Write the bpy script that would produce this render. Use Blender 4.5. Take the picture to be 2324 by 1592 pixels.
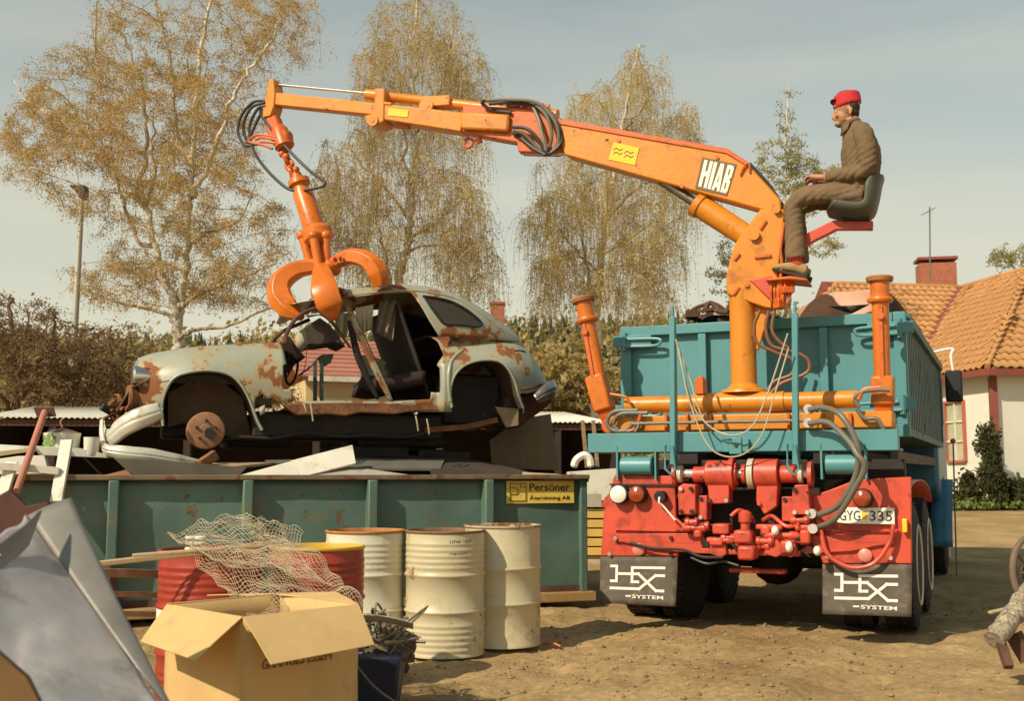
import bpy, bmesh, math, random
import numpy as np
from mathutils import Vector, Matrix, noise
R = math.radians
random.seed(7); rng = np.random.default_rng(7)
scene = bpy.context.scene
C = scene.collection
for o in list(bpy.data.objects): bpy.data.objects.remove(o)

# ---------------------------------------------------------------- camera
CAMZ, PITCH, FPX = 1.24, math.atan(276/2500), 2500.0       # focal length in pixels of a 2324 px wide frame
cam = bpy.data.cameras.new('camera'); camo = bpy.data.objects.new('camera', cam); C.objects.link(camo)
camo.location = (0, 0, CAMZ); camo.rotation_euler = (R(90)+PITCH, 0, 0)
cam.sensor_width = 36; cam.lens = 36*FPX/2324; cam.clip_start = .1; cam.clip_end = 3000
cam.dof.use_dof = True; cam.dof.focus_distance = 9.6; cam.dof.aperture_fstop = 3.6
scene.camera = camo

# ---------------------------------------------------------------- sky and sun
SUN_EL = R(39); SX, SY = .74, .673            # horizontal direction the light travels
world = bpy.data.worlds.new('World'); scene.world = world; world.use_nodes = True
nt = world.node_tree; nt.nodes.clear()
sky = nt.nodes.new('ShaderNodeTexSky'); sky.sky_type = 'NISHITA'; sky.sun_disc = False
sky.sun_elevation = SUN_EL; sky.sun_rotation = math.atan2(-SX, -SY)
sky.air_density = 1.0; sky.dust_density = 1.0; sky.ozone_density = 1.2; sky.altitude = 60
tint = nt.nodes.new('ShaderNodeMix'); tint.data_type = 'RGBA'; tint.blend_type = 'MULTIPLY'; tint.inputs[0].default_value = 1
tint.inputs[7].default_value = (.98, 1.16, .98, 1)
# thin high cloud veil
tc = nt.nodes.new('ShaderNodeTexCoord'); mp = nt.nodes.new('ShaderNodeMapping'); mp.inputs['Scale'].default_value = (1.2, 1.2, 7)
nz = nt.nodes.new('ShaderNodeTexNoise'); nz.inputs['Scale'].default_value = 1.6; nz.inputs['Detail'].default_value = 6; nz.inputs['Roughness'].default_value = .55
rp = nt.nodes.new('ShaderNodeValToRGB'); rp.color_ramp.elements[0].position = .32; rp.color_ramp.elements[1].position = .72
rp.color_ramp.elements[0].color = (.0, .0, .0, 1); rp.color_ramp.elements[1].color = (.26, .26, .26, 1)
veil = nt.nodes.new('ShaderNodeMix'); veil.data_type = 'RGBA'; veil.inputs[7].default_value = (7.2, 6.85, 5.3, 1)
bg = nt.nodes.new('ShaderNodeBackground'); bg.inputs[1].default_value = .105
wo = nt.nodes.new('ShaderNodeOutputWorld')
L = nt.links.new
L(sky.outputs[0], tint.inputs[6]); L(tint.outputs[2], veil.inputs[6])
L(tc.outputs['Generated'], mp.inputs[0]); L(mp.outputs[0], nz.inputs[0]); L(nz.outputs[0], rp.inputs[0]); 
sep = nt.nodes.new('ShaderNodeSeparateXYZ'); L(tc.outputs['Generated'], sep.inputs[0])
hzr = nt.nodes.new('ShaderNodeMapRange'); hzr.interpolation_type = 'SMOOTHERSTEP'; hzr.inputs[1].default_value = -.05; hzr.inputs[2].default_value = .62; hzr.inputs[3].default_value = .92; hzr.inputs[4].default_value = .06
sm = nt.nodes.new('ShaderNodeMath'); sm.operation = 'ADD'; sm.use_clamp = True
L(sep.outputs[2], hzr.inputs[0]); L(hzr.outputs[0], sm.inputs[0]); L(rp.outputs[0], sm.inputs[1]); L(sm.outputs[0], veil.inputs[0])
L(veil.outputs[2], bg.inputs[0]); L(bg.outputs[0], wo.inputs[0])
sl = bpy.data.lights.new('sun', 'SUN'); sl.energy = 5.0; sl.angle = R(.6); sl.color = (1, .87, .68)
so = bpy.data.objects.new('sun', sl); C.objects.link(so)
sd = Vector((SX*math.cos(SUN_EL), SY*math.cos(SUN_EL), -math.sin(SUN_EL)))
so.rotation_euler = sd.to_track_quat('-Z', 'Y').to_euler()
vs = scene.view_settings; vs.view_transform = 'Standard'; vs.look = 'None'; vs.exposure = .0; vs.gamma = 1; vs.use_curve_mapping = False
scene.cycles.max_bounces = 6; scene.cycles.use_denoising = True

# ---------------------------------------------------------------- photograph geometry: a pixel of the 2324x1592 view -> a point at its distance
SP, CP = math.sin(PITCH), math.cos(PITCH)
def ray(px, py):
    u, v = (px-1162)/FPX, (796-py)/FPX
    return Vector((u, CP - v*SP, SP + v*CP))
def P(px, py, Y):
    d = ray(px, py); return Vector((0, 0, CAMZ)) + d*(Y/d.y)
def hit(px, py, p0, n):
    d = ray(px, py); c = Vector((0, 0, CAMZ)); return c + d*((p0-c).dot(n)/d.dot(n))
def PG(px, py, z):
    d = ray(px, py); return Vector((0, 0, CAMZ)) + d*((z-CAMZ)/d.z)

# ---------------------------------------------------------------- object helpers
MW = {}
def tag(o, label=None, cat=None, group=None, kind=None):
    if label: o['label'] = label
    if cat: o['category'] = cat
    if group: o['group'] = group
    if kind: o['kind'] = kind
    return o
def thing(name, label, cat, loc=(0, 0, 0), rotz=0, group=None):
    o = bpy.data.objects.new(name, None); C.objects.link(o); o.empty_display_size = .1
    o.location = loc; o.rotation_euler = (0, 0, rotz)
    MW[o] = Matrix.Translation(Vector(loc)) @ Matrix.Rotation(rotz, 4, 'Z')
    return tag(o, label, cat, group)
def link_mesh(name, me, mat, parent=None, smooth=False):
    o = bpy.data.objects.new(name, me); C.objects.link(o)
    for m in (mat if isinstance(mat, (list, tuple)) else [mat]): me.materials.append(m)
    if parent is not None: o.parent = parent; MW[o] = MW[parent]
    else: MW[o] = Matrix.Identity(4)
    if smooth: me.polygons.foreach_set('use_smooth', [True]*len(me.polygons))
    return o
def frame_of(d, up=Vector((0, 0, 1))):
    d = d.normalized()
    a = up.cross(d)
    if a.length < 1e-4: a = Vector((1, 0, 0)).cross(d)
    a.normalize(); return a, d.cross(a)
class MB:
    """collects shapes in world space (or in the space of M) and builds ONE mesh"""
    def __init__(s, M=None): s.v, s.f, s.fm, s.M, s.m = [], [], [], M, 0
    def add(s, vs, fs):
        b = len(s.v)
        for p in vs:
            p = Vector(p); s.v.append(tuple(s.M @ p) if s.M else tuple(p))
        for f in fs: s.f.append([b+i for i in f]); s.fm.append(s.m)
        return s
    def box(s, c, size, rot=None):
        x, y, z = size[0]/2, size[1]/2, size[2]/2; c = Vector(c)
        vs = [Vector((i*x, j*y, k*z)) for i in (-1, 1) for j in (-1, 1) for k in (-1, 1)]
        if rot: vs = [rot @ v for v in vs]
        return s.add([c+v for v in vs], [(0,1,3,2),(4,6,7,5),(0,4,5,1),(2,3,7,6),(0,2,6,4),(1,5,7,3)])
    def hexa(s, b, t):      # two quads -> block
        return s.add(list(b)+list(t), [(0,1,2,3),(7,6,5,4),(0,4,5,1),(1,5,6,2),(2,6,7,3),(3,7,4,0)])
    def beam(s, a, b, w, h, up=Vector((0, 0, 1)), w2=None, h2=None):
        a, b = Vector(a), Vector(b); x, z = frame_of(b-a, up); w2, h2 = w2 or w, h2 or h
        q = lambda p, w, h: [p+x*w/2+z*h/2, p-x*w/2+z*h/2, p-x*w/2-z*h/2, p+x*w/2-z*h/2]
        return s.hexa(q(a, w, h), q(b, w2, h2))
    def tube(s, pts, r, n=8, caps=True, flat=1.0):
        pts = [Vector(p) for p in pts]; k = len(pts); rs = r if isinstance(r, (list, tuple)) else [r]*k
        vs, fs = [], []; up = Vector((0, 0, 1)); d0 = (pts[-1]-pts[0])
        if d0.length < 1e-6: d0 = pts[1]-pts[0]
        if abs(d0.normalized().z) > .9: up = Vector((.3, 1, 0)).normalized()
        for i, p in enumerate(pts):
            d = pts[min(i+1, k-1)] - pts[max(i-1, 0)]
            if d.length < 1e-9: d = Vector((0, 0, 1))
            a, b = frame_of(d, up)
            for j in range(n):
                t = 2*math.pi*j/n; vs.append(p + a*math.cos(t)*rs[i] + b*math.sin(t)*rs[i]*flat)
        for i in range(k-1):
            for j in range(n): fs.append((i*n+j, i*n+(j+1)%n, (i+1)*n+(j+1)%n, (i+1)*n+j))
        if caps: fs.append(tuple(range(n-1, -1, -1))); fs.append(tuple((k-1)*n+j for j in range(n)))
        return s.add(vs, fs)
    def cyl(s, a, b, r, n=20, r2=None): return s.tube([a, b], [r, r if r2 is None else r2], n)
    def lathe(s, a, b, prof, n=24):   # prof: list of (t along a->b, radius)
        a, b = Vector(a), Vector(b); x, z = frame_of(b-a, Vector((0, 0, 1)) if abs((b-a).normalized().z) < .9 else Vector((0, 1, 0)))
        vs, fs = [], []; k = len(prof)
        for t, r in prof:
            p = a.lerp(b, t)
            for j in range(n):
                q = 2*math.pi*j/n; vs.append(p + x*math.cos(q)*r + z*math.sin(q)*r)
        for i in range(k-1):
            for j in range(n): fs.append((i*n+j, i*n+(j+1)%n, (i+1)*n+(j+1)%n, (i+1)*n+j))
        if prof[0][1] > 1e-4: fs.append(tuple(range(n-1, -1, -1)))
        if prof[-1][1] > 1e-4: fs.append(tuple((k-1)*n+j for j in range(n)))
        return s.add(vs, fs)
    def prism(s, pts, off):           # planar polygon of 3D points pushed by vector off
        pts = [Vector(p) for p in pts]; k = len(pts); off = Vector(off)
        return s.add(pts+[p+off for p in pts], [tuple(range(k-1, -1, -1)), tuple(range(k, 2*k))] + [(i, (i+1)%k, k+(i+1)%k, k+i) for i in range(k)])
    def ball(s, c, r, n=10, sc=(1, 1, 1)):
        c = Vector(c); vs, fs = [], []
        for i in range(n//2+1):
            a = math.pi*i/(n//2)
            for j in range(n):
                b = 2*math.pi*j/n; vs.append(c+Vector((r*sc[0]*math.sin(a)*math.cos(b), r*sc[1]*math.sin(a)*math.sin(b), r*sc[2]*math.cos(a))))
        for i in range(n//2):
            for j in range(n): fs.append((i*n+j, i*n+(j+1)%n, (i+1)*n+(j+1)%n, (i+1)*n+j))
        return s.add(vs, fs)
    def grid(s, fn, nu, nv):
        vs = [fn(i/(nu-1), j/(nv-1)) for i in range(nu) for j in range(nv)]
        return s.add(vs, [(i*nv+j, (i+1)*nv+j, (i+1)*nv+j+1, i*nv+j+1) for i in range(nu-1) for j in range(nv-1)])
    def build(s, name, mat, parent=None, smooth=None, bevel=0, solid=0, seg=2, auto=35):
        W = MW[parent].inverted() if parent is not None else None
        me = bpy.data.meshes.new(name)
        me.from_pydata([tuple(W @ Vector(v)) for v in s.v] if W else s.v, [], s.f)
        bm = bmesh.new(); bm.from_mesh(me)
        bmesh.ops.remove_doubles(bm, verts=bm.verts, dist=1e-5)
        bmesh.ops.recalc_face_normals(bm, faces=bm.faces)
        bm.to_mesh(me); bm.free()
        if isinstance(mat, (list, tuple)) and len(me.polygons) == len(s.fm): me.polygons.foreach_set('material_index', s.fm)
        o = link_mesh(name, me, mat, parent, smooth=True)
        if smooth is False: me.polygons.foreach_set('use_smooth', [False]*len(me.polygons))
        elif smooth is None:
            try: me.set_sharp_from_angle(angle=R(auto))
            except Exception: pass
        if solid:
            m = o.modifiers.new('solid', 'SOLIDIFY'); m.thickness = solid; m.offset = 0
        if bevel:
            m = o.modifiers.new('bevel', 'BEVEL'); m.width = bevel; m.segments = seg; m.limit_method = 'ANGLE'; m.angle_limit = R(38); m.harden_normals = False
        return o
def curve(pts, n=8):
    """Catmull-Rom through the points"""
    pts = [Vector(p) for p in pts]; q = [pts[0]*2-pts[1]] + pts + [pts[-1]*2-pts[-2]]; out = []
    for i in range(1, len(q)-2):
        a, b, c, d = q[i-1:i+3]
        for k in range(n):
            t = k/n; out.append(.5*((2*b)+(c-a)*t+(2*a-5*b+4*c-d)*t*t+(3*b-a-3*c+d)*t**3))
    return out+[pts[-1]]
def copy_tree(o, parent=None):
    c = o.copy(); C.objects.link(c); MW[c] = MW[o].copy()
    if parent is not None: c.parent = parent
    for ch in [x for x in bpy.data.objects if x.parent == o]: copy_tree(ch, c)
    return c
def text(body, size, origin, xdir, zdir, mat, parent, name='lettering', depth=.002, shear=0, align='LEFT', width=None, height=None, bold=0, space=1.0):
    cu = bpy.data.curves.new(name, 'FONT'); cu.body = body; cu.size = size; cu.extrude = depth; cu.shear = shear; cu.align_x = align; cu.offset = bold; cu.space_character = space
    cu.resolution_u = 3
    t = bpy.data.objects.new(name, cu); C.objects.link(t)
    bpy.context.view_layer.update()
    me = bpy.data.meshes.new_from_object(t.evaluated_get(bpy.context.evaluated_depsgraph_get()))
    bpy.data.objects.remove(t); bpy.data.curves.remove(cu)
    x = Vector(xdir).normalized(); z = Vector(zdir).normalized(); n = x.cross(z)
    co = np.empty(len(me.vertices)*3); me.vertices.foreach_get('co', co); co = co.reshape(-1, 3)
    if align == 'LEFT': co[:, 0] -= co[:, 0].min()
    if width: co[:, 0] *= width/max(1e-6, (co[:, 0].max()-co[:, 0].min()))
    if height: co[:, 1] *= height/max(1e-6, (co[:, 1].max()-co[:, 1].min()))
    w = np.array(origin)[None]+co[:, :1]*np.array(x)+co[:, 1:2]*np.array(z)+co[:, 2:]*np.array(n)
    Wi = np.array(MW[parent].inverted()); w = w @ Wi[:3, :3].T + Wi[:3, 3]
    me.vertices.foreach_set('co', w.ravel()); me.update(); me.name = name
    return link_mesh(name, me, mat, parent)

# ---------------------------------------------------------------- materials
def mat(name, col, rough=.55, metal=0., var=.12, scale=3., bump=0., bscale=60., rust=0., rscale=5., rustcol=(.16, .055, .02), dirt=0., dirtcol=(.16, .11, .06),
        stripe=None, coat=0., spec=.5, detail=5):
    m = bpy.data.materials.new(name); m.use_nodes = True; t = m.node_tree; b = t.nodes['Principled BSDF']
    b.inputs['Roughness'].default_value = rough; b.inputs['Metallic'].default_value = metal; b.inputs['Specular IOR Level'].default_value = spec
    if coat: b.inputs['Coat Weight'].default_value = coat; b.inputs['Coat Roughness'].default_value = .15
    lk = t.links.new; tc = t.nodes.new('ShaderNodeTexCoord'); vec = tc.outputs['Object']
    if stripe:
        mp = t.nodes.new('ShaderNodeMapping'); mp.inputs['Scale'].default_value = stripe; lk(vec, mp.inputs[0]); vec = mp.outputs[0]
    def nz(sc, det=detail, ro=.6):
        n = t.nodes.new('ShaderNodeTexNoise'); n.inputs['Scale'].default_value = sc; n.inputs['Detail'].default_value = det; n.inputs['Roughness'].default_value = ro
        lk(vec, n.inputs[0]); return n.outputs[0]
    def ramp(src, a, b_, ca=(0, 0, 0, 1), cb=(1, 1, 1, 1)):
        r = t.nodes.new('ShaderNodeValToRGB'); e = r.color_ramp.elements; e[0].position = a; e[1].position = b_; e[0].color = ca; e[1].color = cb
        lk(src, r.inputs[0]); return r.outputs[0]
    def mix(f, a, b_):
        x = t.nodes.new('ShaderNodeMix'); x.data_type = 'RGBA'
        for s_, i in ((f, 0), (a, 6), (b_, 7)):
            if isinstance(s_, (tuple, list)): x.inputs[i].default_value = tuple(s_)+((1,) if len(s_) == 3 else ())
            elif isinstance(s_, (int, float)): x.inputs[i].default_value = s_
            else: lk(s_, x.inputs[i])
        return x.outputs[2]
    lo = tuple(c*(1-var) for c in col)+(1,); hi = tuple(min(1, c*(1+var)) for c in col)+(1,)
    out = ramp(nz(scale), .3, .7, lo, hi)
    if dirt: out = mix(ramp(nz(scale*1.7+1.3, 7, .7), .62-dirt*.3, .74-dirt*.1), out, dirtcol)
    if rust:
        rc = ramp(nz(rscale*6), .3, .75, tuple(c*.55 for c in rustcol)+(1,), tuple(min(1, c*1.5) for c in rustcol)+(1,))
        rm = ramp(nz(rscale, 9, .68), .66-rust*.3, .69-rust*.26)
        out = mix(rm, out, rc)
        rr = t.nodes.new('ShaderNodeMapRange'); rr.inputs[3].default_value = rough; rr.inputs[4].default_value = .9; lk(rm, rr.inputs[0]); lk(rr.outputs[0], b.inputs['Roughness'])
        if metal:
            r2 = t.nodes.new('ShaderNodeMapRange'); r2.inputs[3].default_value = metal; r2.inputs[4].default_value = 0; lk(rm, r2.inputs[0]); lk(r2.outputs[0], b.inputs['Metallic'])
    lk(out, b.inputs['Base Color'])
    if bump:
        bp = t.nodes.new('ShaderNodeBump'); bp.inputs['Strength'].default_value = min(1, bump); bp.inputs['Distance'].default_value = .01
        lk(nz(bscale, 4), bp.inputs['Height']); lk(bp.outputs[0], b.inputs['Normal'])
    return m
m_orange = mat('orange paint', (.64, .225, .016), .38, var=.10, scale=2.5, dirt=.3, dirtcol=(.36, .12, .015), bump=.2, bscale=18, rust=.06, rscale=11, rustcol=(.10, .04, .015))
m_orange2 = mat('red orange paint', (.58, .115, .012), .4, var=.14, scale=4, dirt=.3, dirtcol=(.25, .06, .01), bump=.12)
m_orange3 = mat('deep orange paint', (.60, .150, .010), .36, var=.12, scale=3, dirt=.3, dirtcol=(.30, .08, .01), bump=.12, bscale=25)
m_teal = mat('teal paint', (.080, .250, .265), .42, var=.08, scale=2, dirt=.14, dirtcol=(.09, .17, .15), bump=.08, bscale=14)
m_tealshade = mat('worn shade-toned teal paint', (.062, .118, .112), .55, var=.25, scale=3, rust=.25, rscale=4, rustcol=(.07, .045, .03))  # teal darkened so the skip sides carry their shade in the colour; rust is wear
m_red = mat('red paint', (.56, .070, .034), .42, var=.16, scale=3, dirt=.42, dirtcol=(.22, .035, .02), bump=.15, rust=.10, rscale=9, rustcol=(.07, .03, .02))
m_blue = mat('blue cab paint', (.05, .16, .24), .35, var=.1)
m_black = mat('black rubber', (.014, .012, .012), .75, var=.3, scale=8)
m_tyre = mat('tyre rubber', (.018, .015, .014), .8, var=.3, scale=14, dirt=.35, dirtcol=(.07, .05, .03), bump=.5, bscale=90)
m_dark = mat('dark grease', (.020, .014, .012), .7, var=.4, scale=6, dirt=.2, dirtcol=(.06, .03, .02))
m_flap = mat('mudflap rubber', (.095, .078, .058), .8, var=.15, scale=5, dirt=.35, dirtcol=(.20, .15, .09), bump=.3, bscale=20)
m_whitep = mat('white paint', (.80, .77, .66), .5, var=.05)
m_yellow = mat('yellow sticker', (.80, .52, .012), .5, var=.05)
m_ink = mat('black ink', (.035, .028, .022), .6, var=.1)
m_steel = mat('galvanised steel', (.56, .51, .47), .40, .35, var=.30, scale=1.3, bump=.5, bscale=5, dirt=.4, dirtcol=(.30, .27, .23))
m_chrome = mat('chrome', (.72, .70, .64), .16, 1.0, var=.05, rust=.18, rscale=7)
m_greypipe = mat('grey hose', (.15, .132, .10), .5, var=.12, scale=9)
m_hose = mat('black hose', (.035, .030, .026), .5, var=.2, scale=9)
m_rust = mat('rusty iron', (.20, .085, .035), .85, var=.4, scale=7, bump=.6, bscale=40, dirt=.3, dirtcol=(.07, .03, .015))
m_brown = mat('brown rust', (.10, .045, .025), .85, var=.4, scale=6, bump=.5, bscale=30)
m_glassw = mat('white lamp glass', (.82, .78, .66), .2, var=.03, coat=.5)
m_glassr = mat('red lamp glass', (.32, .05, .012), .2, var=.1, coat=.6)
m_cream = mat('cream drum paint', (.52, .45, .28), .42, .0, var=.08, scale=2.2, dirt=.26, dirtcol=(.42, .33, .17), rust=.2, rscale=3.2, rustcol=(.22, .12, .045), bump=.1, bscale=10)
m_redrum = mat('red drum paint', (.33, .035, .016), .45, var=.2, scale=4, dirt=.3, dirtcol=(.14, .03, .015))
m_wood = mat('weathered timber', (.30, .195, .10), .8, var=.25, scale=2, stripe=(1, 8, 8), bump=.3, bscale=20)
m_greyw = mat('grey board', (.38, .35, .28), .75, var=.14, scale=2.5, dirt=.3, dirtcol=(.22, .17, .11))
m_whitew = mat('white painted wood', (.66, .63, .52), .6, var=.08, scale=3, dirt=.22, dirtcol=(.36, .30, .2))
m_ply = mat('plywood', (.36, .255, .14), .75, var=.12, scale=2, stripe=(6, 6, .7))
m_card = mat('cardboard', (.58, .385, .165), .85, var=.10, scale=2.5, dirt=.22, dirtcol=(.47, .30, .13), bump=.15, bscale=12, spec=.2)
m_copper = mat('pinkish pipe', (.42, .16, .10), .5, var=.12)
# ================================================================ GROUND
def sstep(a, b, x): t = max(0, min(1, (x-a)/(b-a))); return t*t*(3-2*t)
def gz(x, y):
    z = -.075*sstep(1.3, .1, x)*sstep(9.8, 8.2, y) - .04*sstep(7.0, 5.0, y) + .37*sstep(13, 26, y)*sstep(0, 6, x) + .1*sstep(26, 40, y)
    n = noise.fractal(Vector((x*.55, y*.55, 3)), 1, 2, 4)*.045*sstep(30, 14, y)
    m = noise.fractal(Vector((x*3.1, y*3.1, 8)), 1, 2, 5)*.026*sstep(18, 9, y)
    k = max(0, noise.noise(Vector((x*9, y*9, 5))))*.02*sstep(13, 8, y)
    # wheel ruts in front of the truck
    lx = (Vector((x, y, 0))-Vector((1.77, 8.5, 0))); q = lx.x*.91-lx.y*.415
    rut = -.03*(math.exp(-((q-.95)/.22)**2)+math.exp(-((q+.95)/.22)**2))*sstep(10.5, 8.5, y)*sstep(3, 5, y)
    fl = 1
    return z + n + m + k + rut
def axis(segs):
    out = []
    for a, b, st in segs:
        n = max(1, round((b-a)/st)); out += [a+(b-a)*i/n for i in range(n)]
    return out+[segs[-1][1]]
gx = axis([(-300, -60, 40), (-60, -12, 4), (-12, -4, .5), (-4, 5.5, .035), (5.5, 14, .4), (14, 60, 4), (60, 300, 40)])
gy = axis([(-20, 2.5, 2), (2.5, 5, .1), (5, 11.5, .035), (11.5, 16, .15), (16, 45, 1), (45, 120, 15), (120, 700, 100)])
NX, NY = len(gx), len(gy)
gv = [(x, y, gz(x, y)) for x in gx for y in gy]
gf = [(i*NY+j, (i+1)*NY+j, (i+1)*NY+j+1, i*NY+j+1) for i in range(NX-1) for j in range(NY-1)]
me = bpy.data.meshes.new('ground'); me.from_pydata(gv, [], gf)
def ground_mat():
    m = bpy.data.materials.new('sandy dirt'); m.use_nodes = True; t = m.node_tree; b = t.nodes['Principled BSDF']; lk = t.links.new
    b.inputs['Roughness'].default_value = .95; b.inputs['Specular IOR Level'].default_value = .15
    tc = t.nodes.new('ShaderNodeTexCoord')
    def nz(sc, det, ro): n = t.nodes.new('ShaderNodeTexNoise'); n.inputs['Scale'].default_value = sc; n.inputs['Detail'].default_value = det; n.inputs['Roughness'].default_value = ro; lk(tc.outputs['Object'], n.inputs[0]); return n.outputs[0]
    r = t.nodes.new('ShaderNodeValToRGB'); e = r.color_ramp.elements
    e[0].position = .3; e[0].color = (.29, .18, .075, 1); e[1].position = .66; e[1].color = (.53, .37, .175, 1); lk(nz(.9, 9, .62), r.inputs[0])
    r2 = t.nodes.new('ShaderNodeValToRGB'); e = r2.color_ramp.elements; e[0].position = .38; e[0].color = (.55, .55, .55, 1); e[1].position = .6; e[1].color = (1.05, 1.05, 1.05, 1); lk(nz(22, 6, .75), r2.inputs[0])
    x = t.nodes.new('ShaderNodeMix'); x.data_type = 'RGBA'; x.blend_type = 'MULTIPLY'; x.inputs[0].default_value = .75; lk(r.outputs[0], x.inputs[6]); lk(r2.outputs[0], x.inputs[7])
    lk(x.outputs[2], b.inputs['Base Color'])
    bp = t.nodes.new('ShaderNodeBump'); bp.inputs['Strength'].default_value = .8; bp.inputs['Distance'].default_value = .015; lk(nz(60, 6, .7), bp.inputs['Height']); lk(bp.outputs[0], b.inputs['Normal'])
    return m
m_ground = ground_mat()
go = link_mesh('ground', me, m_ground, None, smooth=True); tag(go, kind='structure')
# loose stones and clods
b = MB(); 
for i in range(2200):
    x, y = random.uniform(-1.6, 5), random.uniform(4.9, 11)
    if random.random() < .5: x, y = random.gauss(.9, .8), random.gauss(7.6, 1.0)
    if y < 4.6: continue
    r = .004+.02*random.random()**4; z = gz(x, y)+r*.2
    s = [Vector((random.uniform(.7, 1.3)*r*a, random.uniform(.7, 1.3)*r*b_, random.uniform(.6, .9)*r*c_)) + Vector((x, y, z)) for a, b_, c_ in ((1,0,0),(-1,0,0),(0,1,0),(0,-1,0),(0,0,1),(0,0,-1))]
    b.add(s, [(0,2,4),(2,1,4),(1,3,4),(3,0,4),(2,0,5),(1,2,5),(3,1,5),(0,3,5)])
me = bpy.data.meshes.new('gravel'); me.from_pydata(b.v, [], b.f)
o = link_mesh('gravel', me, mat('pebbles', (.24, .16, .08), .9, var=.5, scale=9)); tag(o, 'loose pebbles and clods of dirt scattered over the sandy yard', 'gravel', kind='stuff')
# twig lying by the drums, and thin orange string near the right edge
b = MB(); q = PG(1235, 1462, -.06); q.z = gz(q.x, q.y)+.01
b.tube(curve([q, q+Vector((.06, -.1, .02)), q+Vector((.12, -.16, .005))], 4), .008, 6); b.tube([q+Vector((.06, -.1, .02)), q+Vector((.1, -.06, .02))], .005, 5)
o = b.build('twig', mat('orange twig', (.45, .16, .05), .8)); tag(o, 'reddish twig lying on the sand right of the cream drums', 'twig')

# ================================================================ FAR BACKGROUND
m_hill = mat('scrubby hillside', (.27, .20, .075), .95, var=.4, scale=.12)
def hz_(x):   # crest height of the hill
    return 15.2+1.6*math.sin(x*.02+1)+.9*math.sin(x*.055)
b = MB()
b.grid(lambda u, v: (-190+400*u, 60+70*v, 0.2+(hz_(-190+400*u))*sstep(0, 1, v)), 60, 14)
b.grid(lambda u, v: (-190+400*u, 130+300*v, 0.2+(hz_(-190+400*u))*(1-.3*v)), 60, 6)
o = b.build('hill', m_hill, None, smooth=True); tag(o, kind='structure')
m_spruce = mat('dark spruce', (.05, .055, .026), .95, var=.4, scale=.3)
b = MB()
for i in range(2200):
    x = random.uniform(-95, 100); v = random.uniform(.55, 1.05); y = 60+70*v; z = .2+hz_(x)*sstep(0, 1, min(1, v))
    h = random.uniform(1.0, 2.6) if v > .8 else random.uniform(1.0, 2.0)
    n = 7; r = h*random.uniform(.2, .34)
    for k in range(4):
        z0 = z+h*k*.22; rr = r*(1-k*.23); vs = [(x+rr*random.uniform(.75, 1.2)*math.cos(2*math.pi*j/n), y+rr*math.sin(2*math.pi*j/n), z0+random.uniform(-.15, .15)) for j in range(n)]+[(x, y, z0+h*.38)]
        b.add(vs, [(j, (j+1) % n, n) for j in range(n)])
me = bpy.data.meshes.new('spruce_forest'); me.from_pydata(b.v, [], b.f)
o = link_mesh('spruce_forest', me, m_spruce); tag(o, 'far dark spruce forest along the crest of the hill', 'forest', kind='stuff')
# scrub on the slope: many small leaf faces
def leaf_cloud(name, n, fn, size, m, parent=None):
    vs = np.empty((n*4, 3)); 
    for i in range(n):
        c, s = fn(); a = Vector((random.gauss(0, 1), random.gauss(0, 1), random.gauss(0, 1))).normalized(); b_ = a.orthogonal().normalized(); c2 = a.cross(b_)
        s *= size
        vs[i*4] = c+b_*s; vs[i*4+1] = c+c2*s*.6; vs[i*4+2] = c-b_*s; vs[i*4+3] = c-c2*s*.6
    me = bpy.data.meshes.new(name); me.from_pydata(vs.tolist(), [], [(4*i, 4*i+1, 4*i+2, 4*i+3) for i in range(n)])
    return link_mesh(name, me, m, parent)
m_scrub = mat('scrub leaves', (.42, .32, .115), .9, var=.5, scale=.5)
clumps = [(random.uniform(-60, 70), random.uniform(.05, .95), random.uniform(.8, 2.2)) for i in range(420)]
def scrub():
    x, v, r = random.choice(clumps); y = 60+70*v; z = .2+hz_(x)*sstep(0, 1, v)
    return Vector((x+random.gauss(0, r), y+random.gauss(0, r), z+abs(random.gauss(0, r*.8)))), random.uniform(.5, 1.4)
o = leaf_cloud('hillside_scrub', 42000, scrub, .30, m_scrub); tag(o, 'yellow brown scrub covering the far hillside', 'scrub', kind='stuff')

# ---- near thicket bank behind the yard (brown bushes right of the car)
m_twig = mat('brown twigs', (.14, .088, .05), .9, var=.3, scale=2)
m_bark = mat('birch bark', (.62, .54, .40), .8, var=.1, scale=2, dirt=.45, dirtcol=(.10, .065, .04), stripe=(3, 3, 1.2))
m_limb = mat('pale birch limbs', (.40, .30, .18), .85, var=.2, scale=2, dirt=.5, dirtcol=(.16, .10, .05))
m_branch = mat('birch branch', (.40, .29, .16), .85, var=.25, scale=2)
m_leaf_a = mat('birch spring leaves', (.55, .41, .105), .8, var=.4, scale=.8)
m_leaf_e = mat('amber birch buds', (.50, .335, .09), .8, var=.4, scale=.8)
m_leaf_b = mat('yellow green birch leaves', (.60, .47, .10), .8, var=.4, scale=.8)
m_leaf_c = mat('sapling leaves', (.36, .33, .12), .8, var=.4, scale=.8)
m_leaf_d = mat('thicket leaves', (.25, .16, .07), .9, var=.5, scale=.8)
def leafy(m):
    """leaves let some light through"""
    t = m.node_tree
    if 'thin' in t.nodes: return
    b = t.nodes['Principled BSDF']; tr = t.nodes.new('ShaderNodeBsdfTranslucent'); tr.name = 'thin'; mx = t.nodes.new('ShaderNodeMixShader'); mx.inputs[0].default_value = .5
    src = b.inputs['Base Color'].links[0].from_socket; t.links.new(src, tr.inputs[0]); t.links.new(b.outputs[0], mx.inputs[1]); t.links.new(tr.outputs[0], mx.inputs[2])
    t.links.new(mx.outputs[0], t.nodes['Material Output'].inputs[0])
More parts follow.
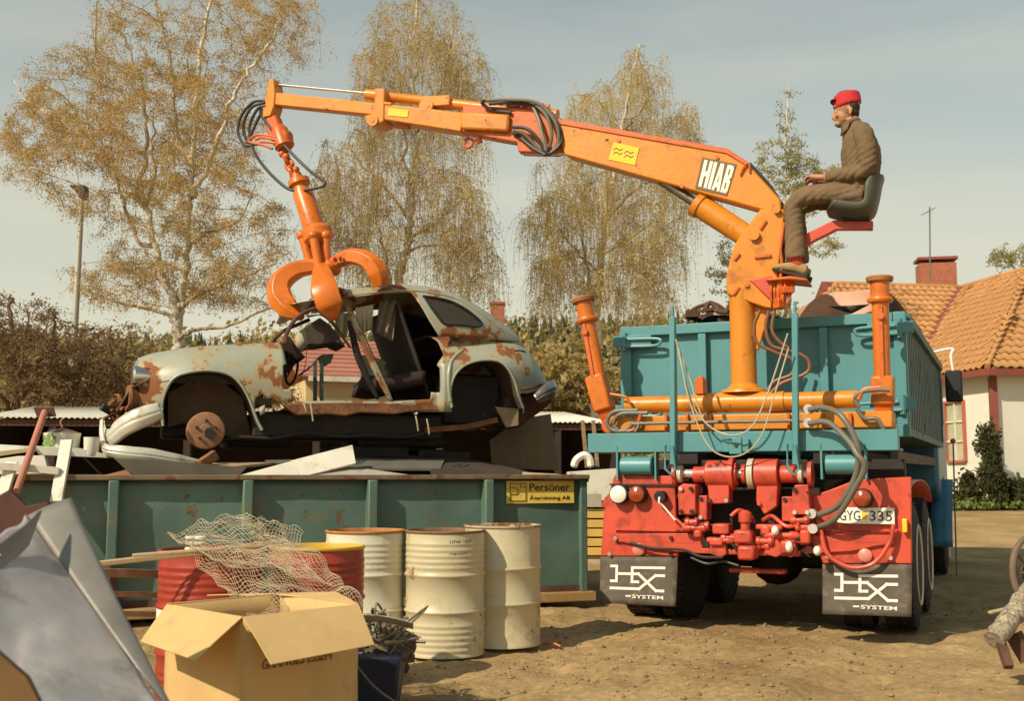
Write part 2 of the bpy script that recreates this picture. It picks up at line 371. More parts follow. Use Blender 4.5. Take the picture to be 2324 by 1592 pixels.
def strands_mesh(name, strands, m, parent, n=3):
    """many thin tapered twigs as 3-sided tubes -> ONE mesh"""
    V, F = [], []
    for pts, r0, r1 in strands:
        k = len(pts); b0 = len(V)
        for i, p in enumerate(pts):
            d = (pts[min(i+1, k-1)]-pts[max(i-1, 0)]); a, c = frame_of(d if d.length > 1e-6 else Vector((0, 0, 1))); r = r0+(r1-r0)*i/(k-1)
            for j in range(n): t = 2*math.pi*j/n; q = p+a*math.cos(t)*r+c*math.sin(t)*r; V.append((q.x, q.y, q.z))
        for i in range(k-1):
            for j in range(n): F.append((b0+i*n+j, b0+i*n+(j+1) % n, b0+(i+1)*n+(j+1) % n, b0+(i+1)*n+j))
    W = MW[parent].inverted(); me = bpy.data.meshes.new(name); me.from_pydata([tuple(W @ Vector(v)) for v in V], [], F)
    return link_mesh(name, me, m, parent, smooth=True)
def leaves_mesh(name, cs, size, m, parent):
    leafy(m); W = MW[parent].translation; n = len(cs); c = np.array(cs) - np.array(W)
    a = rng.normal(size=(n, 3)); a /= np.linalg.norm(a, axis=1)[:, None]; d = rng.normal(size=(n, 3)); b_ = np.cross(a, d); b_ /= np.linalg.norm(b_, axis=1)[:, None]
    s = (size*rng.uniform(.6, 1.35, n))[:, None]
    V = np.stack([c+a*s, c+b_*s*.62, c-a*s, c-b_*s*.62], 1).reshape(-1, 3)
    me = bpy.data.meshes.new(name); me.from_pydata(V.tolist(), [], np.arange(n*4).reshape(-1, 4).tolist())
    return link_mesh(name, me, m, parent)
def birch(label, Y, limbs, blobs, n_att, leaf_m, leaf=.035, droop=1.0, per=9, seed=1, bark=None, spread=1.6, strand=5, group=None, name='birch_tree', twigm=None):
    """limbs: (pixel polyline [(x,y,dY)...], radius base, radius tip); blobs: (px,py,rx,ry[,weight]) crown masses in pixels"""
    random.seed(seed); sc = Y/FPX
    base = P(limbs[0][0][0][0], limbs[0][0][0][1], Y+limbs[0][0][0][2]); base.z = gz(base.x, base.y)-.1
    t = thing(name, label, 'tree', base, 0, group)
    b = MB(); bt = MB(); nodes = []; thin = []
    for pl, r0, r1 in limbs:
        pts = curve([P(x, y, Y+d) for x, y, d in pl], 6)
        pts = [p+Vector((random.gauss(0, .03), random.gauss(0, .03), 0)) if 0 < i < len(pts)-1 else p for i, p in enumerate(pts)]
        if pl is limbs[0][0]: pts = [Vector((pts[0].x, pts[0].y, base.z))]+pts
        k = len(pts); (b if r0 > .058 else bt).tube(pts, [r0+(r1-r0)*i/(k-1) for i in range(k)], 8)
        for i, p in enumerate(pts):
            if i > 2: nodes.append(p)
    b.build('trunk', bark or m_bark, t, smooth=True)
    if bt.v: bt.build('limbs', twigm or m_limb, t, smooth=True)
    wt = [bl[2]*bl[3] for bl in blobs]; att = []
    while len(att) < n_att:
        bl = random.choices(blobs, wt)[0]; a = random.random()*2*math.pi; q = math.sqrt(random.random())
        p = P(bl[0]+bl[2]*q*math.cos(a), bl[1]+bl[3]*q*math.sin(a), Y+random.gauss(0, spread)*.75); att.append(p)
    N = np.array([tuple(p) for p in nodes]); A = np.array([tuple(p) for p in att])
    d0 = np.array([np.min(np.linalg.norm(N-a, axis=1)) for a in A]); order = np.argsort(d0)
    strands = []; leaves = []
    NL = list(N)
    for i in order:
        a = A[i]; arr = np.array(NL); d = np.linalg.norm(arr-a, axis=1) + .6*np.maximum(0, arr[:, 2]-a[2])
        j = int(np.argmin(d)); p, q = Vector(arr[j]), Vector(a); L_ = (q-p).length
        mid = p.lerp(q, .5)+Vector((random.gauss(0, .06)*L_, random.gauss(0, .06)*L_, .10*L_*droop)); pts = [p, p.lerp(mid, .6)+Vector((0, 0, .03*L_)), mid.lerp(q, .4), q]
        strands.append((pts, .006+.006*min(2.2, L_), .005)); NL.append(np.array(mid)); NL.append(a)
        for s_ in range(strand):
            s0 = pts[random.choice((1, 2, 3, 3))]; ln = random.uniform(.35, 1.15)*(.5+.5*droop); az = random.random()*6.28; out = random.uniform(.15, .5)*ln
            sp = [s0]
            for k in range(1, 6):
                f = k/5; sp.append(s0+Vector((math.cos(az)*out*math.sin(f*1.5), math.sin(az)*out*math.sin(f*1.5), ln*(.22*f*(1.2-droop*.4)-droop*1.1*f*f*(.6 if droop < .5 else 1)))))
            strands.append((sp, .005, .0025))
            for k in range(per):
                f = random.uniform(.12, 1)*5; i0 = min(4, int(f)); c = sp[i0].lerp(sp[i0+1], f-i0); leaves.append((c.x+random.gauss(0, .06), c.y+random.gauss(0, .06), c.z+random.gauss(0, .05)))
    strands_mesh('twigs', strands, twigm or m_branch, t)
    leaves_mesh('foliage', leaves, leaf, leaf_m, t)
    return t
birch('large brown-leafed birch with forked white trunk rising behind the wrecked car', 21.5,
  [([(402, 820, 0), (403, 770, 0), (405, 735, 0), (398, 690, 0), (378, 640, .1), (350, 560, .3), (330, 470, .5), (318, 420, .6)], .115, .05),
   ([(405, 735, 0), (412, 690, 0), (420, 640, -.1), (425, 560, -.3), (432, 450, -.4), (438, 380, -.5), (442, 250, -.5), (455, 120, -.4), (480, -20, -.3)], .085, .03),
   ([(330, 470, .5), (290, 420, .6), (220, 330, .9), (130, 270, 1.1), (60, 225, 1.3), (30, 180, 1.4)], .06, .012),
   ([(350, 560, .3), (310, 545, .4), (285, 470, .6), (270, 420, .8), (255, 330, 1.0), (240, 200, 1.2)], .05, .012),
   ([(432, 450, -.4), (470, 380, -.8), (520, 240, -1.2), (560, 170, -1.3), (610, 100, -1.4), (640, 40, -1.5)], .06, .014),
   ([(318, 420, .6), (332, 330, .8), (330, 240, .9), (310, 150, 1.0), (270, 60, 1.1)], .055, .014),
   ([(405, 745, 0), (380, 715, .4), (330, 700, .7), (260, 685, 1.0), (190, 655, 1.2), (150, 610, 1.4)], .05, .012),
   ([(408, 770, 0), (440, 750, -.3), (520, 740, -.7), (600, 705, -1.0), (680, 690, -1.3)], .045, .012),
   ([(412, 700, 0), (450, 670, -.3), (520, 640, -.7), (600, 610, -1.0), (660, 570, -1.1)], .04, .01),
   ([(438, 380, -.5), (400, 300, -.2), (390, 180, 0), (370, 60, .1), (350, -20, .2)], .05, .012),
   ([(330, 470, .5), (350, 400, .2), (345, 300, 0), (360, 200, 0)], .04, .01),
   ([(425, 560, -.3), (470, 530, -.7), (540, 500, -1.1), (580, 420, -1.3)], .04, .01)],
  [(430, 60, 240, 130), (640, 60, 100, 90), (190, 210, 150, 110), (90, 290, 80, 100), (330, 280, 200, 150), (500, 250, 130, 150), (260, 400, 180, 110), (470, 430, 150, 110), (560, 530, 100, 90), (340, 560, 130, 80), (540, 640, 120, 60), (270, 640, 130, 60), (440, 640, 120, 60), (40, 330, 50, 90)],
  1150, m_leaf_e, leaf=.0180, droop=.5, per=21, seed=3, spread=1.9, strand=5)
birch('tall weeping birch with white trunk rising behind the grapple and roof of the wreck', 24.5,
  [([(900, 720, 0), (905, 640, 0), (915, 590, 0), (930, 520, 0), (936, 440, 0), (945, 360, 0), (940, 250, 0), (945, 120, .1), (950, -30, .2)], .12, .03),
   ([(936, 440, 0), (918, 370, .2), (915, 260, .4), (905, 160, .6), (890, 60, .8)], .06, .015),
   ([(895, 700, 0), (880, 600, .4), (860, 520, .8), (855, 440, 1.0), (830, 360, 1.2)], .05, .015),
   ([(925, 540, 0), (970, 520, -.4), (1030, 470, -.9), (1070, 440, -1.1)], .04, .01),
   ([(920, 570, 0), (960, 560, -.2), (1010, 555, -.6), (1060, 560, -.9)], .035, .01),
   ([(945, 300, 0), (990, 220, -.4), (1020, 120, -.7), (1030, 40, -.9)], .05, .012),
   ([(930, 500, 0), (870, 420, .5), (790, 350, .9), (740, 330, 1.1)], .04, .01)],
  [(960, 50, 130, 80), (950, 170, 150, 100), (850, 200, 60, 130), (1060, 190, 70, 80), (800, 380, 90, 90), (790, 480, 80, 90), (960, 330, 150, 80), (970, 450, 130, 90), (1060, 500, 70, 80), (970, 570, 140, 70), (1080, 600, 60, 70), (830, 560, 60, 80), (740, 420, 50, 60)],
  620, m_leaf_a, leaf=.021, droop=1.15, per=16, seed=5, spread=1.6, strand=6)
birch('golden green weeping birch standing behind the main boom', 27,
  [([(1352, 860, 0), (1356, 780, 0), (1358, 700, 0), (1362, 600, 0), (1375, 500, 0), (1395, 400, 0), (1410, 300, 0), (1430, 200, 0), (1452, 100, 0)], .13, .025),
   ([(1340, 740, 0), (1338, 640, .3), (1320, 540, .6), (1300, 460, .8), (1280, 400, 1.0)], .06, .012),
   ([(1375, 500, 0), (1420, 450, -.5), (1460, 420, -.9), (1500, 400, -1.1)], .05, .012),
   ([(1395, 400, 0), (1350, 300, .4), (1320, 230, .8), (1300, 180, 1.0)], .05, .01),
   ([(1410, 300, 0), (1460, 240, -.4), (1490, 180, -.8)], .04, .01),
   ([(1362, 620, 0), (1300, 560, .6), (1240, 480, 1.0)], .04, .01), ([(1362, 580, 0), (1430, 540, -.6), (1490, 500, -1.0)], .04, .01)],
  [(1455, 150, 55, 60), (1440, 240, 120, 80), (1340, 270, 90, 70), (1500, 320, 90, 70), (1300, 420, 110, 80), (1400, 420, 150, 80), (1510, 460, 80, 90), (1250, 520, 70, 90), (1370, 540, 140, 90), (1480, 580, 90, 70), (1300, 620, 100, 60), (1240, 640, 50, 60), (1480, 660, 60, 40), (1380, 640, 120, 50), (1590, 350, 60, 60), (1560, 250, 40, 40)],
  640, m_leaf_b, leaf=.023, droop=1.2, per=13, seed=9, spread=1.5, strand=6)
birch('slender young pale green tree behind the crane joint and operator', 30,
  [([(1795, 760, 0), (1790, 640, 0), (1786, 500, 0), (1784, 420, 0), (1782, 300, 0), (1788, 190, 0)], .07, .01),
   ([(1788, 520, 0), (1740, 440, .2), (1715, 380, .3)], .025, .008), ([(1786, 480, 0), (1840, 380, -.2), (1860, 340, -.3)], .025, .008), ([(1790, 600, 0), (1850, 560, -.4), (1890, 540, -.6)], .025, .008), ([(1790, 620, 0), (1700, 560, .4), (1640, 530, .6)], .025, .008)],
  [(1786, 240, 14, 50), (1770, 340, 50, 60), (1820, 350, 40, 50), (1760, 430, 60, 60), (1840, 440, 50, 60), (1860, 400, 50, 40), (1700, 560, 70, 60), (1870, 560, 40, 30), (1660, 640, 60, 50), (1720, 680, 60, 40)],
  190, m_leaf_c, leaf=.032, droop=.35, per=12, seed=11, spread=.7, strand=5)
birch('bare treetop showing above the tiled roof at the right edge', 48,
  [([(2330, 760, 0), (2328, 660, 0), (2322, 560, 0)], .1, .02), ([(2326, 640, 0), (2290, 590, .5), (2262, 570, .8)], .04, .012)],
  [(2300, 575, 50, 25), (2320, 600, 40, 40), (2265, 580, 20, 25)], 70, m_leaf_c, leaf=.055, droop=.6, per=6, seed=13, spread=.9, strand=4)
# dark leafless thicket at left: several separate shrubs
for i, (px, Y, ry, lab, sd) in enumerate(((30, 19, 650, 'dark bare thicket tree at the far left edge behind the shed', 21), (130, 20, 690, 'dark bare thicket tree just left of the lamp post', 22), (260, 21, 720, 'brown bare shrub between the lamp post and the large birch', 23), (545, 24, 770, 'low brown shrub seen just above the car bonnet', 24))):
    birch(lab, Y, [([(px, 960, 0), (px+5, 880, 0), (px-10, ry+60, 0), (px-5, ry+20, 0)], .07, .02), ([(px, 930, 0), (px+50, 850, .4), (px+80, ry+80, .6)], .05, .012), ([(px, 940, 0), (px-50, 860, -.4), (px-85, ry+90, -.6)], .05, .012), ([(px, 930, 0), (px+15, 850, -.5), (px+30, ry+50, -.8)], .05, .012)],
      [(px, ry+70, 95, 50), (px-30, ry+140, 110, 60), (px+35, ry+160, 110, 70), (px, 900, 130, 60)], 190, m_leaf_d, leaf=.024, droop=.3, per=8, seed=sd, spread=.8, strand=6, name='thicket_shrub', bark=m_twig, twigm=m_twig, group='bare thicket behind the yard')
# brown green bank of bushes between car and skip
for i, (px, Y, top, sd, lab) in enumerate(((1205, 33, 770, 31, 'olive brown bush seen just behind the tail of the wreck'), (1310, 34, 790, 32, 'olive brown bush behind the left stabiliser leg'), (1420, 36, 780, 33, 'olive brown bush hidden behind the left end of the skip'))):
    birch(lab, Y, [([(px, 990, 0), (px, 900, 0), (px+10, top+50, 0)], .05, .015), ([(px, 960, 0), (px+45, 880, .5), (px+60, top+70, .5)], .04, .01), ([(px, 960, 0), (px-45, 880, -.5), (px-60, top+70, -.5)], .04, .01)],
      [(px, top+60, 75, 45), (px-20, top+130, 85, 60), (px+20, 930, 90, 50)], 120, m_scrub, leaf=.07, droop=.35, per=8, seed=sd, spread=1.0, strand=5, name='hillside_bush', bark=m_twig, group='bushes behind the wreck')
# lamp post
q = P(160, 925, 21.5); zt = P(186, 445, 21.5)
lamp_t = thing('lamp_post', 'tall pale lamp post with dark cone head at the left', 'lamp post', (q.x, q.y, gz(q.x, q.y)))
b = MB(); bt = Vector((q.x-.06, 21.5, 0)); b.tube([bt, q, zt], [.085, .075, .05], 12); b.build('pole', mat('galvanised pole', (.46, .44, .37), .5, .3, var=.08), lamp_t)
b = MB(); b.prism([P(x, y, 21.4) for x, y in ((156, 421), (189, 419), (192, 430), (188, 448), (180, 448), (172, 436))], Vector((0, .26, 0))); b.build('lamp_head', mat('dark lamp head', (.06, .045, .03), .6), lamp_t)

# ================================================================ SHED with white corrugated roof behind the dumpster
SA, SB = P(-40, 945, 15.2), P(1400, 962, 17.0); SA.z = SB.z = (SA.z+SB.z)/2
shed = thing('open_shed', 'long low open shed with white corrugated roof behind the dumpster', 'shed', (SA.x, SA.y, 0))
sx = (SB-SA).normalized(); sy = Vector((-sx.y, sx.x, 0)); LS = (SB-SA).length; NSH = int(LS/.9)
for i in range(NSH):
    b = MB(); x0, x1 = LS*i/NSH, LS*(i+1)/NSH
    b.grid(lambda u, v: SA+sx*(x0+(x1-x0)*u)+sy*(3.2*v)+Vector((0, 0, .012*math.sin(2*math.pi*(x0+(x1-x0)*u)/.0765)+.33*v)), 48, 2)
    b.build('roof_sheet', mat_shed if i else globals().setdefault('mat_shed', mat('white corrugated sheet', (.66, .63, .52), .6, var=.06, scale=1.5, dirt=.2, dirtcol=(.42, .37, .27))), shed, solid=.005)
b = MB(); b.beam(SA+sy*.1+Vector((0, 0, -.07)), SB+sy*.1+Vector((0, 0, -.07)), .08, .09); b.build('eave_beam', m_brown, shed)
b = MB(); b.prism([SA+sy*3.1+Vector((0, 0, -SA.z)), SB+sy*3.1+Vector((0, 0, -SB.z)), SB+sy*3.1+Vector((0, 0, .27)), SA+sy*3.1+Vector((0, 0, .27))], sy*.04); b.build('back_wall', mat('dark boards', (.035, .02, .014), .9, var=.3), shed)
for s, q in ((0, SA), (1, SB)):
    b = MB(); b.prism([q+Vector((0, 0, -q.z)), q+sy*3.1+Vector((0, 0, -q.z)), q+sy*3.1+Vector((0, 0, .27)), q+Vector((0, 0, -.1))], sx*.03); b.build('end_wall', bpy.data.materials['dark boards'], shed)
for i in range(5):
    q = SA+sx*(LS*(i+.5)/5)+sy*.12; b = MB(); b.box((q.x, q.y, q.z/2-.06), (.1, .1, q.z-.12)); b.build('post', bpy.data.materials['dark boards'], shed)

# ================================================================ FAR HOUSE with pink roof, seen through the car
m_tile2 = mat('pink roof tiles', (.40, .17, .115), .8, var=.14, scale=1.2)
m_yellowall = mat('pale yellow boards', (.55, .43, .22), .8, var=.06)
hA, hB = P(700, 866, 29), P(1180, 866, 31); hA.z = hB.z = (hA.z+hB.z)/2
fh = thing('far_house', 'low far house with pinkish tiled roof glimpsed through the wrecked car', 'house', (hA.x, hA.y, .1))
hx = (hB-hA).normalized(); hy = Vector((-hx.y, hx.x, 0)); hL = (hB-hA).length; up = Vector((0, 0, 1))
b = MB(); b.prism([hA+hy*.4-up*(hA.z-.1), hB+hy*.4-up*(hA.z-.1), hB+hy*.4, hA+hy*.4], hy*5); b.build('wall', m_yellowall, fh)
rise = P(900, 785, 33.5).z-hA.z
for k in range(9):
    f0, f1 = k/9, (k+1)/9; b = MB(); b.prism([hA-hx*.3+hy*3.4*f0+up*(rise*f0+.05), hB+hx*.3+hy*3.4*f0+up*(rise*f0+.05), hB+hx*.3+hy*3.4*f1+up*(rise*f1), hA-hx*.3+hy*3.4*f1+up*(rise*f1)], up*.06); b.build('tile_course', m_tile2, fh)
b = MB(); b.prism([hA-hx*.3+hy*3.4+up*rise, hB+hx*.3+hy*3.4+up*rise, hB+hx*.3+hy*6.6, hA-hx*.3+hy*6.6], up*.06); b.build('roof_back', m_tile2, fh)
b = MB(); b.beam(hA+up*.0, hB+up*.0, .04, .14); b.build('fascia', m_whitew, fh)
q = P(1129, 715, 33); b = MB(); b.box((q.x, q.y, q.z-.55), (.42, .5, 1.7)); ch = b.build('chimney', mat('chimney brick', (.34, .12, .07), .85, var=.2, scale=8), fh)
b = MB(); b.box((q.x, q.y, q.z+.33), (.48, .58, .07)); b.build('chimney_cap', bpy.data.materials['chimney brick'], ch)
for k in range(4):
    w = hA+hx*(hL*(k+.6)/4.4)+hy*.4; b = MB(); b.box(w-up*1.0, (.9, .06, 1.0), Matrix.Rotation(math.atan2(hx.y, hx.x), 3, 'Z')); o = b.build('window_frame', m_whitew, fh)
    b = MB(); b.box(w-up*1.0-hy*.02, (.76, .06, .86), Matrix.Rotation(math.atan2(hx.y, hx.x), 3, 'Z')); b.build('pane', m_black, o)

# ================================================================ HOUSE at right with orange tiles (p = right and back, a = towards the camera)
m_tile = mat('orange roof tiles', (.47, .235, .080), .75, var=.22, scale=.9, dirt=.25, dirtcol=(.36, .15, .05), bump=.1)
m_wall = mat('white render', (.72, .68, .56), .85, var=.05, scale=1.2, bump=.1, bscale=20)
m_trim = mat('dark red trim', (.22, .055, .035), .7, var=.15)
AL = R(80); pa = Vector((math.sin(AL), math.cos(AL), 0)); aa = Vector((math.cos(AL), -math.sin(AL), 0))
HC = P(2250, 818, 26.5); HG = .42; EZ = HC.z          # near corner of the projecting wing at eave height
house = thing('tiled_house', 'white house with orange tiled hipped roof and chimney at the right', 'house', (HC.x, HC.y, HG), -R(90)+AL if False else 0)
HH = 4.28; RZ = EZ + 3.15; OV = .35
def hp(p, a, z): return Vector((HC.x, HC.y, 0)) + pa*p + aa*a + Vector((0, 0, z))
# walls: wing front (end), wing left side, main wing front
LB = 3.6
b = MB(); b.prism([hp(0, 0, HG-.3), hp(2*HH, 0, HG-.3), hp(2*HH, 0, EZ), hp(0, 0, EZ)], aa*-.2); b.build('wall', m_wall, house)
b = MB(); b.prism([hp(0, -.2, HG-.3), hp(0, -LB, HG-.3), hp(0, -LB, EZ), hp(0, -.2, EZ)], pa*.2); b.build('wall', m_wall, house)
b = MB(); b.prism([hp(-HH, -LB, HG-.3), hp(0, -LB, HG-.3), hp(0, -LB, EZ), hp(-HH, -LB, EZ)], aa*-.2); b.build('wall', m_wall, house)
b = MB(); b.prism([hp(-HH, -LB-.2, HG-.3), hp(-HH, -LB-2*HH, HG-.3), hp(-HH, -LB-2*HH, EZ), hp(-HH, -LB-.2, EZ)], pa*.2); b.build('wall', m_wall, house)
b = MB(); b.box(hp(.0, .0, (EZ+HG)/2-.25), (.17, .17, EZ-HG-.3), Matrix.Rotation(-R(90)+AL, 3, 'Z')); b.build('corner_board', m_trim, house)
b = MB(); b.beam(hp(-.02, .03, HG+.0), hp(2*HH, .03, HG+.0), .1, .5); b.beam(hp(-.03, 0, HG), hp(-.03, -LB, HG), .1, .5); b.build('plinth', mat('grey plinth', (.3, .27, .22), .9), house)
# roof planes as (origin, along, up-slope) with separate tiles
slope_run = HH+OV; rk = (RZ-EZ)/HH; ez = EZ-OV*rk
TW, TH = .24, .34
tile_me = []
def tile_mesh():
    b = MB(); n = 5; vs = []
    for v in (0, 1):
        for i in range(n):
            x = -TW/2+TW*i/(n-1)*1.06; z = .035*math.cos(2*math.pi*i/(n-1)+.6)+.035; vs.append((x, v*(TH+.03), z+.04*(1-v)))
    for i in range(n): vs.append((vs[i][0], 0, vs[i][2]-.03))
    fs = [(i, i+1, n+i+1, n+i) for i in range(n-1)]+[(2*n+i, 2*n+i+1, i+1, i) for i in range(n-1)]
    me = bpy.data.meshes.new('roof_tile'); me.from_pydata(vs, [], fs); me.polygons.foreach_set('use_smooth', [True]*len(fs)); me.materials.append(m_tile); return me
tme = tile_mesh(); tiles = []
def roof_plane(o, ux, ul, inside):
    """o eave start, ux along eave unit, ul up-slope horizontal unit"""
    sl = math.hypot(1, rk); us = (ul+Vector((0, 0, rk)))/sl; nn = ux.cross(us)
    if nn.z < 0: nn = -nn
    rows = int(slope_run*sl/TH)+1
    for r in range(rows):
        for c in range(-26, 60):
            x = c*TW; y = r*TH; q = o+ux*x+us*y
            if inside(x, y/sl, q):
                m = Matrix((ux, us, nn)).transposed().to_4x4() if ux.cross(us).z > 0 else Matrix((-ux, us, nn)).transposed().to_4x4()
                m.translation = q+nn*(.02+random.uniform(-.006, .006)); tiles.append(m)
# wing left slope: eave from corner back
roof_plane(hp(-OV, OV, ez), -aa, pa, lambda x, y, q: y >= 0 and y < slope_run and x > y and x < LB+OV+OV+y-2*OV*0 - .0 and x < LB + y)
# wing hipped end slope
roof_plane(hp(-OV, OV, ez), pa, -aa, lambda x, y, q: y < slope_run and x > y and x < 2*(HH+OV)-y)
# main wing front slope
roof_plane(hp(0, -LB+OV, ez), -pa, -aa, lambda x, y, q: y < slope_run and x > OV-y and x < HH+OV-y)
# under-roof boards (solid planes slightly below tiles)
dn = Vector((0, 0, -.03))
b = MB(); b.add([hp(-OV, OV, ez)+dn, hp(-OV, -LB+OV, ez)+dn, hp(HH, -LB-HH, RZ)+dn, hp(HH, -HH, RZ)+dn], [(0, 1, 2, 3)])
b.add([hp(-OV, OV, ez)+dn, hp(2*HH+OV, OV, ez)+dn, hp(HH, -HH, RZ)+dn], [(0, 1, 2)])
b.add([hp(2*HH+OV, OV, ez)+dn, hp(2*HH+OV, -LB-2*HH, ez)+dn, hp(HH, -LB-HH, RZ)+dn, hp(HH, -HH, RZ)+dn], [(0, 1, 2, 3)])
b.add([hp(-OV, -LB+OV, ez)+dn, hp(-HH-OV, -LB+OV, ez)+dn, hp(0, -LB-HH, RZ)+dn, hp(HH, -LB-HH, RZ)+dn], [(0, 1, 2, 3)])
b.add([hp(0, -LB-HH, RZ)+dn, hp(-HH-OV, -LB-2*HH-OV, ez)+dn, hp(2*HH, -LB-2*HH-OV, ez)+dn, hp(HH, -LB-HH, RZ)+dn], [(0, 1, 2, 3)])
b.add([hp(-HH-OV, -LB+OV, ez)+dn, hp(-HH-OV, -LB-2*HH-OV, ez)+dn, hp(0, -LB-HH, RZ)+dn], [(0, 1, 2)])
roof = b.build('roof', m_tile, house, solid=.05)
proj = lambda w: (lambda d: (1162+FPX*d.x/(CP*d.y+SP*d.z), 796-FPX*(CP*d.z-SP*d.y)/(CP*d.y+SP*d.z)))(w-Vector((0, 0, CAMZ)))
inv = MW[house].inverted()
vis = []
for m in tiles:
    x, y = proj(m.translation); vis.append((0 if (1880 < x < 2340) else 1, m.translation.y, m))
vis.sort(key=lambda t: (t[0], t[1]))
for k, (_, _, m) in enumerate(vis[:300]):
    o = bpy.data.objects.new('roof_tile', tme); C.objects.link(o); o.parent = roof; o.matrix_basis = inv @ m; MW[o] = MW[house]
b = MB()
tv = [v.co.copy() for v in tme.vertices]; tf = [tuple(p.vertices) for p in tme.polygons]
for _, _, m in vis[300:]: b.add([m @ v for v in tv], tf)
o = b.build('more_roof_tiles', m_tile, roof, smooth=True); o['kind'] = 'stuff'
b = MB(); b.tube([hp(HH, -HH, RZ+.06), hp(HH, -LB-HH, RZ+.06), hp(0, -LB-HH, RZ+.06)], .09, 8); b.build('ridge_tiles', m_tile, roof)
b = MB(); b.tube([hp(HH, -HH, RZ+.05), hp(-OV, OV, ez+.06)], .07, 8); b.build('hip_tiles', m_tile, roof)
b = MB(); b.beam(hp(HH-.1, -LB-HH+.1, RZ+.05), hp(-OV, -LB+OV, ez+.08), .32, .05); b.build('valley_flashing', m_trim, roof)
b = MB(); b.beam(hp(-OV-.02, OV, ez-.06), hp(-OV-.02, -LB+OV, ez-.06), .05, .16); b.beam(hp(-OV, OV+.02, ez-.06), hp(2*HH+OV, OV+.02, ez-.06), .05, .16); b.beam(hp(-OV, -LB+OV+.02, ez-.06), hp(-HH-OV, -LB+OV+.02, ez-.06), .05, .16); b.build('fascia', m_trim, roof)
b = MB(); b.prism([hp(-.5, -LB-HH, RZ+.12), hp(-.5, -LB-HH+.75, RZ-.55), hp(-.5, -LB-HH-.75, RZ-.55)], pa*.5); b.build('gablet', m_trim, roof)
b = MB(); b.tube([hp(0, -LB-HH, RZ+.05), hp(-HH-OV, -LB+OV, ez+.05)], .08, 6); b.build('hip_tiles', m_tile, roof)
# chimney and antenna
q = P(2124, 618, 36.2); 
b = MB(); b.box((q.x, q.y, q.z-.55), (1.15, .8, 1.6), Matrix.Rotation(-R(90)+AL, 3, 'Z')); ch = b.build('chimney', mat('red brick', (.36, .12, .06), .85, var=.2, scale=9, bump=.3), roof)
zc = P(2124, 591, 36.2).z
b = MB(); b.box((q.x, q.y, zc), (1.25, .9, .09), Matrix.Rotation(-R(90)+AL, 3, 'Z')); b.build('chimney_cap', m_trim, house)
b = MB(); a0 = P(2111, 640, 32.4); a1 = P(2110, 470, 32.4); b.tube([a0, a1], .022, 6); b.tube([P(2092, 488, 32.4), P(2120, 473, 32.4)], .012, 5)
for k in range(5): c = P(2094+k*6.5, 487-k*3.4, 32.4); b.tube([c+Vector((0, -.16, .0)), c+Vector((0, .16, 0))], .008, 4)
b.build('antenna', m_greypipe, house)
# window with red frame in the wing's left wall
wc = hit(2171, 980, hp(0, 0, 0), pa); wd = -aa
def wq(d, z, o): return wc + wd*d + Vector((0, 0, z)) - pa*o
ww = .5*abs((hit(2192, 980, hp(0, 0, 0), pa)-hit(2150, 980, hp(0, 0, 0), pa)).length); wh = .5*(hit(2171, 912, hp(0, 0, 0), pa).z-hit(2171, 1048, hp(0, 0, 0), pa).z)
b = MB()
for a, c in (((-ww, -wh), (ww, -wh)), ((-ww, wh), (ww, wh)), ((-ww, -wh), (-ww, wh)), ((ww, -wh), (ww, wh))): b.beam(wq(a[0], a[1], .03), wq(c[0], c[1], .03), .06, .1, up=pa)
wf = b.build('window_frame', mat('faded red window frame', (.42, .12, .08), .7), house)
b = MB()
for z in (-.33*wh, .33*wh): b.beam(wq(-ww, z, .025), wq(ww, z, .025), .05, .05, up=pa)
b.beam(wq(0, -wh, .025), wq(0, wh, .025), .05, .05, up=pa); b.build('glazing_bar', m_whitew, wf)
m_pane = mat('window glass with curtain', (.42, .40, .25), .15, var=.2, coat=.4)
for i in range(2):
    for j in range(3):
        d0, d1 = -ww+i*ww+.03, -ww+(i+1)*ww-.03; z0, z1 = -wh+j*wh*2/3+.03, -wh+(j+1)*wh*2/3-.03
        b = MB(); b.prism([wq(d0, z0, .012), wq(d1, z0, .012), wq(d1, z1, .012), wq(d0, z1, .012)], pa*.01); b.build('pane', m_pane, wf)
# lawn strip in front of the house
me = bpy.data.meshes.new('lawn'); pts = []
xs = axis([(8.5, 22, .5)]); ys = axis([(25.0, 31, .5)])
me.from_pydata([(x, y+.25*math.sin(x*1.3), gz(x, y)+.012+.05*sstep(25, 25.6, y)) for x in xs for y in ys], [], [(i*len(ys)+j, (i+1)*len(ys)+j, (i+1)*len(ys)+j+1, i*len(ys)+j+1) for i in range(len(xs)-1) for j in range(len(ys)-1)])
o = link_mesh('lawn', me, mat('lawn soil', (.10, .12, .028), .95, var=.4, scale=2)); tag(o, kind='structure')
def gblade():
    x, y = random.uniform(9, 15.5), random.uniform(25.1, 28.5); return Vector((x, y, gz(x, y)+.06+abs(random.gauss(0, .08)))), random.uniform(.5, 1.3)
o = leaf_cloud('lawn_grass', 14000, gblade, .06, mat('lawn grass', (.12, .145, .028), .9, var=.5, scale=1.5)); tag(o, 'rough green grass strip below the white house wall', 'grass', kind='stuff')
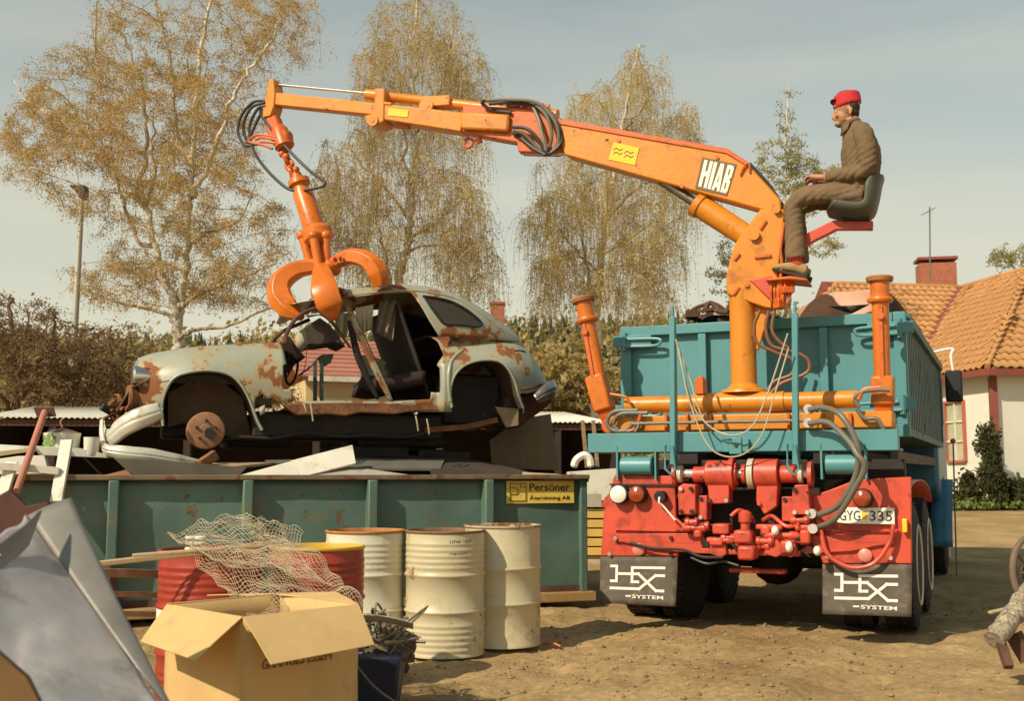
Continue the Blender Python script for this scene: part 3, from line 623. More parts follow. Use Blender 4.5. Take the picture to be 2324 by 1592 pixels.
def bush(label, px, top, bot, halfw, Y, seed, n, leaf_m, group=None):
    random.seed(seed); base = P(px, bot, Y); t = thing('conifer_bush', label, 'bush', (base.x, base.y, gz(base.x, base.y)), 0, group); H = P(px, top, Y).z-base.z; Rw = halfw*Y/FPX
    b = MB(); b.tube([base+Vector((0, 0, -.2)), base+Vector((0, 0, H*.9))], [.05, .01], 7)
    for k in range(14): z = H*random.uniform(.1, .8); a = random.random()*6.28; b.tube([base+Vector((0, 0, z)), base+Vector((math.cos(a)*Rw*.7*(1-z/H*.7), math.sin(a)*Rw*.7*(1-z/H*.7), z+.2*H*.3))], [.018, .004], 4)
    b.build('stem', m_twig, t)
    lobes = [(random.random()*6.28, random.uniform(.05, .95), random.uniform(.5, 1.05)) for _ in range(70)]; cs = []
    for i in range(n):
        a, f, rr = random.choice(lobes); w = Rw*(1-f)**.65*rr*(1+.25*math.sin(3*a)); c = base+Vector((math.cos(a)*w, math.sin(a)*w, f*H)); cs.append(tuple(c+Vector((random.gauss(0, .07), random.gauss(0, .07), random.gauss(0, .09)))))
    leaves_mesh('foliage', cs, .05, leaf_m, t)
m_conif = mat('dark conifer needles', (.085, .088, .030), .9, var=.5, scale=2)
bush('dark green conifer bush standing against the white house wall', 2248, 968, 1140, 42, 25.6, 41, 4200, m_conif)
bush('low green shrub at the foot of the white wall near the truck cab', 2200, 1085, 1150, 38, 25.9, 42, 1800, mat('low shrub leaves', (.10, .10, .03), .9, var=.5, scale=2))
bush('low green shrub at the foot of the white wall by the right edge', 2312, 1098, 1150, 40, 25.7, 43, 1800, bpy.data.materials['low shrub leaves'])
# reflector stake
q = P(2166, 1185, 13.5); q2 = P(2163, 1002, 13.5); stk = thing('marker_stake', 'thin stake with red top standing beyond the truck cab', 'stake', (q.x, q.y, gz(q.x, q.y)))
b = MB(); b.tube([Vector((q.x, q.y, gz(q.x, q.y))), q2], .009, 8); b.build('pole', m_greypipe, stk); b = MB(); b.ball(q2, .035, 10); b.build('reflector', m_red, stk)
# ================================================================ TRUCK (local: x right, y forward, z up; origin on the ground under the flaps)
PSI = R(24.2); TX = Vector((math.cos(PSI), -math.sin(PSI), 0)); TY = Vector((math.sin(PSI), math.cos(PSI), 0))
_r = P(2068, 1398, 8.05); TO = Vector((_r.x, _r.y, 0)) - TX*1.2
MT = Matrix.Translation(TO) @ Matrix.Rotation(-PSI, 4, 'Z'); MTi = MT.inverted()
def tl(px, py, ly):                     # pixel -> truck-local point on the plane y = ly
    q = MTi @ hit(px, py, TO+TY*ly, TY); q.y = ly; return q
def t6(zx, zy, ly): return tl(1281.6+zx*.4485, 970.9+zy*.4485, ly)
def t5(zx, zy, ly): return tl(1281.6+zx*.401, 699+zy*.401, ly)
def rect(mb, a, b, d):                  # box between two local corners of one plane, d thick forward
    return mb.box(((a.x+b.x)/2, a.y+d/2, (a.z+b.z)/2), (abs(a.x-b.x), abs(d), abs(a.z-b.z)))
truck = thing('loader_truck', 'red and teal truck seen from behind, carrying the orange crane and teal skip', 'truck', TO, -PSI)
def TB(): return MB(MT)
# chassis
b = TB()
for s in (-1, 1): b.box((s*.42, 4.0, .92), (.09, 7.4, .26))
for y in (.5, 1.6, 2.9, 4.4, 6.2): b.box((0, y, .92), (.76, .1, .18))
b.box((0, .62, 1.26), (2.3, .14, .16)); b.box((0, 2.8, 1.14), (1.1, 4.6, .14))
b.build('chassis_frame', m_dark, truck, bevel=.01)
b = TB(); b.cyl((-.95, 1.35, .5), (.95, 1.35, .5), .09); b.ball((0, 1.35, .5), .24, 16); b.build('rear_axle', m_dark, truck)
# wheels
tyre_prof = [(0, .30), (.02, .40), (.10, .475), (.2, .50), (.8, .50), (.9, .475), (.98, .40), (1, .30)]
def wheel(x, y, w=.27, r=.5):
    side = 1 if x > 0 else -1
    tb = TB(); k = r/.5
    tb.lathe((x-side*w/2, y, r), (x+side*w/2, y, r), [(t, q*k) for t, q in tyre_prof], 40)
    for j in range(44):
        a = 2*math.pi*j/44; rot = Matrix.Rotation(a, 3, 'X')
        for sx in (-.3, .3):
            c = Vector((x+sx*w*.8, y, r)) + rot @ Vector((0, 0, r*.995)); tb.box(c, (w*.34, .045, .022), rot)
    t = tb.build('wheel', m_tyre, truck)
    rb = TB(); rb.lathe((x+side*(w/2-.07), y, r), (x+side*(w/2+.012), y, r), [(0, .1*k), (.2, .25*k), (.8, .29*k), (1, .315*k), (.9, .325*k), (.7, .30*k)], 40); rb.build('rim', m_redwhite, t)
    hb = TB(); hb.lathe((x+side*(w/2-.08), y, r), (x+side*(w/2+.05), y, r), [(0, .13), (.35, .12), (.4, .07), (.6, .06)], 20)
    for j in range(8):
        a = 2*math.pi*j/8; hb.cyl((x+side*(w/2-.06), y+.17*math.cos(a), r+.17*math.sin(a)), (x+side*(w/2-.02), y+.17*math.cos(a), r+.17*math.sin(a)), .014, 8)
    hb.build('hub', m_red, t)
m_redwhite = mat('cream wheel rim', (.55, .47, .36), .5, var=.12, dirt=.3)
for s in (-1, 1):
    wheel(s*1.06, 1.0); wheel(s*.74, 1.0); wheel(s*1.06, 2.25); wheel(s*.74, 2.25)
    wheel(s*1.02, 6.3)
# red fender panels
lp = [(250, 240), (555, 245), (572, 655), (182, 652), (196, 430), (225, 330)]
b = TB(); b.prism([t6(x, y, .03) for x, y in lp], (0, .05, 0)); b.build('rear_panel', m_red, truck, bevel=.008)
rp_ = [(1250, 345), (1330, 320), (1480, 262), (1752, 250), (1757, 692), (1306, 690), (1262, 560)]
b = TB(); b.prism([t6(x, y, .03) for x, y in rp_], (0, .05, 0)); b.build('rear_panel', m_red, truck, bevel=.008)
# lower red skirts with raised ribs
for (x0, x1, y0) in ((250, 680, 560), (1215, 1670, 560)):
    b = TB(); rect(b, t6(x0, y0-40, .0), t6(x1, y0-32, .0), .03); rect(b, t6(x0, y0+18, .0), t6(x1, y0+26, .0), .03)
    b.build('panel_rib', m_red, truck, bevel=.004)
b = TB(); b.prism([t6(x, y, .0) for x, y in ((255, 540), (690, 535), (700, 640), (440, 618), (330, 590), (255, 572))], (0, .028, 0)); b.build('panel_skirt', m_red, truck, bevel=.005)
b = TB(); b.prism([t6(x, y, .0) for x, y in ((1215, 545), (1670, 545), (1672, 590), (1580, 600), (1450, 628), (1220, 640))], (0, .028, 0)); b.build('panel_skirt', m_red, truck, bevel=.005)
# mudguard hoods over the wheels
for s in (-1, 1):
    b = TB()
    b.grid(lambda u, v: (s*(.6+.58*v), 1.62-1.5*math.cos(R(180*u)), .95+.22*math.sin(R(180*u))), 20, 3)
    b.build('mudguard', m_red, truck, solid=.01)
# lamps
def lamp(zx, zy, r, m, name, lens=True):
    q = t6(zx, zy, -.01); b = TB(); b.lathe((q.x, .03, q.z), (q.x, -.075, q.z), [(0, r*1.05), (.7, r*1.08), (.75, r*1.02), (.8, r*1.0)], 24); o = b.build(name, m_black, truck)
    b = TB(); b.lathe((q.x, -.046, q.z), (q.x, -.088, q.z), [(0, r*.98), (.5, r*.9), (.8, r*.55), (1, .004)], 24); b.build('lens', m, o)
lamp(280, 338, .074, m_glassw, 'work_lamp'); lamp(372, 338, .068, m_glassr, 'tail_light'); lamp(1510, 358, .066, m_glassr, 'tail_light')
b = TB(); rect(b, t6(226, 284, .005), t6(560, 294, .005), .03); b.build('lamp_bracket', m_ink, truck)
for zx, zy in ((372, 617), (1520, 648)):
    q = t6(zx, zy, .0); b = TB(); b.lathe((q.x, .03, q.z), (q.x, -.012, q.z), [(0, .05), (.7, .05), (1, .03)], 18); b.build('reflector', mat('faded reflector', (.62, .22, .16), .4), truck)
q = t6(1722, 497, .0); b = TB(); b.box((q.x, -.005, q.z), (.035, .05, .10)); b.build('marker_light', m_yellow, truck, bevel=.008)
q = t6(490, 350, 0); b = TB(); b.cyl((q.x, .03, q.z), (q.x, -.06, q.z), .045); b.build('cable_socket', m_black, truck)
b = TB(); b.tube(curve([t6(480, 352, -.06), t6(478, 380, -.07), t6(500, 400, -.05), t6(560, 470, -.04)]), .008, 6); b.build('cable', m_whitep, truck)
# flaps with lettering
logo = [[(240,705),(268,705),(268,785),(240,785)], [(268,745),(380,745),(470,830),(507,830)], [(378,787),(348,787),(348,712),(507,712)], [(240,823),(385,823),(465,752),(507,752)]]
def strokes(paths, ly, wd, parent, fn):
    b = TB()
    for p in paths:
        q = [fn(x, y) for x, y in p]
        for i in range(len(q)-1):
            a, c = q[i], q[i+1]; d = (c-a).normalized()*wd*.5
            b.beam(a-d, c+d, .003, wd, up=Vector((0, 0, 1)) if abs((c-a).normalized().z) < .9 else Vector((1, 0, 0)))
            ly -= .0004
    return b.build('lettering', m_whitep, parent)
for (pts, L0, L1) in (([(180, 655), (572, 656), (567, 905), (182, 885)], (180, 655, 392, 250), None), ([(1304, 693), (1757, 694), (1757, 957), (1308, 943)], (1304, 693, 453, 262), None)):
    b = TB()
    q = [t6(x, y, .01) for x, y in pts]
    def fl(u, v, q=q):
        p = (q[0].lerp(q[1], u)).lerp(q[3].lerp(q[2], u), v); p.y = .012 - .035*v*v + .006*math.sin(9*u+v*3)*v; return p
    b.grid(fl, 14, 10); o = b.build('mudflap', m_flap, truck, solid=.012)
    fn = lambda x, y, q=q: (lambda u, v: (lambda p: Vector((p.x, .012-.035*v*v+.006*math.sin(9*u+v*3)*v-.011, p.z)))((q[0].lerp(q[1], u)).lerp(q[3].lerp(q[2], u), v)))((x-180)/392, (y-655)/250)
    strokes(logo, 0, .021, o, fn)
    a = fn(352, 872); text('SYSTEM', .05, MT @ a, TX, Vector((0, 0, 1)), m_whitep, o, width=(fn(510, 870)-a).x, height=.028, bold=.001)
    a = fn(318, 862); c = fn(345, 862); b = TB(); b.beam(a, c, .003, .012); b.build('lettering', m_whitep, o)
# number plate
a, c = t6(1378, 486, -.012), t6(1668, 408, -.012)
b = TB(); rect(b, a, c, .01); o = b.build('number_plate', m_whitep, truck, bevel=.003)
hgt = c.z-a.z
text('GYG', .08, MT @ Vector((a.x+.02, -.0135, a.z+hgt*.2)), TX, (0, 0, 1), m_ink, o, width=(c.x-a.x)*.36, height=hgt*.62)
text('335', .08, MT @ Vector((a.x+(c.x-a.x)*.575, -.0135, a.z+hgt*.2)), TX, (0, 0, 1), m_ink, o, width=(c.x-a.x)*.38, height=hgt*.62)
b = TB(); b.box((a.x+(c.x-a.x)*.48, -.014, a.z+hgt*.52), (.035, .003, .055)); b.build('tax_sticker', m_yellow, o)
# ---- rear coupling and roller assembly (red)
def cylx(z0, z1, zy, ly, r, m, name='roller', prof=None, parent=truck):
    p, q = t6(z0, zy, ly), t6(z1, zy, ly); q.z = p.z
    b = TB(); b.lathe(p, q, prof or [(0, r*.96), (.03, r), (.97, r), (1, r*.96)], 26); return b.build(name, m, parent)
b = TB(); p, q = t6(560, 235, .0), t6(1255, 235, .0); b.cyl(p, q, .035); b.build('roller_shaft', m_steel, truck)
ro = cylx(655, 722, 238, 0, .062, m_red); cylx(722, 838, 235, 0, .105, m_red, parent=truck); cylx(838, 862, 235, 0, .125, m_red, 'flange'); cylx(862, 875, 235, 0, .09, m_red, 'flange'); cylx(900, 918, 235, 0, .075, m_red, 'flange')
cylx(932, 962, 235, 0, .118, mat('cream disc', (.5, .44, .33), .5), 'brake_disc'); cylx(968, 1085, 233, 0, .112, m_red); cylx(1092, 1185, 236, 0, .066, m_red); cylx(1185, 1206, 236, 0, .075, mat('pale bushing', (.55, .48, .36), .45), 'bushing'); cylx(575, 596, 236, 0, .07, bpy.data.materials['pale bushing'], 'bushing')
cylx(555, 572, 240, 0, .095, m_red, 'flange'); cylx(1235, 1256, 240, 0, .10, m_red, 'flange')
def plate(pts, ly, d, name='bracket', m=None, bev=.008):
    b = TB(); b.prism([t6(x, y, ly) for x, y in pts], (0, d, 0)); return b.build(name, m or m_red, truck, bevel=bev)
plate([(722, 215), (832, 215), (832, 385), (732, 388), (722, 300)], -.06, .14, 'roller_bracket')
plate([(972, 215), (1082, 210), (1072, 400), (1010, 442), (968, 372)], -.06, .14, 'roller_bracket')
plate([(572, 300), (600, 285), (660, 290), (662, 440), (575, 442)], -.10, .2, 'hinge_block'); plate([(1150, 330), (1165, 290), (1232, 290), (1243, 440), (1150, 445)], -.10, .2, 'hinge_block')
plate([(670, 345), (720, 345), (720, 470), (668, 470)], -.05, .16); plate([(1098, 350), (1165, 350), (1165, 480), (1098, 475)], -.05, .16)
plate([(560, 455), (600, 490), (700, 500), (700, 545), (560, 520)], .02, .05, 'tie_plate'); plate([(1195, 440), (1270, 420), (1290, 600), (1200, 560)], .03, .04, 'tie_plate')
# dark backing behind the assembly
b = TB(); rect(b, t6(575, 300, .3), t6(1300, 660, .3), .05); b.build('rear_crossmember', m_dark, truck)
b = TB(); rect(b, t6(600, 518, -.02), t6(1250, 535, -.02), .06); b.build('cross_bar', m_red, truck, bevel=.006)
b = TB(); rect(b, t6(690, 612, -.04), t6(1190, 655, -.04), .08); b.build('lower_cross_bar', m_red, truck, bevel=.008)
b = TB(); rect(b, t6(745, 488, -.10), t6(830, 542, -.10), .16); b.build('coupling_block', m_red, truck, bevel=.012)
b = TB(); rect(b, t6(960, 490, -.10), t6(1100, 520, -.10), .12); b.build('coupling_block', m_red, truck, bevel=.012)
b = TB(); rect(b, t6(852, 520, -.18), t6(945, 590, -.18), .22); b.build('coupling_head', m_red, truck, bevel=.02)
b = TB(); rect(b, t6(872, 600, -.24), t6(958, 675, -.24), .2); b.build('tow_jaw', m_red, truck, bevel=.02)
b = TB(); q = t6(914, 500, -.14); b.lathe((q.x, -.14, q.z+.12), (q.x, -.14, q.z-.10), [(0, .02), (.1, .05), (.4, .05), (.45, .035), (1, .035)], 16); b.build('coupling_pin', m_red, truck)
for zx in (780, 1060, 1135): plate([(zx-45, 560), (zx+25, 555), (zx+40, 640), (zx+10, 660), (zx-50, 640)], -.08, .09, 'coupling_lug')
for zx, zy in ((635, 505), (700, 498), (1205, 505), (1180, 570), (830, 560), (1005, 600)):
    q = t6(zx, zy, -.05); b = TB(); b.lathe((q.x-.05, -.06, q.z), (q.x+.05, -.06, q.z), [(0, .035), (.3, .035), (.35, .025), (.65, .025), (.7, .035), (1, .035)], 12); b.build('bolt', m_red, truck)
for zx, zy in ((1065, 522), (1136, 605), (1278, 625)):
    q = t6(zx, zy, -.14); b = TB(); b.ball((q.x, -.14, q.z), .036, 12, (.8, 1, 1.2 if zx == 1136 else 1)); b.build('grease_cap', m_whitep, truck)
b = TB(); rect(b, t6(830, 712, .12), t6(1115, 745, .12), .12); b.build('lower_tow_bar', m_red, truck, bevel=.01)
b = TB(); b.tube(curve([t6(330, 585, -.02), t6(450, 612, -.05), t6(600, 620, -.05), t6(690, 655, -.08), t6(800, 658, -.1)]), .012, 6); b.build('cable', m_dark, truck)
random.seed(17)
for k, (zx, zy) in enumerate(((590, 310), (640, 310), (590, 425), (645, 425), (1165, 315), (1225, 315), (1165, 430), (1228, 430), (740, 240), (820, 370), (735, 370), (985, 385), (1060, 250), (985, 250), (690, 360), (690, 455), (1115, 365), (1150, 465), (260, 560), (540, 560), (1330, 660), (1650, 660), (230, 640), (540, 640), (1290, 480), (760, 635), (1040, 635), (1170, 640))):
    ly = -.105 if zx in (590, 640, 645, 1165, 1225, 1228) else (-.065 if zy < 400 and 700 < zx < 1100 else -.045 if 650 < zx < 1200 else .0)
    q = t6(zx, zy, ly); b = TB(); b.cyl((q.x, ly, q.z), (q.x, ly-.022, q.z), .017, 6); b.build('bolt_head', random.choice((m_red, m_dark, m_steel)), truck)
for k, pts in enumerate(([(600, 470), (640, 440), (700, 480), (760, 500)], [(840, 450), (880, 420), (930, 440), (960, 480)], [(1000, 470), (1050, 450), (1120, 500), (1190, 490)], [(720, 600), (760, 560), (840, 585), (880, 640)], [(1080, 560), (1120, 540), (1180, 560), (1260, 600)], [(1260, 430), (1300, 440), (1340, 420), (1380, 400)], [(640, 660), (720, 690), (800, 680), (880, 700)])):
    b = TB(); b.tube(curve([t6(x, y, -.06-.03*math.sin(i*2+k)) for i, (x, y) in enumerate(pts)], 6), random.choice((.010, .013, .016)), 8); b.build('hydraulic_hose', random.choice((m_dark, m_hose, m_red)), truck)
for k, (x0, x1, zy, r) in enumerate(((600, 720, 508, .028), (1010, 1190, 545, .03), (720, 860, 570, .024), (960, 1060, 575, .034), (1140, 1240, 470, .03), (610, 680, 480, .035))):
    p, q = t6(x0, zy, -.08), t6(x1, zy, -.08); q.z = p.z; b = TB(); b.lathe(p, q, [(0, r*.7), (.08, r), (.3, r), (.32, r*.75), (.7, r*.75), (.72, r*1.1), (.9, r*1.1), (1, r*.6)], 14); b.build('valve_spool', m_red, truck)
for k, (x0, y0, x1, y1) in enumerate(((730, 560, 800, 600), (860, 560, 900, 605), (990, 500, 1040, 545), (1090, 575, 1150, 640), (650, 520, 690, 560), (1190, 520, 1240, 590))):
    b = TB(); rect(b, t6(x0, y1, -.11), t6(x1, y0, -.11), .1); b.build('casting', m_red, truck, bevel=.016)
# ---- teal rear beam, uprights, rollers
b = TB(); a, c = t5(130, 826, -.02), t5(1885, 690, -.02); a.z = .5*(t5(130, 822, -.02).z+t5(1880, 808, -.02).z); c.z = .5*(t5(130, 712, -.02).z+t5(1880, 688, -.02).z)
rect(b, a, c, .12); b.box(((a.x+c.x)/2, .2, a.z+.01), (c.x-a.x, .36, .02)); b.build('rear_beam', m_teal, truck, bevel=.006); BEAMZ0, BEAMZ1 = a.z, c.z
def upright(x0, x1, ytop, ybot):
    p, q = t5((x0+x1)/2, ytop, -.09), t5((x0+x1)/2+4, ybot, -.09)
    b = TB(); w = abs(t5(x1, 600, -.09).x-t5(x0, 600, -.09).x)
    b.beam(p, q, w*.66, .055, up=Vector((0, 1, 0))); b.box(((p.x+q.x)/2-w*.0, -.03, (p.z+q.z)/2), (.014, .09, p.z-q.z))
    b.box((p.x, -.09, p.z+.04), (w*.3, .03, .1))
    o = b.build('upright', m_teal, truck, bevel=.006)
    h = TB(); z = BEAMZ0-.03
    h.tube([(q.x-.05, -.13, z+.08), (q.x-.055, -.14, z-.1), (q.x+.0, -.14, z-.15), (q.x+.03, -.14, z-.1), (q.x-.0, -.13, z+.08)], .011, 6); h.build('hook_loop', m_teal, o)
upright(588, 634, 50, 890); upright(1278, 1330, 30, 890)
for z0, z1, zy in ((325, 500, 896), (1480, 1682, 888)):
    p, q = t5(z0, zy, .02), t5(z1, zy, .02); q.z = p.z
    b = TB(); b.lathe(p, q, [(0, .05), (0, .068), (.02, .074), (.98, .074), (1, .068), (1, .05)], 28); o = b.build('support_roller', m_teal, truck)
    for x in (p.x-.03, q.x+.03): b = TB(); b.box((x, .02, (p.z+BEAMZ0)/2-.03), (.014, .08, BEAMZ0-p.z+.16)); b.build('roller_bracket', m_teal, o)
b = TB(); rect(b, t5(892, 818, -.07), t5(1040, 742, -.07), .05); rect(b, t5(930, 830, -.085), t5(1000, 735, -.085), .03); o = b.build('lock_box', m_teal, truck, bevel=.006)
b = TB(); q = t5(965, 775, -.1); b.cyl((q.x, -.1, q.z), (q.x, -.08, q.z), .016, 10); b.build('lock_pin', m_ink, o)
# underslung shadow mass: sub-frame rails carrying the skip
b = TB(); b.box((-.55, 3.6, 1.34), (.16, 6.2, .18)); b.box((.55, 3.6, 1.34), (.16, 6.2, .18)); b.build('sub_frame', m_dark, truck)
b = TB(); b.box((1.06, 3.6, 1.36), (.06, 5.7, .09)); b.build('side_rail', mat('grey brown rail', (.12, .09, .065), .8, var=.2), truck)
# ---- cab far in front
b = TB(); prof = [(0, 1.05), (0, 2.55), (.08, 2.68), (1.2, 2.72), (1.55, 2.6), (1.75, 1.85), (1.9, 1.75), (1.95, .65), (1.3, .6), (1.25, .95), (.95, 1.15), (.6, 1.12), (.3, .9)]
b.prism([(-1.12, 5.6+x, z) for x, z in prof], (2.24, 0, 0)); cab = b.build('cab', m_blue, truck, bevel=.05)
for s in (-1, 1):
    b = TB(); b.box((s*1.122, 6.55, 2.15), (.012, .8, .6)); b.build('side_window', m_black, cab)
    b = TB(); b.grid(lambda u, v: (s*(1.0+.24*v), 5.62+.72*(1-math.cos(R(90*u)))-.02, 1.14-.78*(1-u)**1.1), 10, 4); b.build('front_mudguard', m_blue, truck, solid=.02)
    b = TB(); q = tl(2165, 877, 6.2) if s > 0 else Vector((-1.75, 6.2, 2.2)); x0 = q.x
    b.box((x0, 6.2, q.z), (.20, .06, .40)); o = b.build('mirror', m_black, truck, bevel=.04)
    b = TB(); b.tube(curve([(s*1.08, 6.4, q.z+.46), (s*1.3, 6.3, q.z+.48), (x0-.02*s, 6.2, q.z+.38), (x0, 6.2, q.z+.15)]), .016, 8); b.build('mirror_arm', m_whitep, o)

# ================================================================ SKIP (container) on the truck
SKY = .93
ca, cb = t5(318, 110, SKY), t5(1930, 35, SKY)
X0, X1 = ca.x, cb.x; ZT = .5*(ca.z+cb.z); ZB = t5(1930, 725, SKY).z; YE = SKY+4.9
skip = thing('roll_off_skip', 'teal steel skip with corrugated sides standing on the truck bed', 'skip', MT @ Vector(((X0+X1)/2, SKY, ZB)), -PSI)
b = TB(); b.box(((X0+X1)/2, SKY+.04, (ZT+ZB)/2), (X1-X0-.2, .03, ZT-ZB)); b.build('end_wall', m_teal, skip)
for x in (X0+.05, X1-.05):
    b = TB(); b.box((x, SKY+.02, (ZT+ZB)/2), (.10, .10, ZT-ZB+.02)); b.build('corner_post', m_teal, skip, bevel=.008)
b = TB(); b.box(((X0+X1)/2, SKY+.0, ZT-.04), (X1-X0-.2, .09, .09)); b.build('top_rail', m_teal, skip, bevel=.008)
for zx in (785, 1470):
    x = t5(zx, 300, SKY).x; b = TB(); b.box((x, SKY-.01, (ZT+ZB)/2-.04), (.07, .07, ZT-ZB-.1)); b.build('stiffener', m_teal, skip, bevel=.006)
b = TB(); b.box(((X0+X1)/2, (SKY+YE)/2, ZB+.03), (X1-X0, YE-SKY, .06)); b.build('floor_plate', m_tealshade, skip)
for x, s in ((X0+.02, -1), (X1-.02, 1)):
    b = TB(); n = 24
    def cor(u, v, x=x, s=s):
        k = (u*n) % 1; return (x + s*(.03 if k < .5 else 0), SKY+.08+(YE-SKY-.08)*u, ZB+(ZT-ZB)*v)
    vs = []
    pts = []
    for i in range(n):
        y0 = SKY+.08+(YE-SKY-.08)*i/n; dy = (YE-SKY-.08)/n
        for f, o_ in ((0, 0), (.42, 0), (.5, .055), (.92, .055)): pts.append((x+s*(o_-.055), y0+dy*f))
    vs = [(p[0], p[1], z) for p in pts for z in (ZB, ZT-.06)]
    b.add(vs, [(2*i, 2*i+2, 2*i+3, 2*i+1) for i in range(len(pts)-1)])
    b.build('side_wall', m_tealshade, skip, smooth=False, solid=.006)
    b = TB(); b.box((x, (SKY+YE)/2+.05, ZT-.03), (.09, YE-SKY-.1, .08)); b.build('top_rail', m_tealshade, skip, bevel=.006)
b = TB(); b.box(((X0+X1)/2, YE, (ZT+ZB)/2), (X1-X0, .03, ZT-ZB)); b.build('front_wall', m_tealshade, skip)
for x, s in ((X0, 1), (X1, -1)):
    for zz in (.86, .24):
        z = ZB+(ZT-ZB)*zz; b = TB(); b.box((x+s*.12, SKY-.045, z+.015), (.36, .02, .10)); o = b.build('hinge', m_teal, skip, bevel=.006)
        b = TB(); b.tube(curve([(x+s*.08, SKY-.07, z+.03), (x+s*.36, SKY-.075, z+.02), (x+s*.39, SKY-.08, z-.015), (x+s*.33, SKY-.075, z-.04), (x+s*.05, SKY-.07, z-.035)], 5), .014, 8); b.build('hinge_loop', m_teal, o)
        b = TB(); b.cyl((x+s*.05, SKY-.05, z-.07), (x+s*.05, SKY-.05, z+.09), .022, 10); b.build('hinge_pin', m_teal, o)
# load showing above the skip's rim
b = TB()
pk = lambda px, py, ly: tl(px, py, ly)
def hood_(u, v):
    a = pk(1832+165*u, 0, 0)
    pl = curve([pk(1800, 742, 1.7), pk(1845, 690, 1.7), pk(1890, 662, 1.7), pk(1935, 655, 1.7), pk(2000, 660, 1.7)], 6)
    p = pl[min(len(pl)-1, int(u*(len(pl)-1)+.5))].copy(); p.y = 1.7+1.2*v; p.z += -.16*v*v-.05*v + .03*math.sin(7*u+5*v); p.x += .25*v; return p
b.grid(hood_, 24, 10)
def hoodf(u, v):
    p = Vector(hood_(u, 0)); z0 = ZT-.06; p.z = p.z+(z0-p.z)*v; p.y -= .1*math.sin(v*1.5)+.03*math.sin(u*9)*v; return p
b.grid(hoodf, 24, 8)
o = b.build('scrap_car_hood', mat('faded salmon paint', (.52, .235, .12), .5, var=.12, scale=3, dirt=.3, dirtcol=(.35, .16, .09)), None, solid=.008)
tag(o, 'salmon coloured curved scrap panel sticking out of the skip on the truck', 'scrap panel')
b = TB(); q = pk(1940, 700, 1.58); b.add([(q.x-.22, 1.52, q.z+.02), (q.x+.14, 1.5, q.z+.015), (q.x-.02, 1.5, q.z-.06)], [(0, 1, 2)]); b2 = b.build('tear', m_ink, o, solid=.004)
b = TB()
for i in range(26):
    q = pk(1565+random.random()*105, 700+random.random()*28, 1.3+random.random()*.5); q.z = min(q.z, ZT+.16)
    b.box(q, (.12+.1*random.random(), .12, .03+.05*random.random()), Matrix.Rotation(random.random()*.8-.4, 3, 'Y') @ Matrix.Rotation(random.random()*3, 3, 'Z'))
b.tube(curve([pk(1560, 728, 1.4), pk(1575, 702, 1.4), pk(1620, 690, 1.4), pk(1655, 712, 1.4)]), .02, 6); b.tube(curve([pk(1590, 725, 1.3), pk(1612, 688, 1.35), pk(1640, 716, 1.3)]), .025, 6)
o = b.build('scrap_lump', m_brown, None, bevel=.01); tag(o, 'dark mangled scrap iron lying on the skip behind the crane column', 'scrap iron')
b = TB(); b.box(pk(1690, 722, 1.5), (.7, .5, .02), Matrix.Rotation(.08, 3, 'Y')); o = b.build('scrap_sheet', m_greyw, None); tag(o, 'flat grey scrap sheet lying on the skip just left of the crane column', 'scrap sheet')

# ================================================================ CRANE (a loader crane bolted behind the truck bed)
CY = .48
colp = tl(1687, 800, CY); COL = MT @ Vector((colp.x, CY, 0))
GR = P(735, 600, 10.5); FD = Vector((GR.x-COL.x, GR.y-COL.y, 0)).normalized(); FN = Vector((FD.y, -FD.x, 0))    # FN faces away or to the camera
if FN.y > 0: FN = -FN
def cr(px, py, off=0): return hit(px, py, COL, FN) if not off else hit(px, py, COL+FN*off, FN)
crane = thing('loader_crane', 'orange hydraulic loader crane with long boom mounted behind the truck', 'crane', COL)
def CB(): return MB()
def slab(pts, th, name, m, parent=crane, off=0, bev=.01):
    b = CB(); q = [cr(x, y)+FN*(th/2+off) for x, y in pts]; b.prism(q, FN*-th); return b.build(name, m, parent, bevel=bev)
# column
b = CB(); zt = cr(1690, 660).z; zb = tl(1687, 893, CY).z
b.lathe(COL+Vector((0, 0, zb)), COL+Vector((0, 0, zt)), [(0, .19), (.025, .185), (.05, .13), (.09, .105), (.95, .105), (1, .11)], 32); b.build('column', m_orange, crane)
slab([(1660, 600), (1672, 560), (1700, 520), (1730, 480), (1785, 480), (1778, 560), (1768, 640), (1757, 705), (1738, 702), (1700, 688), (1655, 672), (1652, 640)], .2, 'column_head', m_orange, bev=.012)
slab([(1700, 690), (1745, 702), (1738, 745), (1722, 795), (1712, 798), (1712, 740)], .03, 'gusset', m_orange, off=0)
slab([(1706, 640), (1757, 632), (1757, 690)], .02, 'arrow_plate', m_red, off=.115)
for px, py, r in ((1717, 540, .045), (1768, 484, .03)):
    q = cr(px, py); b = CB(); b.cyl(q+FN*.14, q-FN*.14, r, 18); b.build('pivot_pin', m_orange, crane)
for (x0, y0, x1, y1) in ((1666, 590, 1678, 575), (1664, 668, 1678, 652), (1712, 584, 1750, 580), (1725, 520, 1738, 500), (1690, 650, 1700, 648)):
    b = CB(); b.beam(cr(x0, y0, .11), cr(x1, y1, .11), .02, .02); b.build('weld_lug', m_orange2, crane)
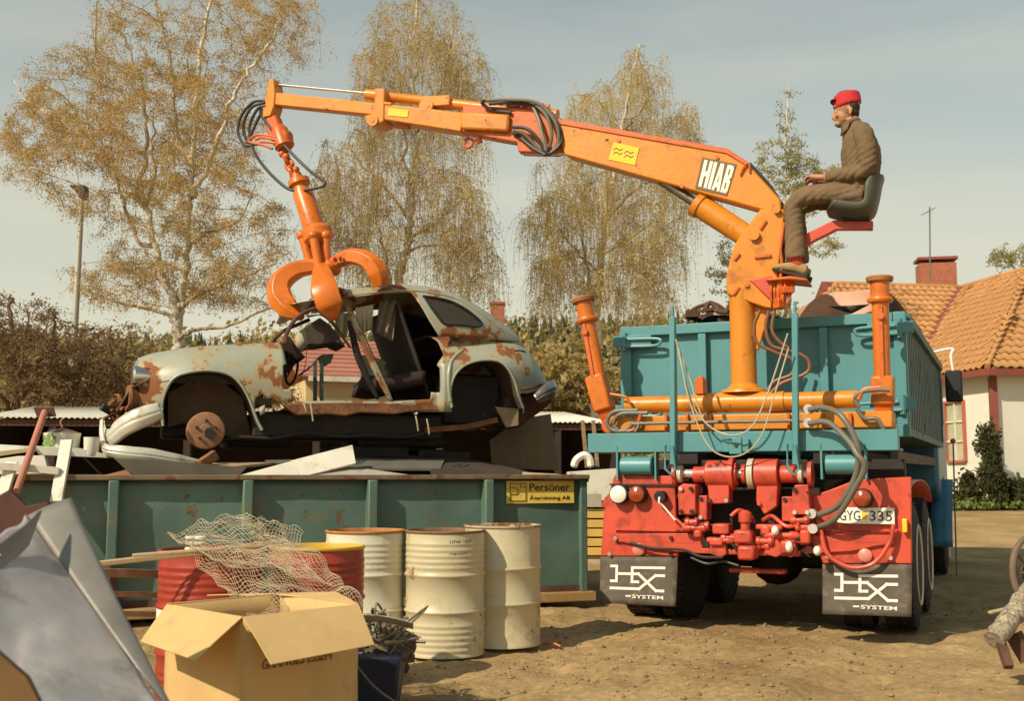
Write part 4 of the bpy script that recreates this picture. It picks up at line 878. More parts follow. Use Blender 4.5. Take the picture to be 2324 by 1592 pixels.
# main boom
mb_pts = [(1268, 282), (1300, 284), (1655, 352), (1705, 382), (1775, 458), (1778, 478), (1768, 492), (1745, 486), (1290, 358), (1278, 330)]
slab(mb_pts, .20, 'main_boom', m_orange, bev=.014)
slab([(1268, 276), (1656, 345), (1704, 376), (1700, 384), (1652, 356), (1268, 288)], .225, 'boom_top_flange', m_orange2, bev=.006)
b = CB(); b.tube(curve([cr(1700, 372, .04), cr(1740, 415, .04), cr(1772, 462, .04), cr(1782, 478, .05), cr(1780, 500, .06)]), .018, 8); b.build('boom_hose', m_hose, crane)
b = CB(); b.tube(curve([cr(1680, 398, .11), cr(1690, 376, .12), cr(1700, 372, .12), cr(1702, 392, .11)]), .009, 6); b.build('hose_clip', m_orange2, crane)
for px, py in ((1627, 358), (1548, 423), (1404, 320), (1757, 470)):
    q = cr(px, py, .1); b = CB(); b.cyl(q, q+FN*.012, .018, 12); b.build('boom_bolt', m_orange2, crane)
# HIAB plate
def quad_sign(pts, off, m, name, parent, th=.004):
    b = CB(); b.prism([cr(x, y, off) for x, y in pts], FN*th); return b.build(name, m, parent)
hs = [(1597, 360), (1668, 375), (1648, 441), (1582, 425)]
m_signdark = mat('dark sign edge', (.16, .09, .04), .6)
s0 = quad_sign([(1594, 357), (1672, 373), (1650, 445), (1578, 428)], .102, m_signdark, 'name_plate', crane)
A, B_, D_ = cr(1583, 424, .108), cr(1649, 440, .108), cr(1597, 361, .108)
m_ivory = mat('ivory letters', (.80, .75, .62), .5)
def su(u, v): a = cr(1583, 424, .106).lerp(cr(1650, 441, .106), u); c = cr(1598, 361, .106).lerp(cr(1669, 376, .106), u); return a.lerp(c, v)
for polys in ([[(.02, .02), (.125, .02), (.125, .98), (.02, .98)], [(.2, .02), (.3, .02), (.3, .98), (.2, .98)], [(.126, .42), (.199, .42), (.199, .6), (.126, .6)]],
              [[(.335, .02), (.44, .02), (.44, .98), (.335, .98)]],
              [[(.47, .02), (.555, .02), (.60, .62), (.60, .98), (.545, .98)], [(.601, .62), (.645, .02), (.735, .02), (.66, .98), (.601, .98)], [(.566, .14), (.634, .14), (.624, .32), (.578, .32)]],
              [[(.765, .02), (.85, .02), (.85, .98), (.765, .98)], [(.851, .02), (.95, .02), (.985, .12), (.985, .44), (.94, .5), (.851, .5), (.851, .38), (.895, .36), (.895, .16), (.851, .14)], [(.851, .505), (.935, .505), (.985, .58), (.985, .88), (.94, .98), (.851, .98), (.851, .85), (.895, .83), (.895, .64), (.851, .62)]]):
    b = CB()
    for pl in polys: b.prism([su(u, v) for u, v in pl], FN*.003)
    b.build('letter', m_ivory, s0)
st = quad_sign([(1393, 322), (1451, 336), (1441, 375), (1381, 362)], .102, m_yellow, 'warning_sticker', crane)
b = CB()
for x, y in ((1400, 341), (1425, 348)):
    for dy in (0, 9): b.tube(curve([cr(x-8, y+dy, .107), cr(x-2, y+dy-5, .107), cr(x+6, y+dy, .107), cr(x+13, y+dy-3, .107)], 4), .0035, 4)
b.build('lettering', m_ink, st)
# lift cylinder
b = CB(); p, q = cr(1700, 540), cr(1580, 462); b.lathe(p, q, [(0, .095), (.9, .1), (.9, .112), (1, .112), (1, .05)], 28); b.build('lift_cylinder', m_orange, crane)
b = CB(); b.cyl(cr(1582, 463), cr(1500, 410), .042, 16); b.build('piston_rod', mat('piston steel', (.30, .27, .22), .25, .9), crane)
# outer boom: knuckle, inner section, telescopes
slab([(1058, 243), (1180, 250), (1262, 258), (1275, 300), (1285, 345), (1262, 352), (1183, 350), (1180, 328), (1120, 318), (1055, 304)], .16, 'knuckle', m_red2 if False else m_orange2, bev=.012)
slab([(868, 240), (1062, 262), (1056, 306), (868, 276)], .2, 'outer_boom', m_orange, bev=.012)
slab([(866, 236), (900, 240), (900, 246), (866, 243)], .22, 'boom_collar', m_orange, bev=.006)
slab([(862, 208), (885, 208), (884, 283), (866, 292), (845, 290), (840, 270), (862, 264)], .225, 'boom_collar', m_orange, bev=.012)
slab([(615, 212), (865, 238), (865, 266), (622, 241)], .13, 'telescopic_boom', m_orange, bev=.01)
slab([(621, 183), (631, 184), (634, 215), (632, 245), (624, 268), (606, 272), (606, 248), (615, 212)], .16, 'boom_tip', m_orange, bev=.01)
b = CB(); b.cyl(cr(628, 192), cr(838, 212), .013, 10); b.build('extension_rod', m_chrome, crane)
b = CB(); b.lathe(cr(832, 214), cr(1265, 262), [(0, .05), (.06, .052), (.065, .045), (.9, .045), (.91, .055), (1, .055)], 20); b.build('extension_cylinder', m_orange, crane)
slab([(968, 224), (1028, 221), (1028, 244), (984, 246), (980, 258), (962, 256), (958, 244)], .16, 'cylinder_bracket', m_orange, bev=.008)
b = CB(); q = cr(974, 241, .07); b.cyl(q, q+FN*.03, .05, 20); b.cyl(q, q+FN*.036, .018, 12); b.build('pivot_pin', m_orange, crane)
b = CB(); q = cr(849, 275, .1); b.cyl(q, q+FN*.03, .055, 20); b.cyl(q, q+FN*.036, .018, 12); b.build('pivot_pin', m_orange, crane)
slab([(1056, 262), (1168, 268), (1165, 308), (1058, 302)], .05, 'valve_cover', m_orange, off=.11, bev=.03)
b = CB(); 
for k in range(22):
    a0 = 2*math.pi*k/22
c0 = cr(1063, 325, 0); rr = .042
ring = [c0 + FD*rr*math.cos(2*math.pi*k/20) + Vector((0, 0, rr*math.sin(2*math.pi*k/20))) for k in range(21)]
b.tube(ring, .016, 8, caps=False); b.build('lifting_eye', m_orange2, crane)
slab([(1078, 316), (1092, 312), (1096, 324), (1080, 328)], .03, 'lifting_lug', m_orange2)
st = quad_sign([(882, 245), (927, 250), (925, 266), (880, 262)], .102, m_yellow, 'yellow_sticker', crane)
slab([(895, 284), (932, 288), (930, 294), (897, 291)], .06, 'boom_stop', m_orange2)
b = CB(); b.cyl(cr(1183, 345), cr(1290, 347), .026, 12); b.build('knuckle_rod', m_chrome, crane)
b = CB(); b.cyl(cr(1190, 338, -.05), cr(1288, 342, -.05), .02, 12); b.build('knuckle_rod', m_chrome, crane)
b = CB(); b.lathe(cr(1180, 268), cr(1265, 290), [(0, .07), (.9, .07), (1, .05)], 18); b.build('knuckle_cylinder', m_orange2, crane)
# hose bundle at the knuckle
hz = [[(1100, 228), (1160, 226), (1215, 232), (1255, 262), (1270, 300), (1262, 335), (1240, 350)], [(1110, 236), (1170, 232), (1225, 246), (1262, 280), (1274, 320), (1250, 348), (1238, 344)],
      [(1150, 240), (1200, 236), (1222, 270), (1232, 310), (1240, 342)], [(1164, 288), (1195, 292), (1220, 315), (1238, 346)], [(1164, 296), (1190, 304), (1215, 330), (1240, 350)],
      [(1164, 302), (1185, 316), (1210, 336), (1238, 352)], [(1215, 236), (1240, 262), (1252, 300), (1248, 330), (1236, 350)], [(1100, 228), (1095, 236), (1120, 250), (1160, 256)], [(1240, 350), (1258, 342), (1268, 320), (1262, 280), (1235, 242)]]
for k, h in enumerate(hz):
    b = CB(); b.tube(curve([cr(x, y, .13+.03*math.sin(k*2.1+i)) for i, (x, y) in enumerate(h)], 6), .0165, 8); b.build('knuckle_hose', m_hose if k % 2 else m_greypipe, crane)
b = CB()
for k in range(7): q = cr(1130+k*14, 230+k*2.5, .05+.02*(k % 3)); b.beam(q, q+FD*-.14+Vector((0, 0, .004)), .03, .03)
b.build('pipe_bracket', m_orange2, crane)
# seat arm, controls and pipes beside the column
slab([(1772, 566), (1838, 528), (1892, 502), (1982, 503), (1981, 523), (1900, 523), (1846, 550), (1776, 590)], .07, 'seat_arm', m_red, bev=.008)
slab([(1915, 494), (1972, 494), (1976, 504), (1912, 504)], .16, 'seat_mount', m_dark, bev=.006)
seatp = [(1905, 470), (1925, 480), (1960, 478), (1985, 455), (2000, 410), (2004, 404), (1998, 470), (1985, 500), (1920, 500), (1890, 492)]
m_seat = mat('olive vinyl seat', (.075, .075, .05), .5, var=.15)
sc_ = curve([cr(x, y) for x, y in ((1880, 486), (1908, 494), (1950, 498), (1979, 488), (1991, 456), (1998, 420), (2003, 402))], 5); ns_ = len(sc_); cc_ = cr(1940, 430)
def seatf(u, v):
    p = sc_[int(round(u*(ns_-1)))]; e = abs(2*v-1)**4; d = (cc_-p); d.normalize(); return p + FN*(.24*(2*v-1)*(1-.12*u)) + d*(.09*e)
b = CB(); b.grid(seatf, ns_, 15); b.build('seat', m_seat, crane, smooth=True, solid=.025)
b = CB()
for k, off in enumerate((.02, .07, .12)):
    b.tube(curve([cr(1768+k*6, 505, off), cr(1764+k*4, 560, off), cr(1770+k*2, 600, off), cr(1756+k*6, 660, off), cr(1745+k*7, 700, off)]), .012, 8)
b.build('control_pipe', m_orange2, crane)
b = CB()
for i in range(9):
    q = cr(1752+random.random()*40, 645+random.random()*50, random.random()*.16-.02); b.box(q, (.09, .07, .05+.05*random.random()), Matrix.Rotation(random.random()*.6, 3, 'Z'))
for i in range(6):
    q = cr(1750+i*8, 655+(i % 2)*14, .12); b.tube([q+Vector((0, 0, .06)), q-Vector((0, 0, .07))], .012, 6)
b.build('valve_block', m_orange2, crane, bevel=.006)
b = CB()
for i in range(7):
    x = 1748+random.random()*46; b.tube(curve([cr(x, 692+random.random()*10, .1), cr(x+random.uniform(-8, 8), 680, .14), cr(x+random.uniform(-14, 14), 664, .05+.1*random.random()), cr(x+random.uniform(-6, 6), 645, .1)], 4), random.choice((.007, .011, .014)), 6)
b.build('valve_pipe', m_orange2, crane)
for k, (x, y0, y1) in enumerate(((1762, 515, 545), (1772, 560, 600), (1764, 575, 620), (1756, 598, 640))):
    b = CB(); b.beam(cr(x, y0, .06), cr(x+6, y1, .06), .02, .035); b.build('control_lever', m_dark, crane)
slab([(1758, 498), (1788, 494), (1786, 508), (1760, 512)], .12, 'column_cap', m_orange)
slab([(1742, 598), (1790, 594), (1790, 606), (1742, 606)], .10, 'control_shelf', m_orange)
slab([(1742, 556), (1788, 548), (1788, 560), (1742, 566)], .09, 'control_shelf', m_orange)
slab([(1745, 640), (1800, 634), (1838, 640), (1838, 646), (1800, 642), (1745, 646)], .34, 'foot_rest', m_orange2)
# return hoses from the column down to the base
for k, h in enumerate(([(1725, 705), (1712, 740), (1718, 778), (1760, 800), (1800, 818), (1796, 850), (1760, 865), (1740, 888)], [(1745, 705), (1738, 745), (1752, 785), (1800, 798), (1832, 815), (1836, 840), (1815, 855), (1775, 870), (1752, 890)], [(1758, 705), (1752, 748), (1768, 775), (1790, 790)])):
    b = CB(); b.tube(curve([cr(x, y, .12+.02*k) for x, y in h], 6), .014, 8); b.build('return_hose', mat('brown hose %d' % k, (.20, .075, .03), .5), crane)
# ---- crane base: tubes and stabilisers
def tt(px, py, ly): return MT @ tl(px, py, ly)
b = CB(); p, q = tt(1422, 922, CY-.08), tt(1948, 905, CY-.08); zc = (p.z+q.z)/2; p.z = q.z = zc
b.lathe(p, q, [(0, .05), (0, .07), (.31, .07), (.31, .082), (.70, .082), (.70, .07), (1, .07), (1, .05)], 28); b.build('stabiliser_beam', m_orange, crane)
b = CB(); p, q = tt(1392, 962, CY), tt(2030, 958, CY); p.z = q.z = (p.z+q.z)/2; b.beam(p, q, .3, .13); b.build('base_frame', m_orange, crane, bevel=.012)
for x in (1512, 1560, 1612, 1790, 1868, 1930):
    b = CB(); a = tt(x, 960, CY-.17); b.box(a, (.02, .03, .15), Matrix.Rotation(-PSI, 3, 'Z')); b.build('base_rib', m_orange2, crane)
b = CB(); p, q = tt(1460, 962, CY-.24), tt(1840, 962, CY-.24); q.z = p.z; b.tube(curve([p+Vector((-.07, 0, -.07)), p+Vector((-.03, 0, -.01)), p, q], 4), .014, 8); b.build('hydraulic_pipe', m_greypipe, crane)
b = CB(); b.prism([tt(x, y, CY-.15) for x, y in ((1578, 895), (1576, 862), (1590, 852), (1600, 862), (1602, 895))], TY*.05); b.build('frame_lug', m_orange2, crane, bevel=.006)
def stabiliser(pts, base, rr, label):
    # pts: pixels foot top, collar, lower tube end, housing end
    ly = CY-.05; f0, c0_, t0, h0 = [tt(x, y, ly) for x, y in pts]; ax = (f0-h0).normalized()
    b = CB(); b.lathe(f0, f0-ax*.04, [(0, rr*1.55), (.3, rr*1.7), (1, rr*1.6)], 24); leg = b.build('stabiliser_foot', mat('foot plate ' + label, (.34, .13, .04), .6, var=.3, dirt=.3), crane)
    b = CB(); L_ = (h0-f0).length; cf = (c0_-f0).length/L_; tf = (t0-f0).length/L_
    b.lathe(f0-ax*.03, h0, [(0, rr*1.2), (cf-.02, rr*1.15), (cf-.02, rr*1.5), (cf+.0, rr*1.62), (cf+.02, rr*1.5), (cf+.025, rr*1.05), (tf, rr*1.0), (1, rr*1.0)], 24); b.build('stabiliser_leg', m_orange3, crane)
    side = TX; b = CB(); mid = t0.lerp(h0, .5)
    b.beam(t0+ax*.02, h0-ax*.02, rr*2.7, rr*2.5, up=TY); b.build('stabiliser_housing', m_orange3, crane, bevel=.02)
    b = CB(); b.beam(c0_.lerp(t0, .12)-TY*rr*1.02, t0-TY*rr*1.02, .03, .03, up=TY); b.build('stabiliser_rail', m_orange2, crane)
    b = CB(); b.beam(h0+ax*.02, base+Vector((0, 0, .02)), rr*2.1, rr*1.9, up=TY); b.lathe(base-TY*.1, base+TY*.1, [(0, .07), (1, .07)], 18); b.build('stabiliser_joint', m_orange2, crane, bevel=.012)
    q = c0_.lerp(t0, .25)-TY*rr; b = CB(); b.cyl(q, q-TY*.03, .03, 12); b.build('pivot_pin', m_orange2, crane)
stabiliser([(1323, 676), (1328, 722), (1352, 858), (1372, 928)], tt(1390, 968, CY), .062, 'left')
stabiliser([(1996, 628), (1999, 674), (2004, 860), (2004, 915)], tt(2010, 965, CY), .062, 'right')
# hoses around the base
hs_ = [([(1385, 895), (1420, 902), (1430, 918)], .012, m_orange2), ([(1448, 932), (1395, 935), (1378, 958), (1388, 976), (1420, 978), (1440, 958)], .018, m_greypipe), ([(1470, 938), (1410, 940), (1392, 962), (1405, 980)], .018, m_greypipe),
       ([(1400, 980), (1440, 975), (1455, 940)], .016, m_orange2), ([(1950, 925), (1940, 905), (1955, 890), (1995, 885), (2020, 886)], .018, m_greypipe), ([(1948, 908), (1962, 885), (2000, 880)], .018, m_orange2),
       ([(1945, 930), (1962, 950), (1990, 952), (2005, 975)], .016, m_greypipe)]
for pts, r, m in hs_:
    b = CB(); b.tube(curve([tt(x, y, CY-.2) for x, y in pts], 6), r, 8); b.build('base_hose', m, crane)
# two big looping hoses to the red panel, and the slack ropes
b = CB(); b.tube(curve([tt(1836, 930, -.1), tt(1870, 926, -.15), tt(1910, 945, -.28), tt(1945, 1010, -.3), tt(1942, 1080, -.28), tt(1905, 1145, -.2), tt(1862, 1168, -.08), tt(1845, 1166, 0)], 8), .0215, 10); b.build('loop_hose', m_greypipe, crane)
b = CB(); b.tube(curve([tt(1836, 961, -.1), tt(1880, 960, -.16), tt(1925, 1000, -.28), tt(1965, 1015, -.34) if False else tt(1944, 1030, -.34), tt(1962, 1060, -.34), tt(1940, 1110, -.28), tt(1895, 1178, -.16), tt(1850, 1200, 0)], 8), .0215, 10); b.build('loop_hose', m_greypipe, crane)
for x, y in ((1845, 1166), (1848, 1200), (1838, 930), (1838, 961)): q = tt(x, y, -.02); b = CB(); b.lathe(q+TY*.06, q-TY*.08, [(0, .03), (.5, .03), (.5, .036), (1, .036)], 12); b.build('hose_coupling', m_steel, crane)
for pts, lys in (([(1534, 770), (1552, 850), (1580, 935), (1640, 985), (1700, 975), (1740, 900), (1788, 757)], -.16), ([(1540, 790), (1562, 900), (1600, 1000), (1640, 1035), (1690, 1030), (1730, 985), (1760, 890), (1790, 790)], -.19), ([(1534, 772), (1566, 862), (1600, 960), (1652, 988)], -.13)):
    b = TB(); b.tube(curve([tl(x, y, lys) for x, y in pts], 8), .0062, 6); o = b.build('tie_rope', mat('pale rope', (.42, .38, .27), .8), truck)
# red hose loop hanging over the number-plate panel
b = TB(); b.tube(curve([t6(1295, 520, -.04), t6(1330, 640, -.06), t6(1440, 708, -.07), t6(1560, 690, -.06), t6(1640, 590, -.05), t6(1665, 490, -.04)], 8), .017, 8); b.build('red_hose', m_red, truck)

# ================================================================ GRAPPLE hanging from the boom tip
grapple = thing('scrap_grapple', 'orange clamshell scrap grapple biting into the car roof', 'grapple', Vector((GR.x, GR.y, cr(740, 610).z)))
def gslab(pts, th, name, m, off=0, bev=.008):
    b = CB(); b.prism([cr(x, y)+FN*(th/2+off) for x, y in pts], FN*-th); return b.build(name, m, grapple, bevel=bev)
gslab([(608, 268), (632, 262), (640, 285), (660, 300), (662, 332), (628, 338), (610, 300)], .13, 'rotator', m_orange2, bev=.03)
b = CB(); b.lathe(cr(630, 285), cr(648, 338), [(0, .05), (.2, .085), (.9, .1), (1, .07)], 20); b.build('rotator_body', m_orange2, grapple)
for k in range(5):
    q = cr(645+k*6, 345+k*15, .0); b = CB(); d = (cr(664, 395)-cr(640, 340)).normalized(); r0 = .045
    ax = FN if k % 2 == 0 else FN.cross(d)
    ring = [q + d*r0*1.15*math.cos(2*math.pi*j/16) + d.cross(ax)*r0*.8*math.sin(2*math.pi*j/16) for j in range(17)]
    b.tube(ring, .022, 8, caps=False); b.build('chain_link', m_orange2, grapple)
for x, y in ((650, 355), (672, 385), (640, 350)): b = CB(); b.ball(cr(x, y, .03), .035, 10); b.build('swivel', m_orange2, grapple)
b = CB(); b.lathe(cr(672, 395), cr(722, 545), [(0, .05), (.08, .055), (.1, .105), (.17, .11), (.19, .082), (.24, .078), (.3, .1), (.95, .105), (1, .1)], 28); b.build('grab_cylinder', m_orange3, grapple)
b = CB(); b.lathe(cr(716, 515), cr(728, 555), [(0, .1), (.3, .15), (.7, .15), (1, .1)], 24); b.build('grab_head', m_orange3, grapple)
for (dx, off) in ((-32, .05), (-6, .14), (22, .05), (0, -.12)):
    b = CB(); p = cr(718+dx, 535, off); b.ball(p, .06, 14, (1, 1, .9)); b.lathe(p, cr(728+dx*.62, 612, off), [(0, .045), (1, .04)], 16); b.build('grab_link', m_orange3, grapple)
b = CB(); b.cyl(cr(716, 548), cr(734, 622), .06, 18); b.build('grab_rod', m_orange3, grapple)
gslab([(700, 600), (716, 590), (758, 592), (768, 606), (758, 625), (705, 622)], .2, 'grab_hub', m_orange3, bev=.03)
def tine(px, ws, name='tine', hs=None):
    pts = curve([cr(x, y, o) for x, y, o in px], 8); n = len(pts); b = CB(); vs = []; sec = [(-.5, -.5), (-.28, -.62), (.28, -.62), (.5, -.5), (.5, .3), (.0, .62), (-.5, .3)]
    cen = cr(738, 650, .0)
    for i, p in enumerate(pts):
        t = i/(n-1); d = (pts[min(n-1, i+1)]-pts[max(0, i-1)]).normalized(); o_ = (p-cen); o_ -= d*o_.dot(d); o_.normalize(); s_ = d.cross(o_).normalized()
        w = np.interp(t, [k/(len(ws)-1) for k in range(len(ws))], ws); h = w*(.85 if hs is None else hs)
        for a, c in sec: vs.append(p + s_*a*w + o_*c*h)
    k = len(sec)
    b.add(vs, [(i*k+j, i*k+(j+1) % k, (i+1)*k+(j+1) % k, (i+1)*k+j) for i in range(n-1) for j in range(k)] + [tuple(range(k)), tuple((n-1)*k+j for j in range(k-1, -1, -1))])
    return b.build(name, m_orange3, grapple, bevel=.006)
tine([(720, 604, .03), (672, 612, .12), (636, 640, .22), (634, 676, .26), (655, 704, .28), (686, 722, .28)], [.12, .17, .20, .22, .19, .06])
tine([(748, 600, 0), (795, 582, .0), (838, 592, .0), (860, 620, -.02), (866, 650, -.05)], [.12, .15, .16, .18, .14])
tine([(732, 602, .10), (730, 618, .34), (736, 652, .50), (748, 692, .50), (760, 728, .40)], [.12, .17, .24, .24, .05], hs=.42)
tine([(735, 602, -.10), (730, 618, -.26), (728, 655, -.34), (735, 692, -.28), (745, 722, -.12)], [.10, .16, .20, .20, .04], hs=.7)
b = CB()
for k, (x, y) in enumerate(((755, 592), (768, 588), (776, 590), (762, 598))): b.beam(cr(x, y, .09), cr(x+4, y-9+k*3, .09), .02, .02)
b.build('paint_letters', m_red, grapple)
# grapple hoses
for h in ([(604, 228), (575, 232), (548, 262), (540, 300), (555, 328), (575, 330)], [(602, 232), (570, 245), (552, 285), (562, 322), (585, 328)], [(604, 240), (584, 248), (566, 290), (575, 340), (605, 385), (648, 425), (680, 436)],
          [(606, 246), (590, 252), (610, 285), (650, 335), (700, 385), (735, 412), (730, 424), (690, 432)], [(608, 240), (590, 262), (572, 300), (562, 325)]):
    b = CB(); b.tube(curve([cr(x, y, .06+.02*random.random()) for x, y in h], 6), .0155, 8); b.build('grapple_hose', m_hose, grapple)
for h in ([(628, 312), (590, 306), (572, 312), (566, 322), (600, 330), (618, 338)], [(630, 318), (596, 312), (580, 318)], [(626, 325), (598, 322), (584, 326)]):
    b = CB(); b.tube(curve([cr(x, y, .08) for x, y in h], 5), .014, 8); b.build('hose_guard', m_orange2, grapple)
# ================================================================ DUMPSTER (local x right and back, y away, z up; origin = right front bottom corner)
DA = R(19); DX = Vector((math.cos(DA), math.sin(DA), 0)); DY = Vector((-math.sin(DA), math.cos(DA), 0))
DO = PG(1335, 1362, .06); DO.z = 0
MD = Matrix.Translation(DO) @ Matrix.Rotation(DA, 4, 'Z'); MDi = MD.inverted()
def dl(px, py, ly): q = MDi @ hit(px, py, DO+DY*ly, DY); q.y = ly; return q
def DB(): return MB(MD)
m_dump = mat('weathered green dumpster paint', (.085, .150, .118), .5, var=.22, scale=1.6, dirt=.3, dirtcol=(.16, .14, .075), rust=.17, rscale=5.5, rustcol=(.13, .085, .045), bump=.25, bscale=9)
m_dumprail = mat('rusty dumpster rail', (.17, .12, .065), .7, var=.25, scale=5, rust=.4, rscale=6)
DL, DW = 6.6, 2.3
dump = thing('scrap_dumpster', 'long green ribbed scrap dumpster with yellow company sign', 'dumpster', DO, DA)
DT = dl(1300, 1078, 0).z; DBZ = dl(1300, 1345, 0).z
m_ochre = mat('ochre worn steel', (.36, .22, .075), .7, var=.25, scale=4, rust=.25)
def dent(x, z): return .018*noise.noise(Vector((x*1.3, z*1.8, 2)))+.008*noise.noise(Vector((x*4, z*4, 7)))
b = DB(); b.grid(lambda u, v: (-DL*u, .07+dent(u*DL, v*1.2), DBZ+(DT-.04-DBZ)*v), 90, 16); b.build('front_wall', m_dump, dump, solid=.008)
b = DB(); b.box((-DL/2, DW, (DT+DBZ)/2), (DL, .04, DT-DBZ)); b.build('back_wall', m_dump, dump)
for x in (-.02, -DL+.02): b = DB(); b.box((x, DW/2+.03, (DT+DBZ)/2), (.05, DW-.06, DT-DBZ-.1)); b.build('end_wall', m_dump, dump)
b = DB(); b.box((-DL/2, DW/2, DBZ+.03), (DL-.1, DW-.1, .05)); b.build('floor_plate', m_brown, dump)
b = DB(); b.box((-DL/2, .035, DT-.022), (DL+.03, .13, .044)); b.build('top_rail', m_dumprail, dump, bevel=.008)
b = DB(); b.box((-DL/2, DW, DT-.035), (DL, .1, .07)); b.build('top_rail', m_dumprail, dump)
for x in (0, -DL): b = DB(); b.box((x, DW/2, DT-.037), (.08, DW-.12, .066)); b.build('top_rail', m_dumprail, dump)
for px in (1107, 843, 560, 255, -60):
    x = dl(px, 1200, 0).x; b = DB(); b.box((x, .005, (DT-.044+DBZ)/2), (.085, .14, DT-.044-DBZ)); b.build('rib', m_dump, dump, bevel=.012)
b = DB(); b.box((-.03, .045, (DT-.044+DBZ)/2), (.07, .07, DT-.044-DBZ)); b.build('corner_post', m_dump, dump, bevel=.01)
b = DB(); b.box((-DL/2+.03, .02, DBZ-.04), (DL+.06, .16, .085)); b.build('skid_rail', m_ochre, dump, bevel=.01)
b = DB(); b.box((-DL/2, DW-.1, DBZ-.04), (DL, .16, .085)); b.build('skid_rail', m_ochre, dump)
for x in (-.5, -3.2, -6): b = DB(); b.cyl((x, .12, .08), (x, .28, .08), .08, 16); b.build('roller', m_dark, dump)
# sign
z8 = lambda zx, zy: (543.7+.3654*zx, 1009.7+.3654*zy)
a, c = dl(*z8(1665, 368), .0), dl(*z8(2085, 226), .0); sy_ = .030
m_sign = mat('yellow company sign', (.80, .57, .11), .5, var=.1, scale=6, dirt=.2, dirtcol=(.45, .30, .08))
b = DB(); b.box(((a.x+c.x)/2, sy_+.01, (a.z+c.z)/2), (c.x-a.x, .012, c.z-a.z)); sg = b.build('company_sign', m_sign, dump)
W_, H_ = c.x-a.x, c.z-a.z
def sq(u, v): return MD @ Vector((a.x+W_*u, sy_+.002, a.z+H_*v))
text('Persöner', .1, sq(.335, .56), DX, (0, 0, 1), m_ink, sg, width=W_*.6, height=H_*.34, bold=.001)
text('Återvinning AB', .1, sq(.335, .17), DX, (0, 0, 1), m_ink, sg, width=W_*.6, height=H_*.26)
b = MB()
for pl in ([(.05, .12), (.05, .88), (.28, .88), (.28, .12), (.05, .12)], [(.05, .42), (.14, .42), (.165, .5), (.165, .62), (.14, .7), (.05, .7)], [(.2, .88), (.2, .72), (.28, .72)]):
    q = [sq(u, v) for u, v in pl]
    for i in range(len(q)-1): d = (q[i+1]-q[i]).normalized()*.004; b.beam(q[i]-d, q[i+1]+d, .004, .011, up=DY)
b.build('logo', mat('brown ink', (.12, .045, .02), .6), sg)
q = dl(*z8(2135, 285), .05); text('S', .1, MD @ Vector((q.x-.03, .055, q.z-.03)), DX, (0, 0, 1), m_whitew, dump, height=.075)
# rusty scrape streaks are part of the material; a hanging wire shadow is left to the light

# ================================================================ WRECKED CAR
CF = .36; CHW = .78                          # near flank 0.36 m behind the dumpster front
CO = DO+DY*(CF+CHW)+DX*-2.3; MC = Matrix.Translation(CO) @ Matrix.Rotation(DA, 4, 'Z'); MCi = MC.inverted()
def c1(zx, zy, off=0):                       # zoom pixel -> car local (x, z) on near flank
    px, py = 194+zx*.5013, 605.8+zy*.5013; q = MCi @ hit(px, py, DO+DY*(CF+off), DY); return q
car = thing('wrecked_car', 'rusty pale grey two-door car wreck without doors held over the dumpster', 'car', CO+Vector((0, 0, 1.3)), DA)
def KB(): return MB(MC)
def cq(zx, zy, y, dx=0, dz=0): q = c1(zx, zy); return Vector((q.x+dx, y, q.z+dz))
xz = lambda pts, off=0: np.array([(lambda q: (q.x, q.z))(c1(x, y, off)) for x, y in pts])
def xz2(pts, offs): return np.array([(lambda q: (q.x, q.z))(c1(x, y, o)) for (x, y), o in zip(pts, offs)])
hoodc = xz2([(236, 415), (300, 390), (380, 374), (450, 362), (600, 348), (730, 343), (880, 335), (1000, 335), (1200, 330), (1400, 320), (1600, 305), (1700, 308), (1800, 308), (1890, 312), (1950, 325), (2005, 355), (2050, 430), (2085, 500), (2112, 545)], [.3, .22, .16, .14, .12, .12, .12, .12, .12, .12, .12, .12, .14, .18, .24, .28, .34, .38, .4])
roofc = xz2([(1040, 178), (1100, 130), (1180, 97), (1300, 79), (1450, 72), (1560, 84), (1680, 120), (1780, 178), (1850, 232), (1900, 275), (1935, 315)], [.34, .34, .36, .38, .38, .38, .40, .42, .45, .48, .5])
belt = xz([(1000, 330), (1900, 305)])
rust_pts = [(c1(x, y), r) for x, y, r in ((850, 400, .10), (840, 490, .11), (885, 540, .12), (880, 330, .14), (300, 470, .13), (400, 445, .05), (320, 530, .10), (280, 600, .16), (770, 580, .09), (1640, 300, .12), (1720, 370, .13), (1680, 400, .08), (1860, 290, .14), (1900, 370, .10), (1960, 430, .11), (1940, 560, .13), (1990, 390, .06), (1250, 92, .20), (1400, 80, .16), (1500, 78, .14), (1620, 100, .10), (1740, 150, .10), (700, 345, .10), (1660, 330, .08), (1610, 390, .10), (1790, 315, .10), (2020, 470, .06)) + tuple((x, 612, .075) for x in range(960, 1640, 75)) + tuple((x, 300, .05) for x in (1330, 1400))]
def rustval(x, z):
    v = .19 + .44*noise.fractal(Vector((x*6.5, z*6.5, 1.5)), .7, 2.1, 5)
    for q, r in rust_pts:
        d = math.hypot(x-q.x, z-q.z)/r
        if d < 2: v += .27*math.exp(-d*d*1.3)
    return v
